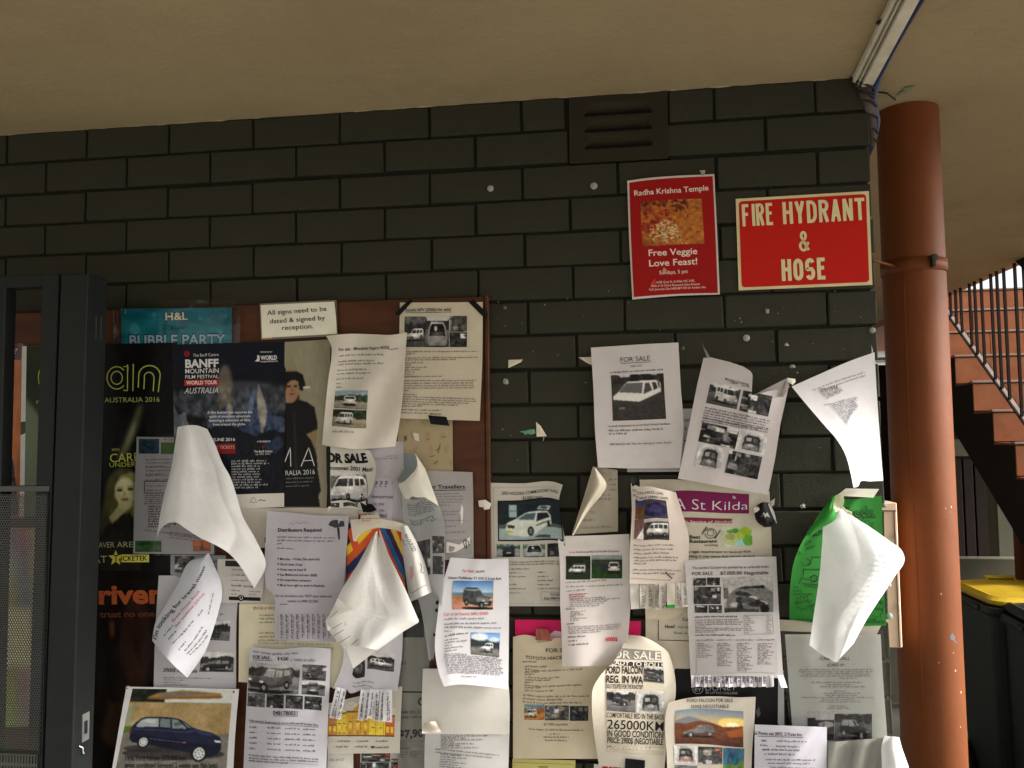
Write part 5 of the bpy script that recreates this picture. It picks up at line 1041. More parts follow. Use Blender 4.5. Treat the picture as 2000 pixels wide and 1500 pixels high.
s.text('interior!!', 704, 1007, 732, 1005, 5.5, (36, 36, 36), .01); s.poly([(700, 1004), (705, 1005), (704, 1014)], (170, 40, 44)); s.para((707, 1014), (742, 1013), (708, 1018), 2, 2.6, (150, 110, 90)); s.done()

s = Sheet('paper_notice', [(783, 918), (783, 1100)], [(923, 922), (924, 960), (925, 1090)], bd(1), c=(172, 168, 166), label='grey notice headed for Travellers with a torn right side, beside the bare timber edge', group=BG, wr=.003)
s.text('for Travellers', 836, 955, 908, 954, 8, (34, 32, 34), .014); s.stroke([(838, 958), (909, 957)], 1.2, (34, 32, 34)); P_ = (128, 124, 124)
s.para((848, 966), (902, 965), (852, 988), 5, 2.8, P_, [.9, 1, 1, .95, .5]); s.para((858, 1000), (895, 1000), (858, 1006), 2, 2.8, P_); s.para((868, 1018), (910, 1017), (870, 1041), 3, 2.8, P_, [1, .5, .9]); s.poly([(901, 985), (905, 992), (904, 1018), (901, 1024), (899, 1000)], (214, 210, 206))
s.rect([(872, 1054), (921, 1054), (921, 1083), (873, 1083)], (140, 138, 136)); s.poly([(872, 1058), (890, 1062), (908, 1068), (918, 1048), (918, 1062), (890, 1078), (872, 1080)], (214, 208, 200), off=.0015); s.stroke([(908, 1070), (905, 1058), (910, 1054), (915, 1058), (916, 1066)], 1.6, (24, 24, 24), off=.002); s.stroke([(910, 1056), (911, 1072)], 1.8, (24, 24, 24), off=.002); s.done()

s = Sheet('paper_notice', [(784, 960), (790, 1040), (800, 1110), (822, 1190), (838, 1290)], [(858, 988), (866, 1012), (869, 1080), (866, 1150), (846, 1290)], bd(3), T=[(784, 960), (806, 976), (830, 972), (858, 988)], c=(198, 199, 198), curl=lambda u, v: .03*u**2*sn(pi*np.clip(v*1.2, 0, 1)), label='grey notice in a clear plastic pocket with grey photographs, curling forward at its right edge', group=BG, wr=.002)
P_ = (120, 120, 124); s.para((796, 986), (850, 982), (798, 1006), 6, 2.6, P_, [.6, 1, 1, .9, 1, .8]); s.stroke([(835, 1010), (846, 1008), (842, 1018), (852, 1013)], 1, (60, 60, 64), smooth=True); s.para((800, 1016), (838, 1013), (802, 1024), 3, 2.6, P_)
s.pic([(808, 1056), (840, 1053), (841, 1122), (812, 1122)], G(clutter(34, 60, 17, 40, 200, 14))); s.pic([(844, 1047), (868, 1048), (868, 1080), (845, 1082)], G(clutter(24, 30, 18, 60, 210, 9))); s.pic([(845, 1086), (867, 1087), (865, 1122), (845, 1122)], G(clutter(24, 30, 19, 40, 190, 9)))
for (y, r0_) in ((1177, 3.4), (1192, 3.0), (1240, 2.6), (1290, 2.4)): s.poly([(854+r0_*math.cos(t)-(y-1177)*.09, y+r0_*1.3*math.sin(t)) for t in np.linspace(0, 2*pi, 12)[:-1]], (10, 10, 10), 'punched_hole')
s.film(3); s.done()
s = Sheet('paper_notice', [(775, 1160), (776, 1350), (778, 1560)], [(846, 1160), (838, 1300), (832, 1560)], bd(1), c=(150, 150, 140), label='black and white sale sheet with price 7,90 in a shiny plastic sleeve', group=BG, wr=.002)
s.pic([(786, 1172), (828, 1172), (828, 1245), (787, 1245)], G(Cv(40, 60, (26, 28, 26)).poly([(.6, 0), (1, .1), (.5, .6), (.1, .9), (.4, .4)], (96, 98, 94), .6).noise(9, 16, 3).blur(2))); s.stroke([(777, 1351), (826, 1352)], 3, (28, 28, 26))
s.text('31', 783, 1298, 792, 1298, 6, (60, 60, 58)); s.text('C', 816, 1378, 829, 1378, 15, (22, 22, 22), .03); s.text('0488 835 225', 781, 1394, 826, 1393, 5.5, (70, 70, 66)); s.text('0457 499 68', 786, 1404, 826, 1403, 5.5, (70, 70, 66)); s.text('$7,900', 779, 1442, 838, 1438, 15, (22, 22, 22), .035)
s.rect([(777, 1446), (796, 1446), (796, 1460), (777, 1461)], (120, 118, 112)); s.rect([(799, 1446), (826, 1446), (826, 1459), (799, 1460)], (126, 122, 116)); s.text('atures:', 780, 1464, 801, 1463, 5, (60, 60, 58)); s.para((781, 1470), (795, 1470), (781, 1479), 3, 2.8, (90, 90, 86)); s.para((800, 1470), (822, 1469), (800, 1479), 3, 2.8, (90, 90, 86)); s.film(4); s.done()

s = Sheet('folded_corner', [(788, 884), (790, 915), (775, 938), (784, 962)], [(811, 886), (830, 915), (843, 950), (857, 988)], .045, B=[(784, 962), (792, 975), (800, 974), (806, 969), (815, 972), (830, 971), (857, 988)], c=(226, 222, 208), smooth=False, curl=lambda u, v: .02*v*sn(pi*u), label='folded over cream flap with a torn edge in front of the travellers notice', cat='folded sheet', n=(24, 24))
s.pic([(788, 884), (811, 885), (777, 945), (775, 938)], Cv(10, 14, (112, 120, 122)).done(), 'grey_stripe'); s.done()

# pajero style notice (curled)
s = Sheet('paper_notice', [(637, 656), (647, 676), (647, 700), (642, 735), (635, 800), (629, 869)], [(795, 649), (792, 690), (788, 760), (781, 820), (772, 872)], .036, T=[(637, 656), (680, 652), (730, 653), (765, 654), (795, 649)], B=[(629, 869), (660, 873), (690, 877), (735, 875), (772, 872)],
  curl=lambda u, v: .02*v**2*sn(pi*u)+.02*(1-u)**3*v+.012*u**4+.004*sn(10*u+6*v), c=(226, 220, 206), label='curled white sale notice with two small colour photographs of a white off-roader on a road', group=BG, n=(36, 40))
s.text('For sale - Mitsubishi Pajero 4300$', 662, 686, 760, 681, 6, (70, 66, 70), .01); s.greek(761, 683, 776, 682, 2.6); P_ = (134, 126, 130)
for k, (a, y, b) in enumerate(((662, 697, 748), (661, 708, 729), (660, 714, 749), (659, 725, 715), (658, 732, 723), (657, 742, 708), (657, 750, 664), (657, 758, 667))): s.greek(a, y, b, y-3.5*(b-a)/90, 3.0, P_)
s.pic([(655, 763), (719, 762), (717, 800), (652, 797)], vehicle(outdoors(64, 36, (140, 160, 170), (150, 144, 128), (50, 58, 40), .45, 21), .26, .28, .66, .82, 'rear', (226, 224, 220)).done()); s.pic([(651, 799), (716, 801), (715, 836), (648, 832)], vehicle(outdoors(64, 36, (40, 50, 30), (150, 142, 116), (34, 42, 26), .35, 22), .1, .15, .6, .82, 'van', (216, 214, 206)).done())
s.text('John: 045 7739 745', 649, 844, 691, 846, 4, (120, 112, 116)); s.done()

# white page behind the distributor notice
s = Sheet('paper_notice', [(470, 993), (468, 1180)], [(700, 991), (700, 1180)], bd(2), c=(206, 198, 186), label='plain cream backing page behind the distributors notice', group=BG)
s.poly([(517, 1050), (522, 1049), (521, 1062), (517, 1060)], (40, 38, 36)); s.rect([(509, 1070), (520, 1070), (520, 1100), (508, 1094)], (24, 24, 26)); s.done()
s = Sheet('paper_notice', [(467, 1180), (466, 1332)], [(692, 1180), (688, 1345)], bd(2)+.002, c=CRM, label='yellowed cream invitation page with a brown spaced heading and red pin mark', group=BG, wr=.002)
s.text('ENTER A WONDERLAND', 495, 1191, 570, 1191, 6, (150, 100, 80), .0); 
for y in (1203, 1210, 1217): s.greek(507, y, 560, y, 3.4, (150, 142, 120))
for y in (1238, 1245, 1252): s.greek(505, y, 560, y, 3.4, (150, 142, 120))
s.greek(505, 1257, 650, 1260, 3.6, (176, 168, 140)); s.text('EDUCATION AND PROJECTS', 590, 1268, 651, 1269, 4, (150, 96, 60)); s.poly([(673, 1306), (677, 1312), (673, 1318), (669, 1312)], (176, 46, 44)); s.greek(666, 1322, 679, 1322, 4, (150, 90, 80)); s.done()

s = Sheet('paper_notice', [(522, 998), (519, 1050), (516, 1102), (519, 1148), (531, 1156), (537, 1170), (537, 1250)], [(681, 1008), (678, 1060), (673, 1130), (664, 1190), (656, 1254)], bd(5), smooth=False, flat=True, T=[(522, 998), (560, 1001), (620, 1007), (681, 1008)], c=(186, 182, 190), curl=lambda u, v: .008*v+.006*(1-u)**3+.006*sn(2*pi*u)*v, label='lilac white distributors required notice with a letterbox drawing and tear-off strips', group=BG, n=(36, 40), wr=.002)
I = (44, 42, 48); s.text('Distributors Required', 543, 1038.5, 628, 1038.5, 6.8, I, .022); s.stroke([(566, 1021), (572, 1024), (578, 1020), (585, 1023), (592, 1020), (600, 1022)], .8, (130, 126, 150), smooth=True)
s.poly([(643, 1022), (647, 1017), (655, 1015), (672, 1018), (673, 1028), (655, 1031), (642, 1026)], (56, 56, 60), 'letterbox_drawing'); s.poly([(658, 1030), (663, 1031), (664, 1054), (661, 1054)], (40, 40, 44), 'letterbox_drawing'); s.stroke([(661, 1014), (661, 1022), (666, 1014)], 1.5, (226, 224, 230), 'letterbox_drawing', off=.0019)
P_ = (120, 116, 128); s.para((541, 1050), (653, 1052), (541, 1063), 3, 3.2, P_, [1, 1, .08]); s.greek(541, 1072, 573, 1073, 3.2, P_)
for k, (t, b) in enumerate((('Monday – Friday (Sat optional)', 624), ('Good rates of pay', 591), ('Great way to keep fit', 598), ('See Melbourne and earn $$$$', 619), ('No experience necessary', 608), ('Must have right to work in Australia', 634))):
    s.text(t, 547, 1094+k*10.2, b, 1094.5+k*10.4, 4.8, I, .012); s.poly([(542, 1090+k*10.2), (544.5, 1090+k*10.2), (544.5, 1092.6+k*10.2), (542, 1092.6+k*10.2)], I)
s.text('For an immediate start TEXT your name and', 538, 1166, 647, 1167, 4.8, (64, 62, 72), .006); s.text('number to 0408 323 826', 562, 1176, 621, 1177, 4.8, (64, 62, 72), .006); s.greek(547, 1181.5, 561, 1181.5, 2.6, P_)
for k in range(10):
    x = 549+k*10.3; s.stroke([(x-6.5, 1198), (x-7, 1250)], .5, (150, 148, 158)); s.greek(x-1.5, 1200, x-.5, 1247, 3.2, (84, 82, 92)); s.greek(x+2, 1204, x+2.6, 1240, 2.6, (120, 118, 128))
s.done()

# colourful map
s = Sheet('colour_poster', [(677, 1022), (676, 1160)], [(788, 1026), (792, 1160)], bd(3), c=(40, 40, 66), mat=M_poster, label='brightly striped multicolour poster, mostly hidden behind the folded cone', cat='poster')
im = Cv(80, 90, (38, 40, 70)); cs = [(206, 80, 36), (40, 96, 150), (60, 34, 74), (214, 176, 60), (196, 60, 40), (40, 120, 160), (44, 40, 84), (214, 110, 50)]
for k, c_ in enumerate(cs): x = .45+k*.09; im.poly([(x, -.05), (x+.085, -.05), (x+.6, .95), (x+.5, .95)], c_)
for k, c_ in enumerate([(226, 190, 50), (210, 90, 40), (44, 50, 100), (196, 52, 36)]): x = .0+k*.16; im.poly([(-.1, .55+k*.14), (-.1, .42+k*.14), (.55, -.2+k*.17), (.6, -.05+k*.17)], c_)
im.poly([(0, .1), (.14, 0), (.2, .3), (.12, .42)], (206, 80, 36)); im.noise(12, 10, 3); s.pic([(678, 1024), (788, 1028), (792, 1158), (677, 1158)], im.done(), 'printed_picture'); s.text('EVERY', 772, 1114, 786, 1134, 6, (220, 120, 60), off=.0019); s.done()
s = Sheet('paper_scrap', [(684, 1015), (686, 1030), (690, 1058), (697, 1057)], [(796, 1026), (799, 1045), (760, 1030), (705, 1030)], bd(4), c=(222, 214, 198), label='torn cream paper edge framing the striped poster', cat='paper scrap', n=(20, 12), smooth=False, T=[(684, 1015), (740, 1012), (780, 1020), (796, 1026)], B=[(697, 1057), (700, 1045), (705, 1030)])
s = Sheet('pamphlet', [(783, 1030), (786, 1075), (792, 1120), (800, 1176)], [(796, 1026), (812, 1055), (830, 1100), (844, 1156)], .045, B=[(800, 1176), (844, 1156)], c=(220, 218, 214), curl=lambda u, v: .025*sn(pi*u), label='narrow white pamphlet curling out with a grey stamp and red smudge', cat='pamphlet')
s.text('GH OURIGO', 790, 1044, 806, 1078, 5, (90, 90, 92), .02); s.para((786, 1052), (793, 1080), (790, 1052), 1, 2.4); s.poly([(800, 1108), (806, 1106), (808, 1124), (803, 1136), (800, 1124)], (206, 160, 158)); s.stroke([(804, 1158), (833, 1142)], .8, (60, 60, 60)); s.stroke([(820, 1100), (824, 1108), (822, 1116), (828, 1120)], 1, (70, 70, 70), smooth=True); s.done()

# page with tear-off tabs under the cone
s = Sheet('paper_notice', [(672, 1230), (668, 1300), (650, 1345)], [(787, 1230), (785, 1280), (776, 1350)], bd(4), c=(208, 207, 214), label='white car notice with two dark photos and long torn phone strips, below the cone', group=BG, wr=.003, T=[(672, 1230), (787, 1230)], B=[(650, 1345), (678, 1347), (681, 1352), (712, 1346), (745, 1350), (776, 1350)])
s.pic([(690, 1280), (712, 1282), (712, 1322), (688, 1318)], G(vehicle(outdoors(24, 40, (60, 60, 62), (40, 40, 42), seed=3), -.4, .3, .8, .9, 'suv', (90, 90, 92)))); s.pic([(717, 1275), (771, 1278), (769, 1312), (717, 1307)], G(vehicle(outdoors(54, 36, (196, 196, 200), (84, 82, 84), hz=.4, seed=33), .1, .36, .92, .8, 'suv', (226, 226, 226), flip=True))); s.greek(690, 1334, 730, 1335, 3, (110, 108, 116)); s.greek(688, 1341, 727, 1343, 3, (110, 108, 116))
for k, (x, y, xb, yb) in enumerate(((661, 1346, 648, 1402), (672, 1348, 660, 1404), (710, 1350, 703, 1406), (719, 1350, 713, 1404), (728, 1350, 722, 1402), (736, 1350, 734, 1408), (748, 1350, 744, 1408), (757, 1350, 757, 1409))):
    w = 5.2 if k < 7 else 9
    tb_ = Sheet('tear_off_tab', [(x-w, y-4), (xb-w, yb)], [(x+w, y-3), (xb+w, yb+2)], bd(5)+.004, c=(216, 215, 220), parent=s.o, n=(4, 8), curl=lambda u, v, k=k: .012*v*(1+.5*math.sin(k*2.1)))
    tb_.greek(x-1, y+3, xb-1, yb-3, 3.4, (70, 68, 76)); tb_.greek(x+2.4, y+20, xb+2.4, yb-3, 2.4, (110, 108, 116)); tb_.done()
s.done()

s = Sheet('flyer', [(636, 1375), (638, 1430), (640, 1472)], [(786, 1340), (783, 1400), (781, 1471)], bd(2)+.002, c=(206, 200, 186), label='cream flyer with a drawing of yellow and brown shop fronts, bottom centre left', cat='flyer', wr=.002)
im = Cv(140, 70, (196, 192, 178)); im.noise(5, 8, 4)
def house(x0, x1, y0, c_, roof, doors=True):
    im.rect(x0, y0, x1, .98, c_); im.rect(x0, y0, x1, y0+.05, [q*.6 for q in c_]); im.rect(x0, .94, x1, .98, (90, 70, 40))
    if roof: im.poly([(x0+(x1-x0)*.25, y0), ((x0+x1)/2, y0-.2), (x0+(x1-x0)*.75, y0)], c_)
    n = max(2, int((x1-x0)/.09))
    for k in range(n):
        cx = x0+(k+.5)*(x1-x0)/n; im.rect(cx-.02, y0+.30, cx+.02, y0+.5, (214, 190, 60)); im.rect(cx-.02, y0+.30, cx+.02, y0+.33, (90, 60, 50)); im.rect(cx-.022, y0+.56, cx+.022, .92, (170, 120, 60))
        im.rect(cx+.034, y0+.12, cx+.04, .94, (150, 90, 70))
house(.0, .14, .34, (176, 116, 70), False); house(.14, .28, .30, (206, 176, 62), False); house(.28, .62, .26, (196, 152, 60), True); house(.62, .86, .42, (214, 186, 60), False); house(.86, 1.0, .36, (190, 96, 54), False); im.noise(30, 14, 5)
s.pic([(640, 1372), (772, 1372), (770, 1441), (640, 1440)], im.done(), 'printed_picture')
for (x, y) in ((666, 1449), (702, 1449), (740, 1449), (662, 1460), (700, 1460), (730, 1461)): s.text('—', x-6, y, x-2, y, 4, (60, 70, 70), .1); s.greek(x, y, x+16, y, 3.6, (100, 100, 96))
s.text('city bank', 740, 1461.5, 760, 1461, 4, (60, 60, 60)); s.poly([(724, 1457), (732, 1457), (728, 1463)], (50, 60, 60)); s.done()

s = Sheet('folded_sheet', [(733, 1039), (700, 1100), (668, 1150), (652, 1184), (637, 1210), (645, 1235), (662, 1258)], [(742, 1036), (760, 1085), (782, 1130), (795, 1158), (819, 1215), (790, 1232), (737, 1270)], .07, T=[(733, 1039), (742, 1036)], B=[(662, 1258), (700, 1262), (737, 1270)], c=(228, 227, 222), smooth=False,
  curl=lambda u, v: -.03+.06*v+.03*sn(pi*u)*v+.010*sn(7*u+2*v), label='blank white sheet folded into a cone with torn strips at its lower left', cat='folded sheet', n=(56, 56), wr=.002, crease=3)
s.para((715, 1110), (775, 1125), (690, 1210), 14, 3.4, (224, 220, 214))
for (q, k) in (([(670, 1252), (700, 1244), (737, 1268), (697, 1305), (690, 1306), (675, 1276)], 0),):
    pass
for k, (a, b, c_, d_) in enumerate((((674, 1262), (696, 1246), (738, 1268), (690, 1306)), ((664, 1256), (680, 1246), (700, 1250), (672, 1268)), ((642, 1232), (666, 1215), (690, 1240), (655, 1248)), ((636, 1211), (660, 1196), (680, 1222), (640, 1232)), ((648, 1193), (660, 1168), (690, 1190), (645, 1206)))):
    Sheet('torn_strip', [a, d_], [b, c_], .105-.004*k, c=(238, 235, 230), parent=s.o, n=(8, 8), curl=lambda u, v, k=k: .004*k*v)
for (a, b) in (((642, 1232), (668, 1217)), ((649, 1243), (672, 1230)), ((662, 1256), (684, 1242)), ((675, 1270), (700, 1248)), ((646, 1206), (660, 1193))): s.stroke([a, b], 1.2, (120, 112, 100), 'slit', off=.02)
s.done()

# jeep sale sheet
s = Sheet('paper_notice', [(490, 1263), (485, 1310), (480, 1400), (473, 1560)], [(646, 1267), (644, 1330), (640, 1420), (636, 1560)], bd(5), T=[(490, 1263), (540, 1268), (600, 1264), (646, 1267)], c=(196, 195, 202), curl=lambda u, v: .012*sn(pi*u)+.004*v, label='white notice for a dark off-roader with one large and six small grey photographs', group=BG, n=(30, 36))
s.greek(495, 1274, 583, 1277, 4, (120, 116, 126)); s.text('FOR SALE .', 494, 1287, 530, 1288, 7, (40, 38, 46), .012); s.stroke([(494, 1289.5), (532, 1290.5)], .9, (40, 38, 46)); s.text('$ 4,200', 542, 1289, 563, 1290, 6.2, (40, 38, 46), .02); s.text('or', 567, 1291, 571, 1291, 3, (70, 68, 76)); s.text('make an offer', 574, 1291, 616, 1293, 6.5, (84, 80, 92), .0, shear=.25)
s.pic([(487, 1291), (587, 1297), (583, 1356), (484, 1351)], G(vehicle(outdoors(100, 60, (170, 170, 172), (128, 126, 126), (54, 54, 52), .34, 51), .0, .12, .86, .95, 'suv', (86, 86, 88), (150, 150, 152))))
s.pic([(591, 1298), (638, 1300), (636, 1330), (590, 1329)], G(vehicle(clutter(44, 30, 52, 60, 200), .1, .2, .8, .9, 'suv', (60, 60, 62)))); s.pic([(590, 1331), (636, 1333), (634, 1360), (589, 1356)], G(vehicle(outdoors(44, 30, (190, 190, 190), seed=53), .2, .05, .75, .95, 'rear', (90, 90, 92))))
for k in range(4): s.pic([(484+k*37, 1353+k*2.2), (520+k*37-2, 1355+k*2.2), (519+k*37-2, 1382+k*2), (483+k*37, 1379+k*2)], G(clutter(34, 26, 54+k, 40, 210, 8).noise(3, 50, k)))
s.text('0481780031', 533, 1396, 581, 1397, 8, (44, 42, 50), .02); s.stroke([(533, 1398), (582, 1399)], 1, (44, 42, 50)); s.text('Fully serviced, Registration in victoria valid until 20 October 2016', 487, 1409, 622, 1419, 4, (60, 58, 70), .014); s.stroke([(487, 1411), (622, 1420.5)], .7, (60, 58, 70))
for r_i in range(5):
    for c_i in range(4): s.greek(487+c_i*35, 1421+r_i*10.5+c_i*1.5, 487+c_i*35+(14, 26, 28, 22)[c_i], 1422+r_i*10.5+c_i*1.5, 3.4, (104, 100, 116))
s.para((486, 1476), (620, 1484), (486, 1487), 3, 3, (100, 96, 110)); s.stroke([(485, 1485), (622, 1494)], .7, (100, 96, 110)); s.done()
s = Sheet('paper_notice', [(640, 1470), (638, 1560)], [(690, 1471), (690, 1560)], bd(1), c=(220, 216, 208), label='bare white paper edge with a faint phone number under the shop front flyer', group=BG)
s.text('426 64 67', 643, 1487, 672, 1486, 5, (150, 146, 150)); s.done()
s = Sheet('paper_notice', [(704, 1470), (702, 1560)], [(834, 1468), (834, 1560)], bd(0), c=(190, 188, 180), label='collage sheet of camper interior photographs at the bottom edge', group=BG)
for (q, sd) in (((706, 1471, 762, 1488), 1), ((764, 1482, 797, 1506), 2), ((716, 1489, 760, 1520), 3), ((800, 1482, 828, 1500), 4), ((704, 1489, 716, 1510), 5)): s.pic(q, clutter(40, 26, 70+sd, 40, 210, 14, tint=[(60, 110, 120), (190, 150, 130), (170, 60, 60)]).done())
s.done()
# --- brick wall papers, middle
s = Sheet('paper_notice', [(880, 1089), (872, 1115), (862, 1150), (855, 1200), (850, 1275), (856, 1310), (867, 1341)], [(993, 1091), (994, 1150), (994, 1220), (993, 1346)], .05, T=[(880, 1089), (940, 1092), (993, 1091)], B=[(867, 1341), (895, 1337), (930, 1339), (993, 1346)],
  curl=lambda u, v: -.012+.03*v*(1-u)**2+.02*v**2+.012*sn(pi*u)*v, c=(228, 226, 230), label='curled white notice for a dark off-roader by the sea with red headline and phone line', group=BG, n=(36, 40), wr=.002)
RD = (196, 60, 54); I = (52, 50, 56); P_ = (124, 118, 124)
s.text('For Sale:', 903, 1117.5, 926, 1118, 5.4, RD, .01); s.text('$4,499', 930, 1118.5, 946, 1118.5, 4.4, I, .01); s.text('Nissan Pathfinder ST WX II Auto 4x4', 876, 1131, 979, 1133, 5.4, I, .014)
im = outdoors(80, 58, (96, 140, 190), (150, 110, 76), (90, 120, 130), .46, 61); im.grad(0, .42, (70, 120, 180), (176, 196, 210)).noise(5, 14, 2); im.grad(.42, .5, (90, 130, 150), (80, 120, 140)); im.grad(.5, .62, (140, 120, 80), (150, 112, 70)); im.grad(.62, 1, (176, 120, 92), (190, 130, 104)); im.noise(9, 20, 71, mask=(im.y > .6)*1.0); im.blur(2); vehicle(im, .26, .26, .98, .98, 'suv', (66, 66, 64), (44, 52, 58), flip=True); im.rect(.34, .24, .62, .28, (26, 28, 30)); im.poly([(.6, .58), (.92, .60), (.92, .72), (.6, .72)], (150, 150, 146), .6); im.rect(.78, .76, .88, .80, (220, 220, 216)); s.pic([(885, 1134), (964, 1134), (963, 1191), (884, 1190)], im.blur(1).done())
s.text('Call or txt Patrick: 0491157600', 867, 1203, 954, 1200.5, 6, RD, .006)
s.greek(868, 1211, 947, 1209.5, 3.2, P_); s.greek(868, 1221, 968, 1218, 3.2, P_); s.greek(868, 1227, 979, 1228, 3.2, P_); s.greek(868, 1234, 880, 1234, 3.2, P_); s.greek(869, 1244, 912, 1238, 3.6, (90, 86, 92)); s.para((869, 1252), (895, 1248), (868, 1274), 5, 3, P_, [1, 1.7, .5, 1.3, .9])
im = outdoors(58, 48, (110, 156, 205), (128, 124, 120), (50, 56, 54), .52, 62); im.ell(.3, .2, .3, .16, (214, 218, 222)); im.ell(.8, .3, .2, .1, (200, 210, 220)); im.blur(5); im.noise(5, 22, 77, mask=(im.y < .5)*1.0); im.poly([(0, .28), (.4, .42), (1, .55), (1, .6), (0, .6)], (48, 50, 50)); vehicle(im, .34, .44, .78, .84, 'suv', (214, 216, 216)); s.pic([(920, 1235), (977, 1236), (975, 1284), (920, 1278)], im.done())
s.para((867, 1279), (978, 1284), (874, 1316), 12, 2.8, P_, [.4, .95, 1, .97, 1, .96, .98, 1, .95, 1, .97, .9]); s.greek(902, 1322, 934, 1323, 2.4, P_); s.done()
s = Sheet('folded_sheet', [(826, 1306), (824, 1360), (824, 1434)], [(990, 1306), (995, 1360), (995, 1434)], bd(4), c=(226, 222, 214), curl=lambda u, v: .008*sn(pi*u)+.004*v, label='blank beige sheet hanging below the off-roader notice with a crumpled tape corner', cat='blank sheet', group=BG)
s.done()
t_ = Sheet('clear_tape', [(828, 1412), (824, 1432)], [(850, 1408), (862, 1430)], bd(6), c=(206, 196, 182), mat=M_poster, label='crumpled clear tape lump at the lower left of the blank beige sheet', cat='tape', n=(12, 10), wr=.012)
s = Sheet('paper_notice', [(830, 1428), (829, 1480), (828, 1560)], [(995, 1428), (993, 1500), (990, 1560)], bd(3), c=(216, 215, 212), curl=lambda u, v: .014*sn(pi*u*1.0), label='white text-only notice under the blank beige sheet at the bottom edge', group=BG)
s.para((861, 1435), (985, 1434), (861, 1462), 8, 2.8, (120, 116, 118), [.5, .72, .4, .66, .2, .52, .3, .6]); s.para((850, 1464), (974, 1476), (850, 1470), 2, 2.8, (120, 116, 118), [1, .9]); s.para((860, 1474), (960, 1482), (858, 1498), 6, 2.8, (120, 116, 118), [.4, .5, .3, .5, .35, .6]); s.done()

s = Sheet('paper_notice', [(958, 943), (959, 1040), (960, 1184)], [(1099, 947), (1092, 975), (1095, 1010), (1102, 1044), (1106, 1184)], wd(1), T=[(958, 943), (1020, 944), (1085, 942), (1099, 947)], c=(208, 202, 190), curl=lambda u, v: .018*u**3*(1-v), label='notice for a white station wagon with one large dark photograph and three small ones', group=WG, n=(30, 36), wr=.002)
I = (60, 56, 54); s.text('2003 HOLDEN COMMODORE WAG', 980, 966, 1089, 964, 6.2, I, .006); s.text('$2,800 ONO', 1021, 975, 1060, 974.5, 5.8, I, .006); s.stroke([(964, 952), (1092, 951)], .7, (170, 164, 152)); s.stroke([(964, 952), (966, 1179), (1098, 1179)], .7, (170, 164, 152))
im = Cv(120, 76, (26, 34, 38)); im.rect(.0, .0, 1, .6, (24, 34, 38)); im.rect(.16, .09, .29, .4, (150, 172, 176)); im.rect(.17, .24, .28, .26, (90, 110, 110)); im.rect(.6, .15, .85, .5, (34, 44, 50)); im.poly([(0, .62), (.5, .56), (1, .66), (1, 1), (0, 1)], (150, 168, 166)); im.poly([(.0, .6), (.3, .55), (1, .62), (1, .7), (0, .7)], (70, 84, 84)); im.poly([(.55, .95), (.62, .88), (.8, .9), (.8, .97)], (60, 66, 68))
im.poly([(.62, .24), (.66, .16), (.84, .17), (.8, .28)], (190, 200, 196)); im.poly([(.65, .22), (.68, .18), (.8, .19), (.77, .26)], (60, 70, 76))
im.poly([(.10, .72), (.13, .55), (.26, .46), (.42, .31), (.5, .28), (.78, .3), (.84, .42), (.84, .62), (.7, .72), (.58, .86), (.42, .92), (.16, .86)], (206, 212, 200)); im.poly([(.30, .46), (.44, .32), (.60, .33), (.56, .5)], (72, 92, 100)); im.poly([(.62, .34), (.78, .34), (.82, .45), (.60, .55)], (26, 32, 38)); im.poly([(.13, .6), (.25, .62), (.24, .70), (.14, .68)], (50, 54, 50)); im.poly([(.11, .74), (.22, .77), (.21, .83), (.12, .80)], (196, 190, 60)); im.ell(.5, .78, .05, .12, (24, 26, 28)); im.ell(.5, .78, .028, .075, (110, 116, 116)); im.ell(.79, .62, .025, .07, (24, 26, 28)); im.poly([(.58, .64), (.82, .52), (.82, .55), (.58, .67)], (60, 66, 66)); im.noise(20, 8, 3).blur(1)
s.rect([(972, 978), (1096, 978), (1101, 1058), (973, 1057)], (14, 14, 14), 'picture_frame', n=(14, 10)); s.pic([(974, 980), (1094, 980), (1099, 1055), (975, 1055)], im.done(), off=.0019)
s.pic((970, 1062, 1016, 1088), vehicle(outdoors(46, 28, (150, 170, 160), (150, 156, 150), (60, 80, 60), .3, 81), .24, .1, .78, .98, 'rear', (38, 48, 54)).done()); s.pic((1021, 1062, 1065, 1088), vehicle(outdoors(46, 28, (150, 160, 150), (150, 156, 150), (70, 90, 60), .3, 82), .12, .02, .9, .98, 'boot', (176, 186, 186)).done()); s.pic((1069, 1062, 1103, 1088), clutter(34, 26, 83, 20, 190, 6).done())
P_ = (120, 116, 108); s.para((990, 1099), (1094, 1098), (990, 1104), 2, 2.8, P_, [1, 1]); s.greek(992, 1113, 1032, 1112, 2.8, P_); 
for y in (1120, 1127, 1143, 1151, 1159): s.greek(993, y, 1008+(y % 3)*9, y, 2.8, P_)
for y, b in ((1119, 1064), (1127, 1070), (1135, 1080), (1143, 1075), (1151, 1094)): s.greek(1050, y, b, y, 2.8, P_)
s.stroke([(1094, 1157), (1057, 1156), (1057, 1172), (1094, 1173)], .8, (150, 146, 130)); s.text('Contact', 1075, 1163, 1094, 1163, 4.6, I, .01); s.text('Katy 0404 94', 1063, 1171, 1095, 1171, 4.6, I, .014); s.done()

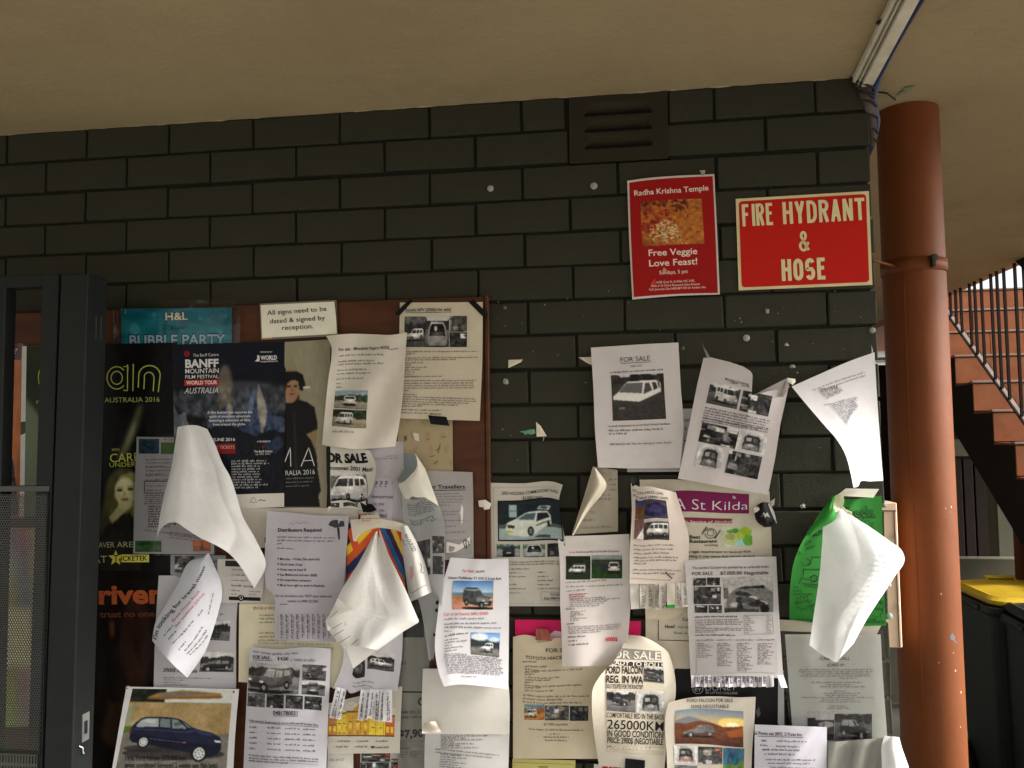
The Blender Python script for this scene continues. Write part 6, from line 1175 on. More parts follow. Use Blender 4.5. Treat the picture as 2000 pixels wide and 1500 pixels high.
# folded note
s = Sheet('handwritten_note', [(1158, 911), (1145, 955), (1117, 1044)], [(1206, 918), (1207, 980), (1207, 1038)], wd(1), c=(176, 168, 150), label='small faded handwritten note with its left side folded over in a curve', cat='note')
P_ = (126, 120, 118)
s.text('SALE', 1170, 928, 1196, 929, 7, (150, 144, 136), .0, part='handwriting')
for y, a, b in ((938, 1188, 1204), (948, 1190, 1204), (958, 1190, 1204), (968, 1176, 1192), (976, 1170, 1191)): s.greek(a, y, b, y, 4, P_, part='handwriting')
s.text('ONO', 1151, 1003, 1163, 1003, 5, P_, .0, part='handwriting'); s.greek(1137, 1018, 1162, 1017, 4.5, P_, part='handwriting'); s.text('5 Genuine for 40 Kms', 1134, 1033, 1195, 1031, 5, P_, .0, part='handwriting')
fl = Sheet('folded_flap', [(1158, 911), (1145, 955), (1117, 1044)], [(1164, 915), (1176, 930), (1185, 947), (1176, 965), (1155, 990), (1138, 1015), (1120, 1046)], wd(2), c=(212, 203, 184), parent=s.o, curl=lambda u, v: .028*u*(1-u)*4+.012*u, n=(24, 30)); s.done()

# page strip behind
s = Sheet('paper_notice', [(1225, 800), (1225, 922)], [(1352, 798), (1352, 921)], wd(0), c=(190, 186, 184), label='grey page showing only as slivers behind the two overlapping van notices', group=WG)
s.text('nor', 1334, 824, 1349, 823, 8, (80, 78, 80)); s.text('k c', 1338, 840, 1349, 838, 8, (80, 78, 80)); s.greek(1336, 862, 1350, 861, 4); s.done()

s = Sheet('paper_notice', [(1154, 679), (1159, 760), (1162, 840), (1168, 913)], [(1325, 669), (1330, 760), (1335, 830), (1328, 914)], wd(2), T=[(1154, 679), (1200, 676), (1260, 672), (1325, 669)], B=[(1168, 913), (1240, 915), (1328, 914)], c=(218, 212, 210), curl=lambda u, v: .022*(u**3)*(v**3)+.012*v*(1-u)**2, label='white for sale notice with one large grey photograph of a boxy white van', group=WG, n=(34, 38), wr=.003)
I = (60, 56, 62); s.text('FOR SALE', 1212, 707.5, 1270, 704, 9.5, I, -.003); s.stroke([(1213, 710), (1271, 706.5)], 1, I); s.text('$3800 ONO', 1231, 717.5, 1254, 716, 4, (90, 86, 92), .0); s.greek(1192, 729, 1294, 723, 3.4, (110, 106, 110))
im = outdoors(100, 90, (196, 194, 192), (52, 46, 40), (40, 36, 34), .2, 91); im.rect(0, .2, .5, .42, (58, 50, 46)); im.poly([(0, .42), (1, .3), (1, 1), (0, 1)], (56, 50, 44)); im.noise(18, 10, 4); im.poly([(.02, .58), (.03, .46), (.14, .36), (.28, .17), (.34, .15), (.84, .14), (.93, .2), (.93, .42), (.56, .64), (.50, .65), (.05, .60)], (222, 216, 206)); im.poly([(.13, .38), (.28, .19), (.60, .19), (.57, .42)], (96, 94, 92)); im.poly([(.64, .2), (.72, .19), (.77, .36), (.60, .44)], (70, 68, 66)); im.poly([(.77, .19), (.84, .18), (.88, .32), (.80, .36)], (52, 50, 48)); im.poly([(.87, .18), (.91, .2), (.92, .3), (.90, .32)], (52, 50, 48)); im.poly([(.02, .54), (.52, .60), (.93, .40), (.93, .46), (.56, .70), (.04, .62)], (60, 54, 48)); im.rect(.13, .70, .24, .76, (110, 104, 96)); im.blur(1)
s.pic([(1193, 733), (1296, 729), (1301, 818), (1197, 822)], im.grey(.7).done())
s.text('6 months Registration & current Road Worthy Certificate', 1189, 834.5, 1309, 829.5, 4, (90, 86, 92), .012); s.greek(1189, 842.5, 1296, 839, 3.6, (110, 106, 110)); s.greek(1189, 849, 1223, 848, 3.6, (110, 106, 110)); s.text('0401836523 call/ Text for viewing or more details', 1191, 870, 1311, 866, 4.2, (84, 80, 86), .004); s.done()

# tilted curled sheet
s = Sheet('paper_notice', [(1374, 699), (1362, 750), (1340, 860), (1324, 935)], [(1540, 757), (1535, 780), (1525, 825), (1514, 895), (1500, 966)], .03, T=[(1374, 699), (1388, 698), (1425, 707), (1452, 716), (1466, 725), (1470, 732), (1468, 772), (1500, 764), (1540, 757)], B=[(1324, 935), (1400, 948), (1450, 958), (1500, 966)], smooth=False, flat=True, c=(216, 208, 208),
  curl=lambda u, v: .006+.02*(1-v)**2*sn(pi*u)+.02*v*u, label='tilted white notice with five grey camper van photographs, its top edge curled and torn', group=WG, n=(60, 44), wr=.002)
I = (70, 66, 70); s.text('Mitsubishi Campervan,', 1416, 742, 1463, 753, 4.6, I, .008); s.text('1989', 1425, 748.5, 1440, 751.5, 4.4, I, .008); s.text('cold RSE', 1448, 754, 1463, 757, 4.4, I, .008)
def Q(x0, y0, w, h, ax=.21, ay=-.22): return [(x0, y0), (x0+w, y0+w*ax), (x0+w+h*ay, y0+w*ax+h), (x0+h*ay, y0+h)]
s.pic(Q(1388, 745, 60, 42), G(vehicle(outdoors(60, 44, (205, 205, 205), (90, 88, 86), (50, 50, 48), .34, 95), .22, .1, .95, .85, 'van', (206, 204, 200), flip=True))); s.pic(Q(1452, 762, 57, 40), G(clutter(58, 42, 96, 36, 200, 18)))
s.para((1377, 797), (1502, 823), (1372, 817), 5, 3, (96, 90, 94), [1, 1, .98, 1, .86]); s.para((1373, 817), (1500, 841), (1370, 826), 3, 3, (96, 90, 94), [1, 1, .35])
s.pic(Q(1372, 824, 72, 38), G(clutter(70, 40, 97, 24, 220, 22))); s.pic(Q(1444, 839, 56, 38), G(van_interior(56, 40, 98))); s.pic(Q(1366, 866, 50, 44), G(van_interior(50, 44, 99))); s.pic(Q(1425, 879, 64, 44), G(clutter(64, 44, 100, 40, 220, 20))); s.done()
fl = Sheet('torn_strip', [(1467, 776), (1470, 773)], [(1536, 739), (1542, 756)], .035, B=[(1470, 773), (1500, 775), (1522, 774), (1542, 756)], T=[(1467, 774), (1500, 757), (1536, 739)], c=(200, 194, 190), label='thin torn paper strip bridging the two curled sheets right of the van notices', cat='paper scrap', n=(24, 8), smooth=False, curl=lambda u, v: .015*u)
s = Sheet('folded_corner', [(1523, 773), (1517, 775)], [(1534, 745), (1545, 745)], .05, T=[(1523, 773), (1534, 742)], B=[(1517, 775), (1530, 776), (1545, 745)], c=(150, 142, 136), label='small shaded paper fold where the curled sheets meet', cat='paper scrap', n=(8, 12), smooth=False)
s = Sheet('paper_notice', [(1546, 755), (1575, 790), (1612, 833), (1634, 858), (1650, 885), (1661, 922), (1667, 952)], [(1708, 688), (1712, 760), (1719, 860), (1725, 939)], .03, T=[(1546, 755), (1600, 731), (1660, 705), (1708, 688)], B=[(1667, 952), (1676, 950), (1680, 941), (1700, 940), (1725, 939)], c=(232, 230, 232), curl=lambda u, v: .05*(1-u)**2*(.3+v)+.014*sn(pi*u)*v,
  label='bright white torn sheet of small print curling off the wall at its right end', group=WG, n=(44, 44), wr=.002)
P_ = (150, 145, 152); s.greek(1597, 760, 1688, 729, 3, P_); s.greek(1622, 758, 1690, 735, 3, P_)
for k in range(7): s.greek(1600+k*2.6, 763+k*2.8, 1634+k*3.4-(k > 4)*12, 755+k*2.0, 3, (110, 84, 96) if k < 2 else P_)
for k in range(13): s.greek(1622+k*2.7, 791+k*3.2, 1674-max(0, k-6)*2.2, 777+k*3.1, 3, P_)
s.greek(1588, 763, 1593, 762, 2.6, P_); s.greek(1611, 792, 1620, 790, 2.6, P_); s.done()

# econovan page
s = Sheet('paper_notice', [(1089, 1047), (1094, 1110), (1094, 1175), (1097, 1240), (1098, 1302)], [(1229, 1043), (1232, 1100), (1232, 1157), (1228, 1230), (1219, 1299)], wd(3), T=[(1089, 1047), (1150, 1046), (1229, 1043)], B=[(1098, 1302), (1150, 1301), (1219, 1299)], c=(226, 219, 214), curl=lambda u, v: .022*v*(1-u)**2+.03*v**2*u+.008*sn(2*pi*u)*v, label='long white notice with two small van photographs on dark grass and a red price', group=WG, n=(36, 40), wr=.002)
I = (90, 82, 84); RD = (186, 70, 70); s.text('For Sale:', 1112, 1080, 1123, 1080, 3, RD, .01); s.text('Ford Econovan Maxi Dual Fuel 2001 (Campervan)', 1126, 1080, 1209, 1078, 3.4, I, .014)
s.pic((1105, 1086, 1153, 1132), vehicle(Cv(50, 48, (24, 30, 20)).noise(9, 14, 3).rect(0, .55, 1, 1, (30, 44, 24)).rect(.3, .3, .8, .42, (60, 70, 60)), .12, .40, .78, .76, 'vanside', (224, 224, 216)).blur(1).done()); im = Cv(62, 50, (30, 40, 26)); im.grad(0, .2, (150, 156, 156), (120, 130, 124)); im.rect(0, .22, 1, .5, (40, 48, 36)); im.grad(.5, 1, (34, 52, 24), (30, 66, 24)); im.noise(12, 12, 5); im.rect(.3, .38, .55, .7, (34, 40, 38)); vehicle(im, .54, .28, .92, .78, 'rear', (226, 226, 220)); s.pic((1155, 1084, 1215, 1130), im.blur(1).done())
P_ = (140, 132, 132); s.greek(1105, 1139, 1184, 1134, 2.8, P_); s.greek(1105, 1147, 1216, 1143, 2.8, P_); s.greek(1106, 1156, 1142, 1153, 2.8, P_); s.para((1112, 1163), (1213, 1158), (1113, 1186), 7, 2.8, P_, [.3, .26, .68, .98, .72, .68, .55]); s.para((1112, 1163), (1148, 1160), (1113, 1172), 3, 2.8, RD, [1, .8, .5])
s.greek(1106, 1191, 1123, 1190, 3, I); s.para((1114, 1196), (1150, 1194), (1114, 1213), 6, 2.8, P_, [.8, .5, .7, .3, .9, .4]); s.greek(1107, 1220, 1122, 1219, 3, I); s.para((1109, 1226), (1213, 1220), (1110, 1238), 4, 2.8, P_, [1, .98, .95, .6]); s.para((1109, 1246), (1150, 1243), (1110, 1261), 3, 3.2, I, [.8, .4, 1])
s.text('6000$', 1183, 1252, 1206, 1252, 7.5, (206, 52, 56), .03); s.done()

# hiace long page
s = Sheet('paper_notice', [(1232, 943), (1234, 1000), (1231, 1060), (1230, 1140)], [(1320, 961), (1332, 1000), (1343, 1037), (1340, 1145)], wd(4), T=[(1232, 945), (1239, 942), (1242, 947), (1270, 950), (1300, 957), (1320, 961)], B=[(1230, 1140), (1290, 1141), (1340, 1145)], c=(216, 204, 192), curl=lambda u, v: .02*sn(pi*u)*(1-v)+.015*(1-u)**2, label='beige notice for a white van curling off the wall, with colour photographs and torn strips', group=WG, n=(34, 40), wr=.003)
I = (60, 54, 52); s.text('TOYOTA HIACE LONG', 1234, 962, 1296, 967, 5.4, I, .006); s.text('FOR SALE ($4900 ONO)', 1237, 970.5, 1305, 975.5, 5.4, I, .01)
s.pic([(1241, 975), (1259, 976), (1258, 1015), (1240, 1014)], Cv(20, 40, (96, 64, 40)).grad(0, .3, (44, 54, 110), (60, 60, 90)).noise(6, 20, 2).done()); im = Cv(50, 40, (60, 50, 60)); im.ell(.5, .55, .48, .42, (30, 28, 60)).ell(.5, .5, .3, .2, (52, 44, 84)).noise(9, 22, 3); s.pic([(1258, 976), (1301, 978), (1305, 1013), (1258, 1014)], im.done()); s.pic([(1240, 1015), (1258, 1015), (1257, 1055), (1238, 1053)], Cv(20, 40, (100, 70, 64)).poly([(.2, 1), (.9, .4), (1, 1)], (210, 205, 200)).noise(6, 20, 6).done()); s.pic([(1258, 1015), (1305, 1013), (1307, 1055), (1257, 1055)], vehicle(Cv(52, 44, (56, 46, 40)).rect(0, 0, 1, .16, (170, 165, 160)).noise(12, 22, 5), .1, .22, .98, .88, 'vanside', (214, 208, 200)).blur(1).done())
P_ = (118, 108, 104); s.para((1238, 1066), (1316, 1066), (1237, 1090), 4, 3, P_, [1, .98, .9, .2]); s.para((1240, 1090), (1325, 1090), (1238, 1102), 3, 3, P_, [1, .95, .3]); s.para((1236, 1114), (1328, 1116), (1236, 1121), 2, 3, P_, [1, .9]); s.stroke([(1300, 1117), (1306, 1124), (1313, 1130)], 2.2, (20, 20, 20)); s.stroke([(1232, 1129), (1309, 1134), (1314, 1127)], 1.2, (150, 140, 126))
for k, (x0, x1, y1, cc) in enumerate(((1231, 1248, 1190, (236, 232, 222)), (1249, 1261, 1189, (206, 198, 184)), (1262, 1274, 1191, (206, 198, 184)), (1275, 1286, 1192, (204, 196, 182)), (1287, 1300, 1192, (206, 198, 184)), (1302, 1318, 1188, (196, 188, 172)), (1318, 1329, 1188, (210, 200, 188)), (1330, 1344, 1186, (226, 220, 210)))):
    tb_ = Sheet('tear_off_tab', [(x0, 1138), (x0+1, y1)], [(x1, 1139), (x1+1, y1-1)], wd(5), c=cc, parent=s.o, n=(4, 8), curl=lambda u, v, k=k: .010*v*(1+math.sin(k*1.7)))
    if 0 < k < 5 or k > 5: tb_.greek((x0+x1)/2-1, 1145, (x0+x1)/2, y1-6, 4.4, (130, 122, 124), part='handwriting'); tb_.greek((x0+x1)/2+3, 1152, (x0+x1)/2+3, y1-6, 3.2, (140, 132, 130), part='handwriting')
    if k == 5: tb_.rect([(1303, 1181), (1318, 1181), (1318, 1188), (1303, 1188)], (30, 130, 44), 'green_mark')
    tb_.done()
s.done()
t_ = Sheet('tape_strip', [(1232, 935), (1234, 950)], [(1246, 927), (1250, 945)], wd(5)+.02, c=(60, 62, 54), mat=M_tapeblk, label='dark crumpled tape holding the top left corner of the beige van notice', cat='tape', n=(8, 8), wr=.004)

# St Kilda page
s = Sheet('paper_notice', [(1249, 937), (1258, 1060), (1262, 1190)], [(1503, 960), (1506, 1030), (1508, 1095)], wd(1), T=[(1249, 937), (1330, 937), (1420, 950), (1503, 960)], c=(216, 207, 186), label='cream training flyer with a magenta St Kilda banner and a lime drink photograph', cat='flyer', group=WG, n=(36, 30), wr=.002)
s.rect([(1250, 966), (1463, 965), (1463, 1003), (1250, 1003)], (112, 24, 74), n=(30, 8)); s.text('RSA St Kilda', 1280, 996, 1461, 995, 24, (214, 206, 206), -.012, off=.0019); s.rect([(1260, 1014), (1430, 1013), (1430, 1022), (1260, 1023)], (120, 40, 60), n=(24, 4)); s.text('Responsible Service of Alcohol', 1292, 1021.5, 1429, 1020.5, 5.6, (220, 200, 200), .006, off=.0019)
I = (34, 30, 28); s.text('Best', 1347, 1052, 1368, 1052, 6.6, I, .026); s.text('Restaurant', 1347, 1060.5, 1401, 1059.5, 6.6, I, .026); s.text('training', 1376, 1067, 1402, 1066.5, 5, I, .0)
s.stroke([(1388+11*math.cos(t), 1042+9.5*math.sin(t)) for t in np.linspace(-2.4, 3.2, 26)], 1.2, I, 'plate_logo'); s.stroke([(1388+6.5*math.cos(t), 1041+6*math.sin(t)) for t in np.linspace(0, 6.28, 20)], 1, I, 'plate_logo'); s.stroke([(1371, 1044), (1376, 1036), (1380, 1029)], 1.8, I, 'plate_logo'); s.stroke([(1407, 1036), (1402, 1044), (1396, 1052)], 1.8, I, 'plate_logo'); s.stroke([(1373, 1037), (1380, 1036), (1382, 1030)], 1.2, I, 'plate_logo')
im = Cv(64, 42, (190, 196, 170)); im.noise(4, 24, 3); im.ell(.32, .6, .26, .34, (176, 184, 130)); im.ell(.3, .5, .16, .16, (150, 156, 90)); im.ell(.78, .3, .2, .28, (140, 172, 40)); im.ell(.86, .68, .18, .28, (96, 150, 50)); im.ell(.62, .45, .13, .2, (160, 180, 60)); im.ell(.45, .2, .12, .12, (70, 130, 50)); im.ell(.3, .24, .12, .08, (96, 140, 60)); im.poly([(.5, .9), (.56, .6), (.66, .7), (.7, 1)], (120, 190, 210)); im.noise(20, 12, 7).blur(1); s.pic([(1408, 1029), (1468, 1028), (1470, 1067), (1410, 1067)], im.done())
s.text('It is a legal requirement to have an RSA', 1330, 1081, 1467, 1079, 5.8, I, .012); s.text('working in any venue that serves alcohol', 1334, 1089.5, 1474, 1088, 5.8, I, .012)
s.poly([(1431, 968), (1436, 970), (1438, 974), (1431, 974)], (170, 160, 160), off=.002); s.done()
bk = Sheet('curled_sticker', [(1480, 985), (1474, 1000), (1478, 1018), (1492, 1030)], [(1502, 982), (1508, 998), (1513, 1018), (1505, 1029)], wd(2)+.006, T=[(1480, 985), (1490, 981), (1502, 982)], B=[(1492, 1030), (1505, 1029)], c=(20, 20, 22), mat=M_poster, curl=lambda u, v: .02*sn(pi*u), label='curling black glossy sticker with a white star shape beside the St Kilda flyer', cat='sticker', n=(14, 14))
bk.poly([(1486, 1010), (1492, 1000), (1494, 1004), (1499, 1001), (1504, 1011), (1497, 1007), (1495, 1012), (1492, 1006)], (180, 180, 180)); bk.done()
for (L, R_, cc, lb) in (([(1472, 992), (1474, 1002)], [(1482, 990), (1484, 996)], (206, 200, 190), 'tiny white peeling edge at the left of the black sticker'), ([(1500, 984), (1508, 1004), (1516, 1022)], [(1504, 984), (1512, 1000), (1517, 1022)], (214, 210, 204), 'white peeling sliver along the right of the black sticker'), ([(1503, 980), (1506, 991)], [(1514, 973), (1512, 986)], (180, 178, 170), 'clear bent tape end above the black sticker')):
    Sheet('paper_scrap', L, R_, wd(4)+.016, c=cc, label=lb, cat='paper scrap', n=(5, 6))

# How card
s = Sheet('paper_notice', [(1261, 1190), (1261, 1318)], [(1352, 1188), (1352, 1305)], wd(0), c=(222, 212, 190), label='cream card with a thin black frame around the word How, beside the pink poster', group=WG)
s.stroke([(1352, 1252), (1286, 1250), (1286, 1190)], 1.3, (50, 46, 44)); s.text('Contact', 1333, 1213, 1362, 1213, 6.4, (50, 46, 44), .012); s.text('How?', 1299, 1227, 1318, 1227, 6.6, (50, 46, 44), .022); s.text('- Visit our w', 1321, 1227, 1352, 1227, 4.8, (70, 66, 60), .0); s.text('Email us an', 1317, 1238.5, 1351, 1238.5, 4.8, (70, 66, 60), .0)
s.poly([(1291, 1203), (1296, 1198), (1301, 1202), (1297, 1211)], (150, 146, 136)); s.done()
s = Sheet('paper_scrap', [(1260, 1187), (1261, 1212)], [(1342, 1186), (1322, 1206)], wd(2), c=(216, 206, 180), B=[(1261, 1212), (1280, 1209), (1294, 1213), (1322, 1206)], smooth=False, label='torn cream paper strip over the top of the framed card', cat='paper scrap', n=(16, 8))

# pink poster and hi-top page
s = Sheet('colour_poster', [(1006, 1210), (1007, 1300)], [(1252, 1213), (1250, 1300)], wd(0), B=[(1007, 1300), (1250, 1300)], c=(196, 28, 88), mat=M_poster, label='hot pink poster mostly hidden between the two van notices', cat='poster'); s.poly([(1071, 1248), (1074, 1238), (1084, 1232), (1098, 1234), (1102, 1248)], (226, 190, 200)); s.done()
s = Sheet('paper_notice', [(1002, 1244), (1002, 1350), (1002, 1482)], [(1208, 1244), (1196, 1350), (1172, 1482)], wd(1), T=[(1002, 1244), (1020, 1240), (1060, 1246), (1110, 1245), (1208, 1244)], c=(220, 208, 180), curl=lambda u, v: .006*sn(pi*u), label='yellowed cream notice for a high roofed van with three photographs in a row', group=WG, n=(34, 38), wr=.003)
I = (84, 78, 66); s.text('FOR SALE', 1066, 1274, 1120, 1274, 7.6, I, .012); s.text('TOYOTA HIACE HI-TOP CAMPER', 1026, 1287, 1172, 1287, 6.4, I, .012); P_ = (128, 118, 98)
s.text('MAIN FEATURES:', 1021, 1294, 1049, 1294, 3, I, .01)
for k, b in enumerate((1068, 1138, 1052, 1042, 1092, 1077, 1040, 1136, 1056, 1081)): s.greek(1025, 1303+k*5.2, b, 1303+k*5.2, 3.2, P_)
s.para((1021, 1359), (1148, 1361), (1021, 1372), 3, 3.2, P_, [1, .6, .9])
im = outdoors(50, 34, (110, 130, 140), (206, 132, 70), (120, 96, 60), .45, 120); vehicle(im, .02, .3, .62, .82, 'van', (226, 220, 196)); im.poly([(.6, .4), (.9, .25), (1, .35), (1, .5), (.6, .5)], (150, 84, 50)); s.pic((1024, 1376, 1063, 1406), im.blur(1).done()); s.pic((1064, 1378, 1111, 1407), clutter(46, 30, 121, 60, 210, 14, tint=[(150, 140, 120), (100, 110, 120)]).done()); s.pic((1113, 1379, 1149, 1408), clutter(38, 30, 122, 22, 190, 10, tint=[(60, 70, 80)]).done())
s.text('$11.000 negotiable', 1062, 1417, 1109, 1417, 4.6, (110, 100, 84), .006); s.greek(1033, 1425, 1139, 1428, 3, P_); s.greek(1074, 1435, 1093, 1435, 3, P_); s.greek(1062, 1441, 1109, 1441, 3, P_); s.greek(1065, 1447, 1107, 1448, 3, P_)
s.poly([(1046, 1238+8), (1050, 1256), (1070, 1254), (1080, 1250), (1084, 1246)], (176, 156, 120)); s.done()
t_ = Sheet('tape_strip', [(1047, 1228), (1046, 1250)], [(1070, 1229), (1078, 1252)], wd(3), c=(150, 84, 74), mat=M_poster, label='brown stained tape piece over the top of the yellowed van notice and pink poster', cat='tape', n=(10, 10), wr=.003)
s = Sheet('paper_scrap', [(1001, 1482), (1000, 1560)], [(1124, 1485), (1122, 1560)], wd(0), c=(206, 196, 120), label='pale yellow paper strip with green lettering at the bottom edge', cat='paper strip', n=(16, 10)); s.stroke([(1004, 1489), (1120, 1493)], .8, (120, 116, 70)); s.text('wanted', 1052, 1500, 1070, 1500, 6, (90, 110, 60)); s.done()

# big black print curled poster
s = Sheet('paper_notice', [(1226, 1240), (1200, 1290), (1172, 1320), (1158, 1345), (1156, 1375), (1160, 1430), (1170, 1496)], [(1282, 1256), (1303, 1272), (1314, 1300), (1320, 1350), (1306, 1420), (1297, 1510)], wd(5), T=[(1226, 1240), (1255, 1243), (1282, 1256)], B=[(1170, 1496), (1230, 1500), (1297, 1510)], c=(232, 224, 206), curl=lambda u, v: .05*sn(pi*np.clip(v*1.1, 0, 1))*(1-u)**2+.012*sn(pi*u), label='curled cream poster with very large black capitals and a bold kilometre figure', group=WG, n=(40, 44), wr=.001, flat=True)
K_ = (30, 28, 28)
s.rect([(1180, 1263), (1291, 1272), (1292, 1290), (1179, 1286)], (136, 130, 122), n=(14, 5)); s.text('FOR SALE', 1184, 1284, 1290, 1289, 15, (214, 206, 190), .015, off=.0019)
s.rect([(1180, 1291), (1295, 1294), (1295, 1305), (1180, 1297)], (56, 52, 50), n=(14, 4)); s.text('READY TO ROLL!', 1186, 1297, 1294, 1304, 8.4, (216, 208, 192), .02, off=.0019)
s.rect([(1184, 1302), (1297, 1307), (1297, 1475), (1185, 1468)], (200, 190, 170), 'print_panel', n=(14, 24))
s.text('FORD FALCON', 1184, 1315, 1255, 1316, 14, K_, .026, off=.0019); s.text('REG. IN WA', 1184, 1333, 1256, 1335, 14, K_, .026, off=.0019); s.text('FULLY EQUIPED FOR THE ROADTRIP!', 1184, 1344, 1256, 1346, 8.5, K_, .012, off=.0019)
s.pic([(1258, 1300), (1296, 1304), (1297, 1335), (1257, 1331)], G(vehicle(outdoors(40, 32, (180, 180, 180), (110, 108, 106), hz=.35, seed=131), .05, .35, .95, .9, 'wagon', (70, 70, 70))), off=.0019)
s.pic([(1185, 1348), (1241, 1350), (1241, 1392), (1186, 1388)], G(vehicle(outdoors(56, 42, (190, 190, 190), (120, 118, 116), hz=.3, seed=132), .2, .32, .75, .7, 'wagon', (46, 46, 46))), off=.0019); s.pic([(1243, 1350), (1298, 1350), (1298, 1394), (1243, 1392)], G(van_interior(56, 42, 133)), off=.0019)
s.text('COMFORTABLE BED IN THE BACK', 1185, 1401, 1297, 1406, 10, K_, .004, off=.0019); s.text('265000KM', 1186, 1423, 1296, 1428, 18, K_, .006, off=.0019); s.text('IN GOOD CONDITION!', 1186, 1438, 1297, 1442, 12.5, K_, .016, off=.0019); s.text('PRICE: 2900$ (NEGOTIABLE', 1186, 1451, 1295, 1455, 11.5, K_, .016, off=.0019)
s.rect([(1186, 1456), (1296, 1460), (1296, 1466), (1186, 1463)], (130, 124, 116), n=(14, 3)); s.greek(1188, 1462, 1294, 1465.5, 4, (226, 218, 200), part='lettering'); s.done()
s = Sheet('paper_notice', [(1160, 1492), (1160, 1560)], [(1300, 1505), (1300, 1560)], wd(1), c=(222, 216, 206), label='white page with red capital letters cut off by the bottom edge', group=WG); s.text('MARCH', 1176, 1505, 1228, 1507, 12, (196, 28, 34), .04); s.done()
t_ = Sheet('tape_strip', [(1221, 1481), (1220, 1515)], [(1260, 1485), (1259, 1517)], wd(9), c=(15, 14, 14), mat=M_tapeblk, label='wide black tape piece under the big capitals poster at the bottom edge', cat='tape', n=(8, 8), wr=.0008)

# dark flyer
s = Sheet('flyer', [(1318, 1306), (1330, 1480)], [(1522, 1310), (1520, 1480)], wd(1), c=(18, 17, 18), mat=M_poster, label='black glossy flyer with thin white Little Collins lettering under the tear-off strips', cat='flyer')
s.text('DONEY', 1378, 1349, 1438, 1348, 10, (150, 150, 148), -.01); s.text('80 LITTLE COLLINS', 1378, 1355, 1440, 1356, 4.4, (150, 150, 148), .0); s.stroke([(1363+10*math.cos(t), 1346+9*math.sin(t)) for t in np.linspace(0, 6.28, 24)], 1, (150, 150, 148)); s.text('EY', 1357, 1350, 1370, 1350, 6, (150, 150, 148)); s.poly([(1476, 1390), (1482, 1380), (1486, 1394), (1480, 1402)], (70, 70, 74)); s.done()
s = Sheet('paper_notice', [(1520, 1309), (1519, 1430)], [(1531, 1309), (1532, 1430)], wd(1), c=(186, 186, 186), label='narrow grey page edge right of the black flyer', group=WG, n=(4, 16))

# campervan airbrush page
s = Sheet('paper_notice', [(1337, 1095), (1342, 1170), (1345, 1240), (1349, 1322)], [(1516, 1087), (1520, 1170), (1525, 1250), (1530, 1325)], wd(5), T=[(1337, 1095), (1420, 1089), (1516, 1087)], B=[(1349, 1322), (1440, 1320), (1530, 1325)], c=(208, 203, 202), curl=lambda u, v: .006*v+.006*sn(pi*u)*v, label='white notice for an airbrush painted camper with a row of tear-off strips along its bottom', group=WG, n=(34, 38), wr=.0015)
I = (54, 50, 52); s.text('The perfect Campervan painted by an airbrush artist', 1352, 1111.5, 1501, 1109, 5, I, .006); s.text('FOR SALE', 1352, 1123.5, 1392, 1123, 6.4, I, .012); s.text('$7,000.00', 1407, 1122.5, 1449, 1122, 6.4, I, .016); s.text('Negotiable', 1454, 1122.5, 1501, 1121.5, 6.6, I, .012)
for (q, sd) in (((1354, 1129, 1379, 1144), 1), ((1381, 1128, 1406, 1143), 2), ((1355, 1146, 1408, 1180), 3), ((1357, 1182, 1382, 1197), 4), ((1384, 1182, 1410, 1197), 5)): s.pic(q, G(clutter(30 if sd != 3 else 54, 20 if sd != 3 else 36, 140+sd, 36, 200, 16)))
im = Cv(100, 70, (170, 168, 166)); im.noise(5, 20, 3); im.rect(0, .3, .1, .6, (90, 90, 90)); im.poly([(.18, .4), (.3, .3), (.8, .26), (1, .45), (1, 1), (0, 1), (.06, .6)], (110, 108, 106)); 
for k in range(12): r_ng = random.Random(k); im.ell(r_ng.uniform(.15, .9), r_ng.uniform(.42, .85), r_ng.uniform(.05, .16), r_ng.uniform(.05, .12), (r_ng.choice([40, 70, 150, 180]),)*3)
im.poly([(.3, .34), (.36, .28), (.82, .24), (.82, .32)], (34, 34, 34)); im.ell(.82, .9, .09, .12, (24, 24, 24)); im.poly([(0, .86), (.7, .92), (.7, 1), (0, 1)], (50, 50, 50)); im.noise(24, 22, 5).blur(1); s.pic([(1412, 1128), (1510, 1126), (1511, 1196), (1415, 1197)], G(im))
P_ = (124, 118, 120); s.greek(1357, 1206.5, 1440, 1206, 3, I); s.para((1357, 1213), (1450, 1212), (1358, 1226), 4, 2.8, P_, [.9, 1, .96, .2]); s.para((1358, 1229), (1450, 1229), (1358, 1236), 3, 2.8, P_, [1, .95, .4]); s.greek(1358, 1242, 1435, 1242, 3, I)
s.stroke([(1453, 1202), (1508, 1201), (1511, 1238), (1454, 1239), (1453, 1202)], 1, (130, 126, 126)); 
for k in range(9): s.greek(1456, 1206+k*3.8, 1462+(k % 4)*4, 1206+k*3.8, 2.6, P_); s.greek(1497, 1205+k*3.8, 1502+(k % 3)*3, 1205+k*3.8, 2.6, P_)
s.rect([(1360, 1253), (1517, 1251), (1519, 1314), (1361, 1317)], (178, 173, 172), 'grey_panel', n=(16, 10)); s.greek(1360, 1251.5, 1392, 1251, 2.8, P_); s.greek(1400, 1251.5, 1426, 1251, 2.8, P_); s.greek(1438, 1251.5, 1470, 1251, 2.8, P_); s.greek(1478, 1251, 1512, 1250.5, 2.8, P_)
for c_i, (x, n_) in enumerate(((1362, 9), (1401, 14), (1440, 17), (1480, 13))):
    for k in range(n_): s.greek(x, 1258+k*3.3, x+14+(k*7+c_i*5) % 17, 1258+k*3.3, 2.6, (116, 110, 112))
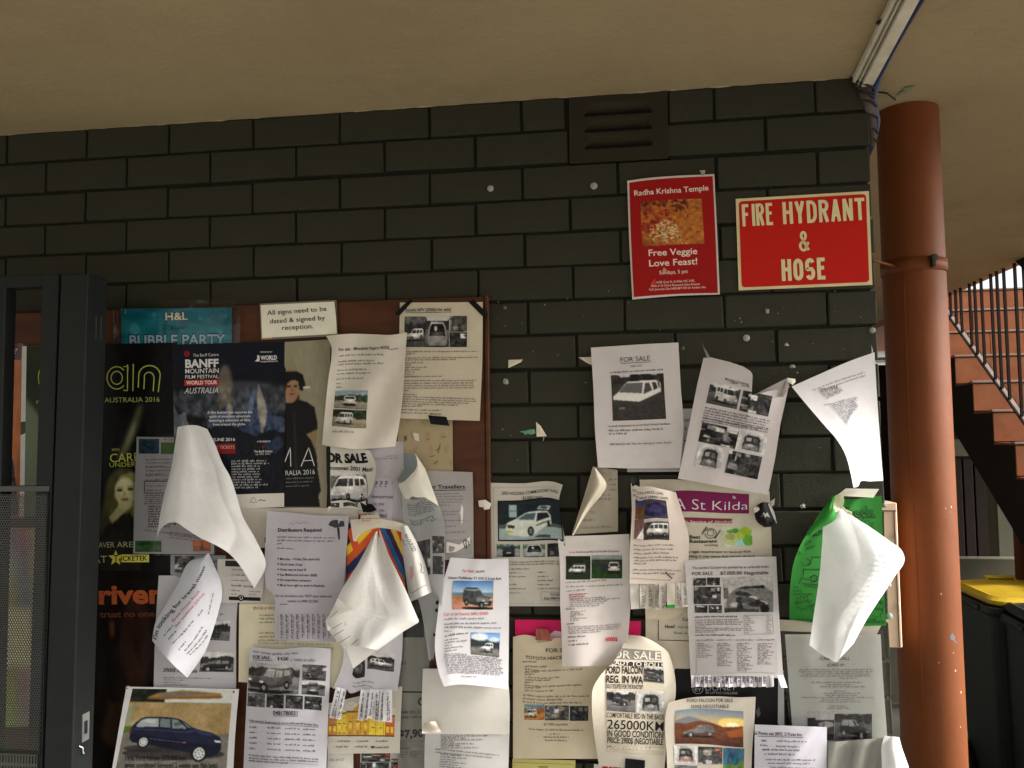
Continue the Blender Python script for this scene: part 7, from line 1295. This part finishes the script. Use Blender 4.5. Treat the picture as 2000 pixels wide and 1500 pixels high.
for k in range(20):
    x = 1350+k*8.1
    tb_ = Sheet('tear_off_tab', [(x, 1319), (x+.4, 1343-(k % 3))], [(x+7.4, 1319), (x+7.6+(k % 4 == 1)*1.0, 1342-(k % 2))], wd(6)+.004, c=(218, 214, 218), parent=s.o, n=(3, 6), curl=lambda u, v, k=k: .006*v*(1+math.sin(k*2.3)))
    if k < 18 and k > 0: tb_.greek(x+3.0, 1321, x+3.2, 1335, 3.4, (52, 50, 58)); tb_.greek(x+5.6, 1322, x+5.8, 1334, 2.4, (80, 78, 86)); tb_.done()
tb_ = Sheet('tear_off_tab', [(1517, 1318), (1526, 1343)], [(1530, 1318), (1538, 1343)], wd(6)+.008, c=(232, 230, 230), parent=s.o, n=(3, 6), curl=lambda u, v: .02*v)
s.done()

# sunset falcon page
s = Sheet('paper_notice', [(1306, 1372), (1300, 1395), (1299, 1420), (1302, 1470), (1304, 1560)], [(1476, 1361), (1474, 1400), (1470, 1450), (1466, 1560)], wd(6), T=[(1306, 1372), (1340, 1364), (1400, 1360), (1440, 1362), (1476, 1361)], c=(216, 207, 192), curl=lambda u, v: .012*(1-u)**2+.014*u**3*v, label='notice with a sunset photograph of a wagon in front of hills and a negotiable price', group=WG, n=(30, 30), wr=.002)
I = (84, 72, 62); s.text('FORD FALCON FOR SALE', 1342, 1371.5, 1432, 1371, 6.4, I, .008); s.text('3500$ NEGOTIABLE', 1349, 1383, 1424, 1383, 6.4, I, .008)
im = Cv(120, 66, (150, 150, 150)); im.grad(0, .55, (110, 128, 150), (236, 190, 110)); im.poly([(0, .3), (.2, .2), (.4, .32), (.6, .42), (.6, .5), (0, .5)], (96, 104, 120), .8); im.ell(.86, .36, .22, .16, (250, 214, 120), .8); im.ell(.84, .4, .09, .07, (255, 244, 200)); im.blur(3); im.poly([(0, .36), (.15, .42), (.35, .34), (.52, .38), (.7, .48), (1, .42), (1, 1), (0, 1)], (104, 60, 36)); im.grad(.62, 1, (110, 66, 42), (76, 44, 34)); im.noise(26, 12, 3, mask=(im.y > .45)*1.0); vehicle(im, .12, .46, .58, .80, 'wagon', (110, 104, 100), (90, 88, 88), flip=True); im.poly([(.75, .6), (1, .45), (1, .7), (.8, .75)], (190, 100, 40), .6); im.blur(1)
s.pic([(1320, 1388), (1452, 1389), (1452, 1460), (1319, 1453)], im.done()); s.pic([(1316, 1456), (1362, 1458), (1362, 1492), (1317, 1490)], van_interior(46, 34, 151, 30).done()); s.pic([(1364, 1458), (1411, 1460), (1410, 1493), (1364, 1492)], clutter(46, 34, 152, 60, 200, 12, tint=[(190, 90, 60), (160, 150, 140)]).done()); s.pic([(1413, 1460), (1454, 1462), (1452, 1530), (1413, 1528)], Cv(44, 60, (60, 100, 120)).poly([(0, .5), (1, .3), (1, 1), (0, 1)], (96, 120, 60)).ell(.5, .3, .3, .2, (50, 90, 110)).noise(9, 30, 3, mono=False).done()); s.pic([(1318, 1494), (1362, 1496), (1362, 1530), (1318, 1530)], clutter(44, 30, 154, 90, 220, 6).done()); s.done()

# pregio page
s = Sheet('paper_notice', [(1474, 1415), (1473, 1560)], [(1615, 1420), (1614, 1560)], wd(9), c=(220, 217, 226), curl=lambda u, v: .008*sn(pi*u), label='clean white text notice about a 2003 van at the bottom edge, overlapping the sunset notice', group=WG)
I = (60, 56, 70); s.text('Kia Pregio van 2003, 219,xxx km.', 1470, 1435, 1567, 1438, 6.6, I, .018); s.stroke([(1481, 1438), (1568, 1440.5)], 1, I)
for k, (a, y, b) in enumerate(((1488, 1448, 1498), (1517, 1449, 1575), (1485, 1457, 1500), (1516, 1459, 1560), (1493, 1474, 1553), (1496, 1485, 1590), (1500, 1492, 1580))): s.greek(a, y, b, y+1, 3.4, (110, 106, 126))
s.text('the best value for your money!', 1506, 1466, 1562, 1467, 4, I, .016); s.greek(1490, 1466, 1502, 1466, 3.6, I); s.text('I am selling this nice van with', 1504, 1500, 1591, 1503, 4.4, (90, 86, 106), .006); s.done()

# sleeve page right
s = Sheet('paper_notice', [(1533, 1239), (1540, 1330), (1548, 1430), (1550, 1560)], [(1720, 1239), (1725, 1330), (1733, 1440), (1740, 1560)], wd(2), c=(206, 206, 198), label='grey white camper notice in a clear plastic pocket, rightmost at the bottom of the wall', group=WG, n=(30, 36), wr=.003)
I = (70, 70, 70); s.text('CAMPER CALL', 1602, 1289, 1660, 1289, 6, I, .01); s.text('$2400 ish', 1616, 1302, 1649, 1301, 6, I, .002); P_ = (146, 146, 142)
for k, (a, b) in enumerate(((1562, 1706), (1560, 1704), (1566, 1700), (1562, 1700), (1640, 1672), (0, 0), (1584, 1684), (1615, 1665), (1602, 1688), (0, 0), (1630, 1650), (1608, 1678), (1612, 1672), (1566, 1706), (1606, 1668), (1600, 1680), (0, 0), (1622, 1654), (1616, 1660))):
    if a: s.greek(a, 1309+k*4.2, b, 1309+k*4.2, 3, P_)
s.pic((1577, 1389, 1629, 1446), G(Cv(50, 56, (60, 60, 58)).grad(0, .3, (180, 180, 178), (190, 190, 188)).rect(0, .22, .3, .34, (40, 40, 38)).rect(0, .34, 1, 1, (56, 56, 54)).ell(.7, .46, .3, .1, (170, 170, 170)).poly([(.3, 1), (.6, .4), (.66, .4), (.6, 1)], (110, 110, 108)).noise(12, 14, 2))); s.pic((1630, 1394, 1703, 1447), G(vehicle(outdoors(70, 52, (170, 170, 168), (110, 110, 108), (50, 50, 48), .2, 161), .14, .18, .9, .92, 'wagon', (46, 46, 48), (150, 150, 150)))); s.film(8, .004); s.done()
s = Sheet('plastic_pocket', [(1617, 1450), (1619, 1560)], [(1738, 1440), (1745, 1560)], wd(7), c=(176, 176, 166), mat=M_poster, label='empty wrinkled grey plastic pocket behind the white bent page at bottom right', cat='plastic pocket', n=(24, 16), curl=lambda u, v: .01*sn(14*u+3*v)); s.film(3)
s.done()
s = Sheet('folded_sheet', [(1728, 1437), (1722, 1455), (1722, 1480), (1724, 1560)], [(1756, 1440), (1762, 1462), (1774, 1496), (1790, 1560)], wd(12), c=(236, 236, 236), curl=lambda u, v: .02*sn(pi*u)+.01*v, label='bright blank white page bent around the wall edge at the bottom right corner', cat='folded sheet', n=(16, 16))

# cream strip and green poster
s = Sheet('paper_strip', [(1522, 1210), (1522, 1232)], [(1722, 1220), (1712, 1240)], wd(1), c=(206, 198, 180), label='cream paper strip sticking out below the green poster', cat='paper strip', n=(16, 4))
s = Sheet('paper_strip', [(1652, 954), (1634, 968)], [(1717, 955), (1706, 972)], wd(3), c=(206, 202, 186), label='translucent cream tape strip holding the top of the green poster', cat='tape', n=(14, 5), smooth=False, curl=lambda u, v: .012*v)
s = Sheet('poster', [(1625, 968), (1590, 1020), (1560, 1072), (1550, 1100), (1544, 1137), (1542, 1210)], [(1722, 968), (1724, 1050), (1726, 1140), (1731, 1222)], wd(2), T=[(1625, 968), (1640, 973), (1722, 968)], B=[(1542, 1210), (1640, 1222), (1731, 1222)], c=(50, 128, 50), curl=lambda u, v: .05*(1-u)**2*sn(pi*np.clip(v*.9+.05, 0, 1)), label='bright green hand drawn wheels poster with its left edge peeling and curling', cat='poster', n=(40, 40), wr=.002)
K_ = (12, 34, 16)
s.text('Wheels', 1626, 1012, 1712, 1011, 24, K_, .02, part='pen_lettering', shear=.1); s.text('Wheels', 1627, 1011, 1711, 1010, 22, (50, 128, 50), -.02, part='pen_lettering', shear=.1, off=.0019)
def burst(cx, cy, rx, ry, n, seed):
    r2 = random.Random(seed); s.stroke([(cx+rx*(1 if k % 2 else .62)*math.cos(2*pi*k/(2*n))*r2.uniform(.9, 1.1), cy+ry*(1 if k % 2 else .62)*math.sin(2*pi*k/(2*n))) for k in range(2*n+1)], 1.2, K_)
burst(1688, 1026, 20, 12, 9, 1); burst(1568, 1178, 18, 16, 9, 2); burst(1592, 1188, 10, 10, 7, 3); burst(1712, 1190, 16, 22, 9, 4)
s.text('AUTO', 1588, 1050, 1616, 1040, 9, K_, .02, part='pen_lettering'); s.text('LOTS', 1573, 1066, 1586, 1060, 6, K_, .0, part='pen_lettering'); s.text('ROOM', 1576, 1074, 1592, 1069, 5, K_, .0, part='pen_lettering'); s.text('V8', 1559, 1088, 1566, 1082, 9, K_, -.01, part='pen_lettering')
s.stroke([(1566, 1098), (1570, 1104), (1578, 1104), (1584, 1098), (1586, 1088), (1606, 1088)], 1.2, K_); s.stroke([(1576, 1090), (1584, 1098), (1580, 1106)], 1.2, K_); s.stroke([(1570, 1110), (1568, 1130), (1582, 1132)], 1.2, K_); s.stroke([(1570, 1112), (1604, 1112)], 1.2, K_); s.stroke([(1590+6*math.cos(t), 1130+6*math.sin(t)) for t in np.linspace(0, 6.28, 16)], 2, K_); s.stroke([(1565, 1128), (1561, 1140)], 1.2, K_); s.stroke([(1566, 1140), (1604, 1142)], 1.2, K_)
s.text('CARGA', 1572, 1147, 1600, 1148, 5, K_, .0, part='pen_lettering'); s.text('W.A.', 1549, 1149, 1560, 1149, 4, K_, .0, part='pen_lettering'); s.text('PLATES', 1550, 1156, 1566, 1156, 4, K_, .0, part='pen_lettering'); s.text("DON'T WORRY", 1550, 1163, 1588, 1163, 4.5, K_, .0, part='pen_lettering'); s.text('MOTOR', 1556, 1180, 1580, 1176, 5, K_, .0, part='pen_lettering'); s.text('Viktor Euge', 1553, 1212, 1590, 1213, 6, K_, .0, part='pen_lettering')
s.text('6500ono', 1690, 1217, 1728, 1218, 9, K_, .0, part='pen_lettering'); s.text('RUNS', 1706, 1178, 1726, 1180, 6, K_, .0, part='pen_lettering'); s.text('WELL', 1708, 1192, 1726, 1193, 6, K_, .0, part='pen_lettering')
fl = Sheet('folded_flap', [(1625, 968), (1596, 1012), (1578, 1046), (1585, 1046)], [(1633, 968), (1629, 990), (1633, 1010), (1600, 1034), (1587, 1045)], .062, c=(54, 134, 54), parent=s.o, n=(14, 26), curl=lambda u, v: .02*sn(pi*u)*(1-v)); s.done()
s = Sheet('folded_sheet', [(1630, 990), (1627, 1008), (1612, 1020), (1606, 1060), (1602, 1110), (1597, 1150), (1588, 1210), (1581, 1260)], [(1645, 988), (1662, 1005), (1700, 1030), (1740, 1058), (1760, 1073), (1767, 1089), (1745, 1130), (1712, 1180), (1690, 1215), (1667, 1257)], .075, T=[(1630, 990), (1637, 984), (1645, 988)], B=[(1581, 1260), (1600, 1275), (1618, 1286), (1634, 1293), (1642, 1284), (1667, 1257)],
  c=(240, 240, 240), curl=lambda u, v: -.03*(1-v)**2+.045*v*sn(pi*np.clip(u*.9, 0, 1))+.02*u*v, label='large blank white sheet folded over in front of the green poster', cat='folded sheet', n=(60, 64), wr=.003, crease=3)
s.para((1650, 1060), (1735, 1090), (1620, 1220), 18, 3.4, (235, 235, 236)); s.done()
t_ = Sheet('clear_tape', [(1634, 966), (1627, 980), (1632, 1000)], [(1648, 968), (1648, 985), (1642, 994)], .07, c=(214, 216, 176), mat=M_poster, label='crumpled pale tape pinching the green poster and the folded white sheet together', cat='tape', n=(10, 12), wr=.006)
t_ = Sheet('tape_strip', [(1640, 989), (1640, 992)], [(1664, 1000), (1664, 1008)], .062, c=(200, 196, 160), mat=M_poster, label='thin cream tape tail across the green poster lettering', cat='tape', n=(10, 4), wr=.002)

# --- fire sign and temple poster
s = Sheet('poster', [(1225, 353), (1229, 470), (1235, 585)], [(1395, 340), (1401, 460), (1406, 575)], wd(0), T=[(1225, 353), (1270, 347), (1310, 344), (1395, 340)], B=[(1235, 585), (1320, 578), (1406, 575)], c=(226, 214, 208), label='red temple poster with a curry photograph advertising a free veggie feast', cat='poster', wr=.002)
s.rect([(1229, 357), (1392, 344), (1402, 572), (1238, 580)], (150, 14, 12), 'red_panel', n=(24, 30)); C_ = (232, 208, 196)
s.text('Radha Krishna Temple', 1239, 382.5, 1384, 371.5, 10.5, C_, .012, off=.0019)
im = Cv(130, 100, (150, 80, 34)); im.noise(5, 22, 3); im.rect(0, 0, .22, .2, (80, 26, 18)); im.ell(.5, .5, .58, .56, (176, 104, 44), .85); im.blur(3)
r2 = random.Random(5)
for k in range(260):
    x_, y_ = r2.random(), r2.random(); g_ = r2.uniform(.7, 1.15)
    if ((x_-.22)/.26)**2+((y_-.42)/.34)**2 < 1: c_ = (150*g_, 34*g_, 22*g_)
    elif ((x_-.5)/.3)**2+((y_-.1)/.16)**2 < 1: c_ = (92*g_, 38*g_, 22*g_)
    elif x_ > .52: c_ = (190*g_, 116*g_, 46*g_)
    else: c_ = (160*g_, 90*g_, 44*g_)
    im.ell(x_, y_, r2.uniform(.015, .05), r2.uniform(.015, .05), c_, .7)
for k in range(150):
    x_, y_ = r2.gauss(.42, .12), r2.gauss(.70, .15); g_ = r2.uniform(.75, 1.1)
    if y_ > .42+abs(x_-.4)*.6: im.ell(x_, y_, r2.uniform(.012, .026), r2.uniform(.012, .03), (214*g_, 190*g_, 136*g_), .85)
for k in range(9): im.ell(r2.uniform(.55, 1), r2.uniform(.2, .95), .013, .017, (96, 26, 16))
im.noise(30, 16, 9).blur(1)
s.pic([(1251, 395), (1370, 388), (1376, 476), (1255, 482)], im.done(), 'curry_photograph', off=.0012)
s.text('Free Veggie', 1267, 500, 1362, 496, 12.5, C_, .014, off=.0019); s.text('Love Feast!', 1268, 520.5, 1362, 516, 12.5, C_, .014, off=.0019); s.text('Sundays, 5 pm', 1288, 536, 1343, 533, 7, C_, .006, off=.0019)
s.text('16/82 Grey St, St Kilda VIC 3182,', 1282, 553.5, 1357, 550, 4.2, C_, .004, off=.0019); s.text('Buzz # 16 Chant Password: Hare Krishna', 1273, 560.5, 1367, 556.5, 4.2, C_, .004, off=.0019); s.text('Call: Janardan Das 0420 887 075 for further info.', 1268, 567.5, 1379, 562.5, 4.2, C_, .004, off=.0019)
s.poly([(1297, 522), (1303, 528), (1298, 532), (1293, 529)], (206, 130, 120), off=.002); s.poly([(1272, 552), (1280, 543), (1281, 558), (1270, 562)], (190, 60, 54), off=.0013); s.done()
t_ = Sheet('clear_tape', [(1366, 333), (1372, 343)], [(1378, 332), (1376, 342)], wd(1), c=(150, 146, 130), mat=M_poster, label='small clear tape scrap above the right top corner of the temple poster', cat='tape', n=(6, 6), wr=.003)
s = Sheet('sign', [(1437, 388.5), (1443, 567)], [(1697, 373), (1704, 556)], .005, c=(214, 198, 152), mat=M_sign, label='red enamel sign reading fire hydrant and hose with a pale yellow border', cat='sign', wr=0, n=(8, 8), flat=True, crease=0)
def rq(fx, fy):   # bilinear inside the sign
    a = np.array([1437, 388.5])*(1-fx)*(1-fy)+np.array([1697, 373])*fx*(1-fy)+np.array([1443, 567])*(1-fx)*fy+np.array([1704, 556])*fx*fy; return tuple(a)
pts = []
for (cx, cy, a0) in ((.965, .055, -90), (.965, .945, 0), (.035, .945, 90), (.035, .055, 180)):
    for k in range(7):
        t = R(a0+k*15); rx, ry = .025, .036; bx = cx-(.0 if cx > .5 else 0); pts.append(rq(cx+(-rx if cx > .5 else rx)*0+rx*math.cos(t)-(rx if cx > .5 else -rx)*0.5, cy+ry*math.sin(t)-(ry if cy > .5 else -ry)*0.3))
s.poly(pts, (182, 22, 9), 'red_panel', off=.0008); Y_ = (214, 200, 156)
for (t_x, a, b, y0, y1, bb) in (('FIRE', .045, .285, .065, .305, 6.0), ('HYDRANT', .350, .965, .065, .305, 6.6), ('&', .462, .54, .39, .61, 5.0), ('HOSE', .325, .665, .685, .92, 7.4)):
    A_ = rq(a, y1); Bq_ = rq(b, y1); Cq_ = rq(a, y0); block(s, t_x, A_[0], A_[1], Bq_[0], Bq_[1], A_[1]-Cq_[1], Y_, bb)
s.done()
# sign plate thickness
q = [aty(x, y, -.004) for x, y in ((1437, 388.5), (1697, 373), (1704, 556), (1443, 567))]; q2 = [np.array([p[0], -.0005, p[2]]) for p in q]
MB().hexa([q[3], q[2], q2[2], q2[3], q[0], q[1], q2[1], q2[0]]).build('sign_plate', M_cream, s.o)

# --- adhesive dabs, scraps on the bricks
def dab(x, y, r, lb, c_=(150, 152, 148), d=0.002, name='adhesive_dab', cat='adhesive dab', sx=1.0, sq=0.0, grp=None):
    p = aty(x, y, -d); rr = random.Random(int(x*7+y)); n = 14; w = r*2.15/F; vs = [(p[0], p[1]-.0022, p[2])]
    for rad, h in ((.6, .0018), (1.0, 0)):
        for k in range(n):
            t = 2*pi*k/n; q_ = rad*(1+sq*rr.uniform(-1, 1)); vs.append((p[0]+w*sx*q_*math.cos(t), p[1]-h, p[2]+w*q_*math.sin(t)))
    fs = [(0, 1+k, 1+(k+1) % n) for k in range(n)]+[(1+k, 1+n+k, 1+n+(k+1) % n, 1+(k+1) % n) for k in range(n)]
    o = mkobj(name, vs, fs, M_ink, None, np.tile(lin(c_), (len(vs), 1)), True); tag(o, lb, cat, grp)
DG = 'dabs of adhesive left on the bricks'
dab(958, 368, 6.5, 'round pale dab high on the bricks, left of the air vent line', grp=DG); dab(1160, 363, 7, 'round pale dab on the bricks just below the air vent', grp=DG); dab(1458, 660, 6.5, 'round pale dab below the fire hydrant sign, left of its centre', grp=DG); dab(1704, 645, 5.5, 'round grey dab close to the right end of the brick wall under the sign', (130, 136, 130), grp=DG); dab(988, 745, 5.5, 'pale oval dab right of the noticeboard above the green scrap', (136, 146, 140), sq=.2, grp=DG)
dab(1499, 607, 3.8, 'small white dab right below the fire hydrant sign plate', (150, 150, 144), sq=.4, grp=DG); dab(986, 601, 3.6, 'small grey dab right beside the top of the noticeboard', (96, 98, 90), sq=.4, grp=DG); dab(1536, 673, 3.2, 'tiny white dab among the two curled sheets upper bricks', (170, 168, 160), sq=.4, sx=1.4, grp=DG); dab(1548, 716, 3, 'tiny pale dab above where the curled sheets meet', (140, 140, 134), sq=.4, sx=1.5, grp=DG)
dab(1334, 680, 4, 'greyish dab between the two van notices near their tops', (92, 92, 84), sq=.3, grp=DG); dab(1568, 989, 4.6, 'white scrap like dab between the black sticker and the green poster', (176, 170, 160), sq=.5, grp=DG); dab(1727, 987, 4.5, 'greenish dab at the wall end above the peach box', (120, 136, 130), grp=DG); dab(1736, 1143, 4.5, 'pale green dab on the wall end behind the folded white sheet', (150, 170, 156), grp=DG); dab(1737, 1203, 6, 'pale green dab on the wall end level with the green poster bottom', (140, 168, 152), grp=DG)
rr = random.Random(11); sp = MB()
for k in range(46):
    x = rr.uniform(965, 1700); y = rr.choice([rr.uniform(560, 660), rr.uniform(600, 940), rr.uniform(620, 900)]); 
    if x > 1150 and y > 670 and x < 1540: continue
    p = aty(x, y, -.0016); w = rr.uniform(.0006, .0016); a = rr.uniform(0, 3); dx, dz = math.cos(a)*w*1.8, math.sin(a)*w*1.8
    sp.add([(p[0]-dx, p[1], p[2]-dz), (p[0]+dz, p[1]-.0005, p[2]-dx), (p[0]+dx, p[1], p[2]+dz), (p[0]-dz*.6, p[1], p[2]+dx*.7)], [(0, 1, 2, 3)])
tag(sp.build('paint_speckles', M_grime), 'tiny pale specks of glue and paper left over the bricks', 'speckles', kind='stuff')
def scrap(pts, c_, lb, cat='paper scrap', d=.004, mat=None):
    P3 = [aty(x, y, -d) for x, y in pts]; n = len(pts); c3 = np.mean(P3, 0); c3[1] -= .002
    o = mkobj('paper_scrap', [c3]+P3, [(0, 1+(i+1) % n, 1+i) for i in range(n)], mat or M_ink, None, np.tile(lin(c_), (n+1, 1)), False); tag(o, lb, cat)
scrap([(993, 703), (1021, 702), (1018, 707), (993, 719)], (206, 198, 180), 'small white triangular paper corner left on the bricks near the noticeboard')
scrap([(1130, 698), (1158, 697), (1158, 714), (1145, 708)], (210, 202, 184), 'white pointed paper corner sticking out left of the large van notice')
scrap([(1014, 843), (1028, 841), (1032, 839), (1044, 838), (1046, 846), (1038, 849), (1030, 847), (1026, 850), (1022, 845)], (96, 150, 112), 'torn mint green paper scrap on the bricks')
scrap([(1047, 824), (1056, 832), (1068, 852), (1048, 853)], (214, 204, 182), 'white sail shaped paper corner beside the mint green scrap')
scrap([(1061, 853), (1063, 853), (1062, 861), (1060, 861)], (150, 140, 116), 'thin pale sliver under the sail shaped scrap')
scrap([(934, 978), (948, 976), (960, 984), (956, 994), (946, 996), (944, 991), (936, 990)], (206, 198, 186), 'crumpled white tape wad on the timber edge of the noticeboard', 'tape', .03)
scrap([(1371, 668), (1376, 680), (1387, 697), (1380, 698), (1375, 684)], (120, 128, 110), 'thin clear tape pulled tight above the tilted camper notice', 'tape', .012)
scrap([(1702, 673), (1706, 690), (1702, 690)], (170, 172, 160), 'thin clear tape above the bright torn sheet at the wall end', 'tape', .02)
scrap([(1537, 738), (1553, 740), (1554, 746), (1548, 752), (1538, 745)], (230, 226, 216), 'bright white tape knot joining the curled sheets', 'tape', .06)
scrap([(893, 1001), (902, 1001), (898, 1004)], (210, 200, 186), 'small white fleck on the dark edge of the noticeboard', 'paper scrap', .03)
